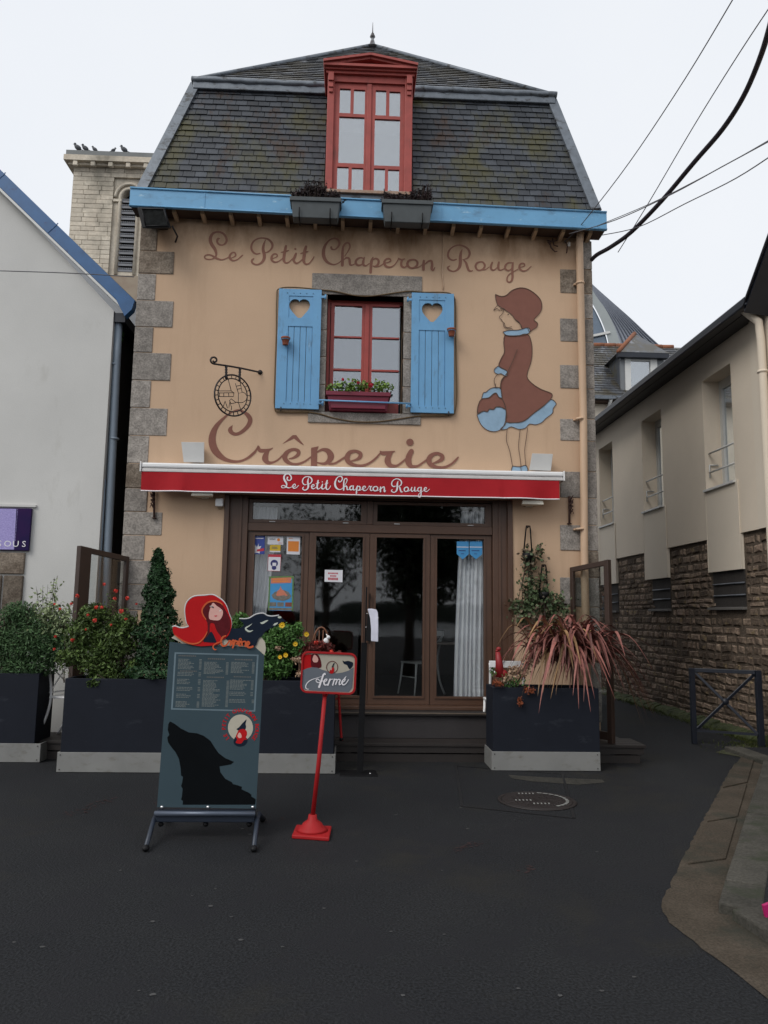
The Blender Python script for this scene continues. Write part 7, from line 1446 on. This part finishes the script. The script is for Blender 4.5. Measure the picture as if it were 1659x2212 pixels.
# green daisy bush behind the board
gd = shrub('daisy_bush', 'fresh green bush with yellow daisies behind the menu board', (-.95, -1.02, .8), [(at(520, 1350), (.11, .12, .13), .7), (at(575, 1400), (.2, .15, .16), 1.4), (at(610, 1380), (.16, .13, .16), 1), (at(590, 1440), (.22, .14, .13), 1.2), (at(640, 1400), (.09, .1, .1), .5), (at(645, 1360), (.05, .06, .08), .2)], L_BRIGHT, .042, 1300, 10, .42)
st, lf = MB(), MB()
for (tx, ty) in ((510, 1325), (528, 1328), (600, 1330), (625, 1345), (660, 1372)):
    for k in range(4): sprig(lf, st, at(tx+random.gauss(0, 8), ty+70), at(tx+random.gauss(0, 5), ty+random.uniform(0, 10)), 12, .036)
st.build('stem', L_BRIGHT, gd); lf.build('shoot_leaves', L_BRIGHT, gd, kind='stuff')
def daisy(par, c, r_, m=F_YEL):
    mb = MB(); n = 12
    for k in range(n):
        a = k*6.283/n+random.uniform(-.1, .1); d = Vector((math.cos(a), -.35, math.sin(a))).normalized(); s_ = Vector((-math.sin(a), 0, math.cos(a)))*r_*.22; mb.quad(c, c+d*r_*.6+s_, c+d*r_, c+d*r_*.6-s_)
    mb.ball(c+Vector((0, -.006, 0)), r_*.28, r_*.2, r_*.28, 8); o = mb.build('flower', m, par); return o
for fx, fy, r_ in ((609, 1350, .038), (638, 1391, .030), (662, 1370, .032), (605, 1419, .026), (617, 1415, .030)): daisy(gd, V((fx, fy), -1.17), r_)
bu = shrub('burgundy_plant', 'burgundy leaved plant behind the closed sign', (-.42, -1.02, .8), [(at(690, 1400), (.15, .11, .08), 1), (at(730, 1425), (.09, .08, .08), .7), (at(660, 1415), (.1, .1, .1), .7)], L_BUR, .036, 1100, 8, .5)
for fx, fy, s_ in ((640, 1425, .05), (655, 1428, .04), (600, 1400, .03), (668, 1425, .04), (648, 1455, .045)):
    c = V((fx, fy), -1.12); mb = MB(); leaves(mb, [c+Vector((random.gauss(0, s_*.5), random.gauss(0, s_*.4), random.gauss(0, s_*.3))) for k in range(90)], .02, .3, aspect=.8); o = mb.build('dried_flower_head', L_DRY, bu)
for fx, fy in ((683, 1388), (715, 1408)):
    c = V((fx, fy), -1.08); mb = MB(); bloom(mb, c, .03, 26); mb.build('flower', F_RED, bu)
c = V((704, 1385), -1.02); mb = MB(); mb.ball(c, .03, .02, .035, 10); mb.ball(c+Vector((.025, 0, .04)), .022); mb.tube([c+Vector((.02, 0, .05)), c+Vector((.0, 0, .075))], [.01, .004], 6); mb.tube([c+Vector((0, 0, -.02)), c+Vector((0, 0, -.3))], .004, 5); o = mb.build('bird_ornament', WHITE, org=c); tag(o, 'little white bird ornament on a pick behind the closed sign', 'ornament')
# strap-leaved plant, right planter
pl = thing('strap_leaved_plant', 'bronze red plant with long drooping strap leaves in the right navy planter', 'plant', (2.2, -.82, .75)); cB = V((1235, 1430), -.85)
def strap(base, az, L, rise, droop, w, m):
    mb = MB(); n = 10; P = []; d = Vector((math.cos(az), math.sin(az)*.55, 0)).normalized()
    for k in range(n+1):
        t = k/n; P.append(base+d*(L*(t*.95))+Vector((0, 0, rise*math.sin(min(t*1.35, 1)*math.pi/2)-droop*max(0, t-.25)**1.7)))
    vs = []; s_ = Vector((-d.y, d.x, 0)).normalized()
    for k, p in enumerate(P):
        t = k/n; ww = w*(.55+.9*t if t < .4 else (1-((t-.4)/.6)**2)*.9+.03)
        vs += [p-s_*ww/2+Vector((0, 0, .10*ww)), p-Vector((0, 0, .18*ww)), p+s_*ww/2+Vector((0, 0, .10*ww))]
    mb.mesh(vs, [(3*k+j, 3*k+j+1, 3*k+j+4, 3*k+j+3) for k in range(n) for j in (0, 1)], smooth=True, rn=random.random()+.001); return mb.build('leaf', m, pl)
for k in range(300):
    az = random.uniform(0, 6.283) if k % 4 else random.uniform(2.5, 5.2); fr_ = -.05 < math.sin(-az); side = math.cos(az)
    L = random.uniform(.30, .74)*(1+.25*max(0, side)); rise = random.uniform(.20, .48); dr_ = random.uniform(.45, 1.05)*(1.1 if fr_ else .8)
    if k % 3 == 0: rise *= 1.15; dr_ *= .42; L *= .9
    strap(cB+Vector((random.gauss(-.02, .15), random.gauss(0, .05), random.uniform(-.02, .06))), az, L*.85, rise, dr_, random.uniform(.030, .046), L_TAN if random.random() < .14 else L_RED)
for (tx, ty, q_) in ((1095, 1335, .1), (1125, 1360, .15), (1100, 1370, .1)): 
    b0 = cB+Vector((-.15, 0, 0)); e = V((tx, ty), -.8); strap(b0, math.pi+.2, (b0-e).length*.8, .42, .1, .016, L_RED)
for k in range(26): strap(cB+Vector((.25, .05, .0)), random.uniform(-.5, .4), random.uniform(.55, .8), random.uniform(.1, .3), random.uniform(.7, 1.5), .02, random.choice((L_RED, L_TAN)))
dh = shrub('dried_hydrangea', 'dried pale hydrangea and trailing rust flowers at the left end of the right planter', (1.75, -.85, .75), [(at(1120, 1452, -.9), (.12, .1, .07), .8), (at(1145, 1430, -.85), (.1, .09, .08), .5), (at(1095, 1465, -.95), (.1, .08, .05), .4)], L_DRY, .034, 420, 12, .6)
mb = MB(); leaves(mb, [Vector(at(1110+random.gauss(0, 14), 1472+random.gauss(0, 6), -1.0)) for k in range(120)]+[Vector(at(1064+random.gauss(0, 4), 1449+random.gauss(0, 5), -1.02)) for k in range(40)], .03); mb.build('green_leaves', L_BRIGHT, dh, kind='stuff')
for fx, fy, r_ in ((1070, 1475, .036), (1080, 1478, .03), (1137, 1490, .034), (1148, 1492, .03), (1124, 1520, .030), (1123, 1512, .024)):
    c = V((fx, fy), -1.07); mb = MB(); leaves(mb, [c+Vector((random.gauss(0, r_*.5), random.gauss(0, r_*.3), random.gauss(0, r_*.5))) for k in range(70)], .02, .3, aspect=.8); mb.build('rust_flower', F_OR, dh)
mb = MB(); mb.tube([at(1125, 1475, -1.05), at(1132, 1485, -1.07), at(1124, 1515, -1.07)], .003, 4); mb.build('trailing_stem', BARK, dh)
# red cockerel-like ornament
c = V((1076, 1420), -.95); mb = MB(); mb.tube([V((1080, 1462), -.95), V((1078, 1430), -.95), V((1075, 1408), -.95)], [.05, .038, .024], 12); mb.ball(V((1077, 1402), -.95), .028, .024, .024, 10); mb.ball(V((1073, 1406), -.96), .014); mb.ball(V((1085, 1455), -.95), .06, .04, .045, 10); o = mb.build('garden_ornament', mat('dark_red_ornament', (.26, .012, .015), .5), org=c); tag(o, 'dark red long-necked garden ornament in front of the white chair back', 'ornament')
# ivy baskets on the wall
def ivy(lab, hook, blobs, px):
    h = V(hook, -.04); t = thing('hanging_ivy', lab, 'plant', tuple(h), 'ivy hung on the wall right of the doors')
    mb = MB(); b_ = V((hook[0], hook[1]+55), -.12); mb.tube([b_+Vector((-.05, 0, 0)), h+Vector((-.028, -.02, -.03)), h+Vector((-.02, -.02, .02)), h+Vector((.02, -.02, .02)), h+Vector((.028, -.02, -.03)), b_+Vector((.05, 0, 0))], .009, 6); mb.tube([h, h+Vector((0, -.03, .02))], .01, 6); mb.build('hanger', BLKM, t)
    mb = MB(); mb.lathe([(.03, -.10), (.065, -.02), (.07, .02)], tuple(b_+Vector((0, 0, -.02))), 14); mb.build('pot', BLACK, t)
    lf, st, ld = MB(), MB(), MB()
    for (x, y, rx, ry, n, dry) in blobs:
        for k in range(n):
            p = V((x+random.gauss(0, rx), y+random.gauss(0, ry)), -.10+random.gauss(0, .045)); 
            if p.y > -.012: p.y = -.02
            leaves(ld if random.random() < dry else lf, [p], .046, .35, Vector((0, -.7, .35)), .8)
        a = b_; e = V((x, y+ry), -.08); st.tube([a, (a+e)/2+Vector((random.gauss(0, .03), -.02, 0)), e], [.006, .005, .003], 5)
    st.build('stem', BARK, t); lf.build('foliage', L_IVY, t, kind='stuff'); ld.build('dry_foliage', L_IVYD, t, kind='stuff')
ivy('upper hanging ivy on a black hook, trailing left and down the ochre wall', (1140, 1140), [(1140, 1200, 8, 10, 110, .7), (1165, 1195, 7, 12, 60, .75), (1145, 1230, 10, 10, 80, .7), (1140, 1262, 11, 12, 120, .25), (1115, 1308, 9, 7, 110, .3), (1135, 1312, 13, 9, 180, .15), (1150, 1288, 10, 12, 180, .1), (1130, 1335, 12, 8, 110, .45)], 0)
ivy('lower hanging ivy on a short black hook, spreading right down the wall', (1174, 1224), [(1176, 1245, 6, 8, 50, .4), (1175, 1290, 14, 12, 240, .1), (1200, 1312, 16, 12, 250, .15), (1180, 1345, 18, 12, 210, .5), (1212, 1345, 12, 10, 150, .6), (1175, 1375, 14, 10, 130, .75), (1200, 1370, 12, 8, 90, .7), (1185, 1400, 10, 10, 50, .8)], 0)
# ================================================================ BEHIND THE CAMERA: what the shop windows mirror
def tree(lab, x, y, h, r_, n, grp='trees on the quay behind the viewer'):
    t = thing('quay_tree', lab, 'tree', (x, y, 0), grp); mb = MB(); mb.tube([(x, y, 0), (x+.05, y, h*.3), (x, y, h*.5), (x+.1, y, h*.8)], [.16, .12, .10, .03], 10)
    for k in range(9):
        a = k*.7; z0 = h*(.33+.05*k); mb.tube([(x, y, z0), (x+math.cos(a)*r_*.4, y+math.sin(a)*r_*.4, z0+h*.1), (x+math.cos(a)*r_*.8, y+math.sin(a)*r_*.8, z0+h*.16)], [.06, .04, .015], 6)
    mb.build('trunk', BARK, t); lf = MB(); pts = []
    cl_ = [Vector((x, y, h*.66))+Vector((random.gauss(0, 1)*r_*.45, random.gauss(0, 1)*r_*.45, random.gauss(0, 1)*h*.13)) for k in range(34)]
    for k in range(n): c = random.choice(cl_); pts.append(c+Vector((random.gauss(0, r_*.2), random.gauss(0, r_*.2), random.gauss(0, h*.05))))
    leaves(lf, pts, .17, .4); lf.build('crown', L_TREE, t, kind='stuff'); return t
m1_ = V((885, 1320), 11.4+0); tree('round-crowned tree on the quay mirrored in the middle glass door', m1_.x, -11.4-9.3+9.3, 6.6, 1.75, 17000)
m2_ = V((700, 1320), 16); tree('smaller loose tree on the quay mirrored in the second glass panel', m2_.x, -16, 5.6, 1.2, 2200)
hl = MB(); xs = [-220+k*8 for k in range(56)]
for a, b in zip(xs, xs[1:]):
    ha, hb = 3.6+1.2*math.sin(a*.05)+.8*math.sin(a*.17), 3.6+1.2*math.sin(b*.05)+.8*math.sin(b*.17); hl.hexa([Vector((a, -155, 0)), Vector((b, -155, 0)), Vector((b, -159, 0)), Vector((a, -159, 0))], [Vector((a, -155, ha)), Vector((b, -155, hb)), Vector((b, -159, hb)), Vector((a, -159, ha))])
o = hl.build('far_shore_hill', mat('wooded_shore', (.03, .038, .03), 1, var=.4, scale=.1)); o['kind'] = 'structure'
sheet('harbour_water', [(-150, -154), (150, -154), (150, -45), (-150, -45)], mat('grey_harbour_water', (.05, .06, .07), .15, bump=.4, bscale=1.2), .02)
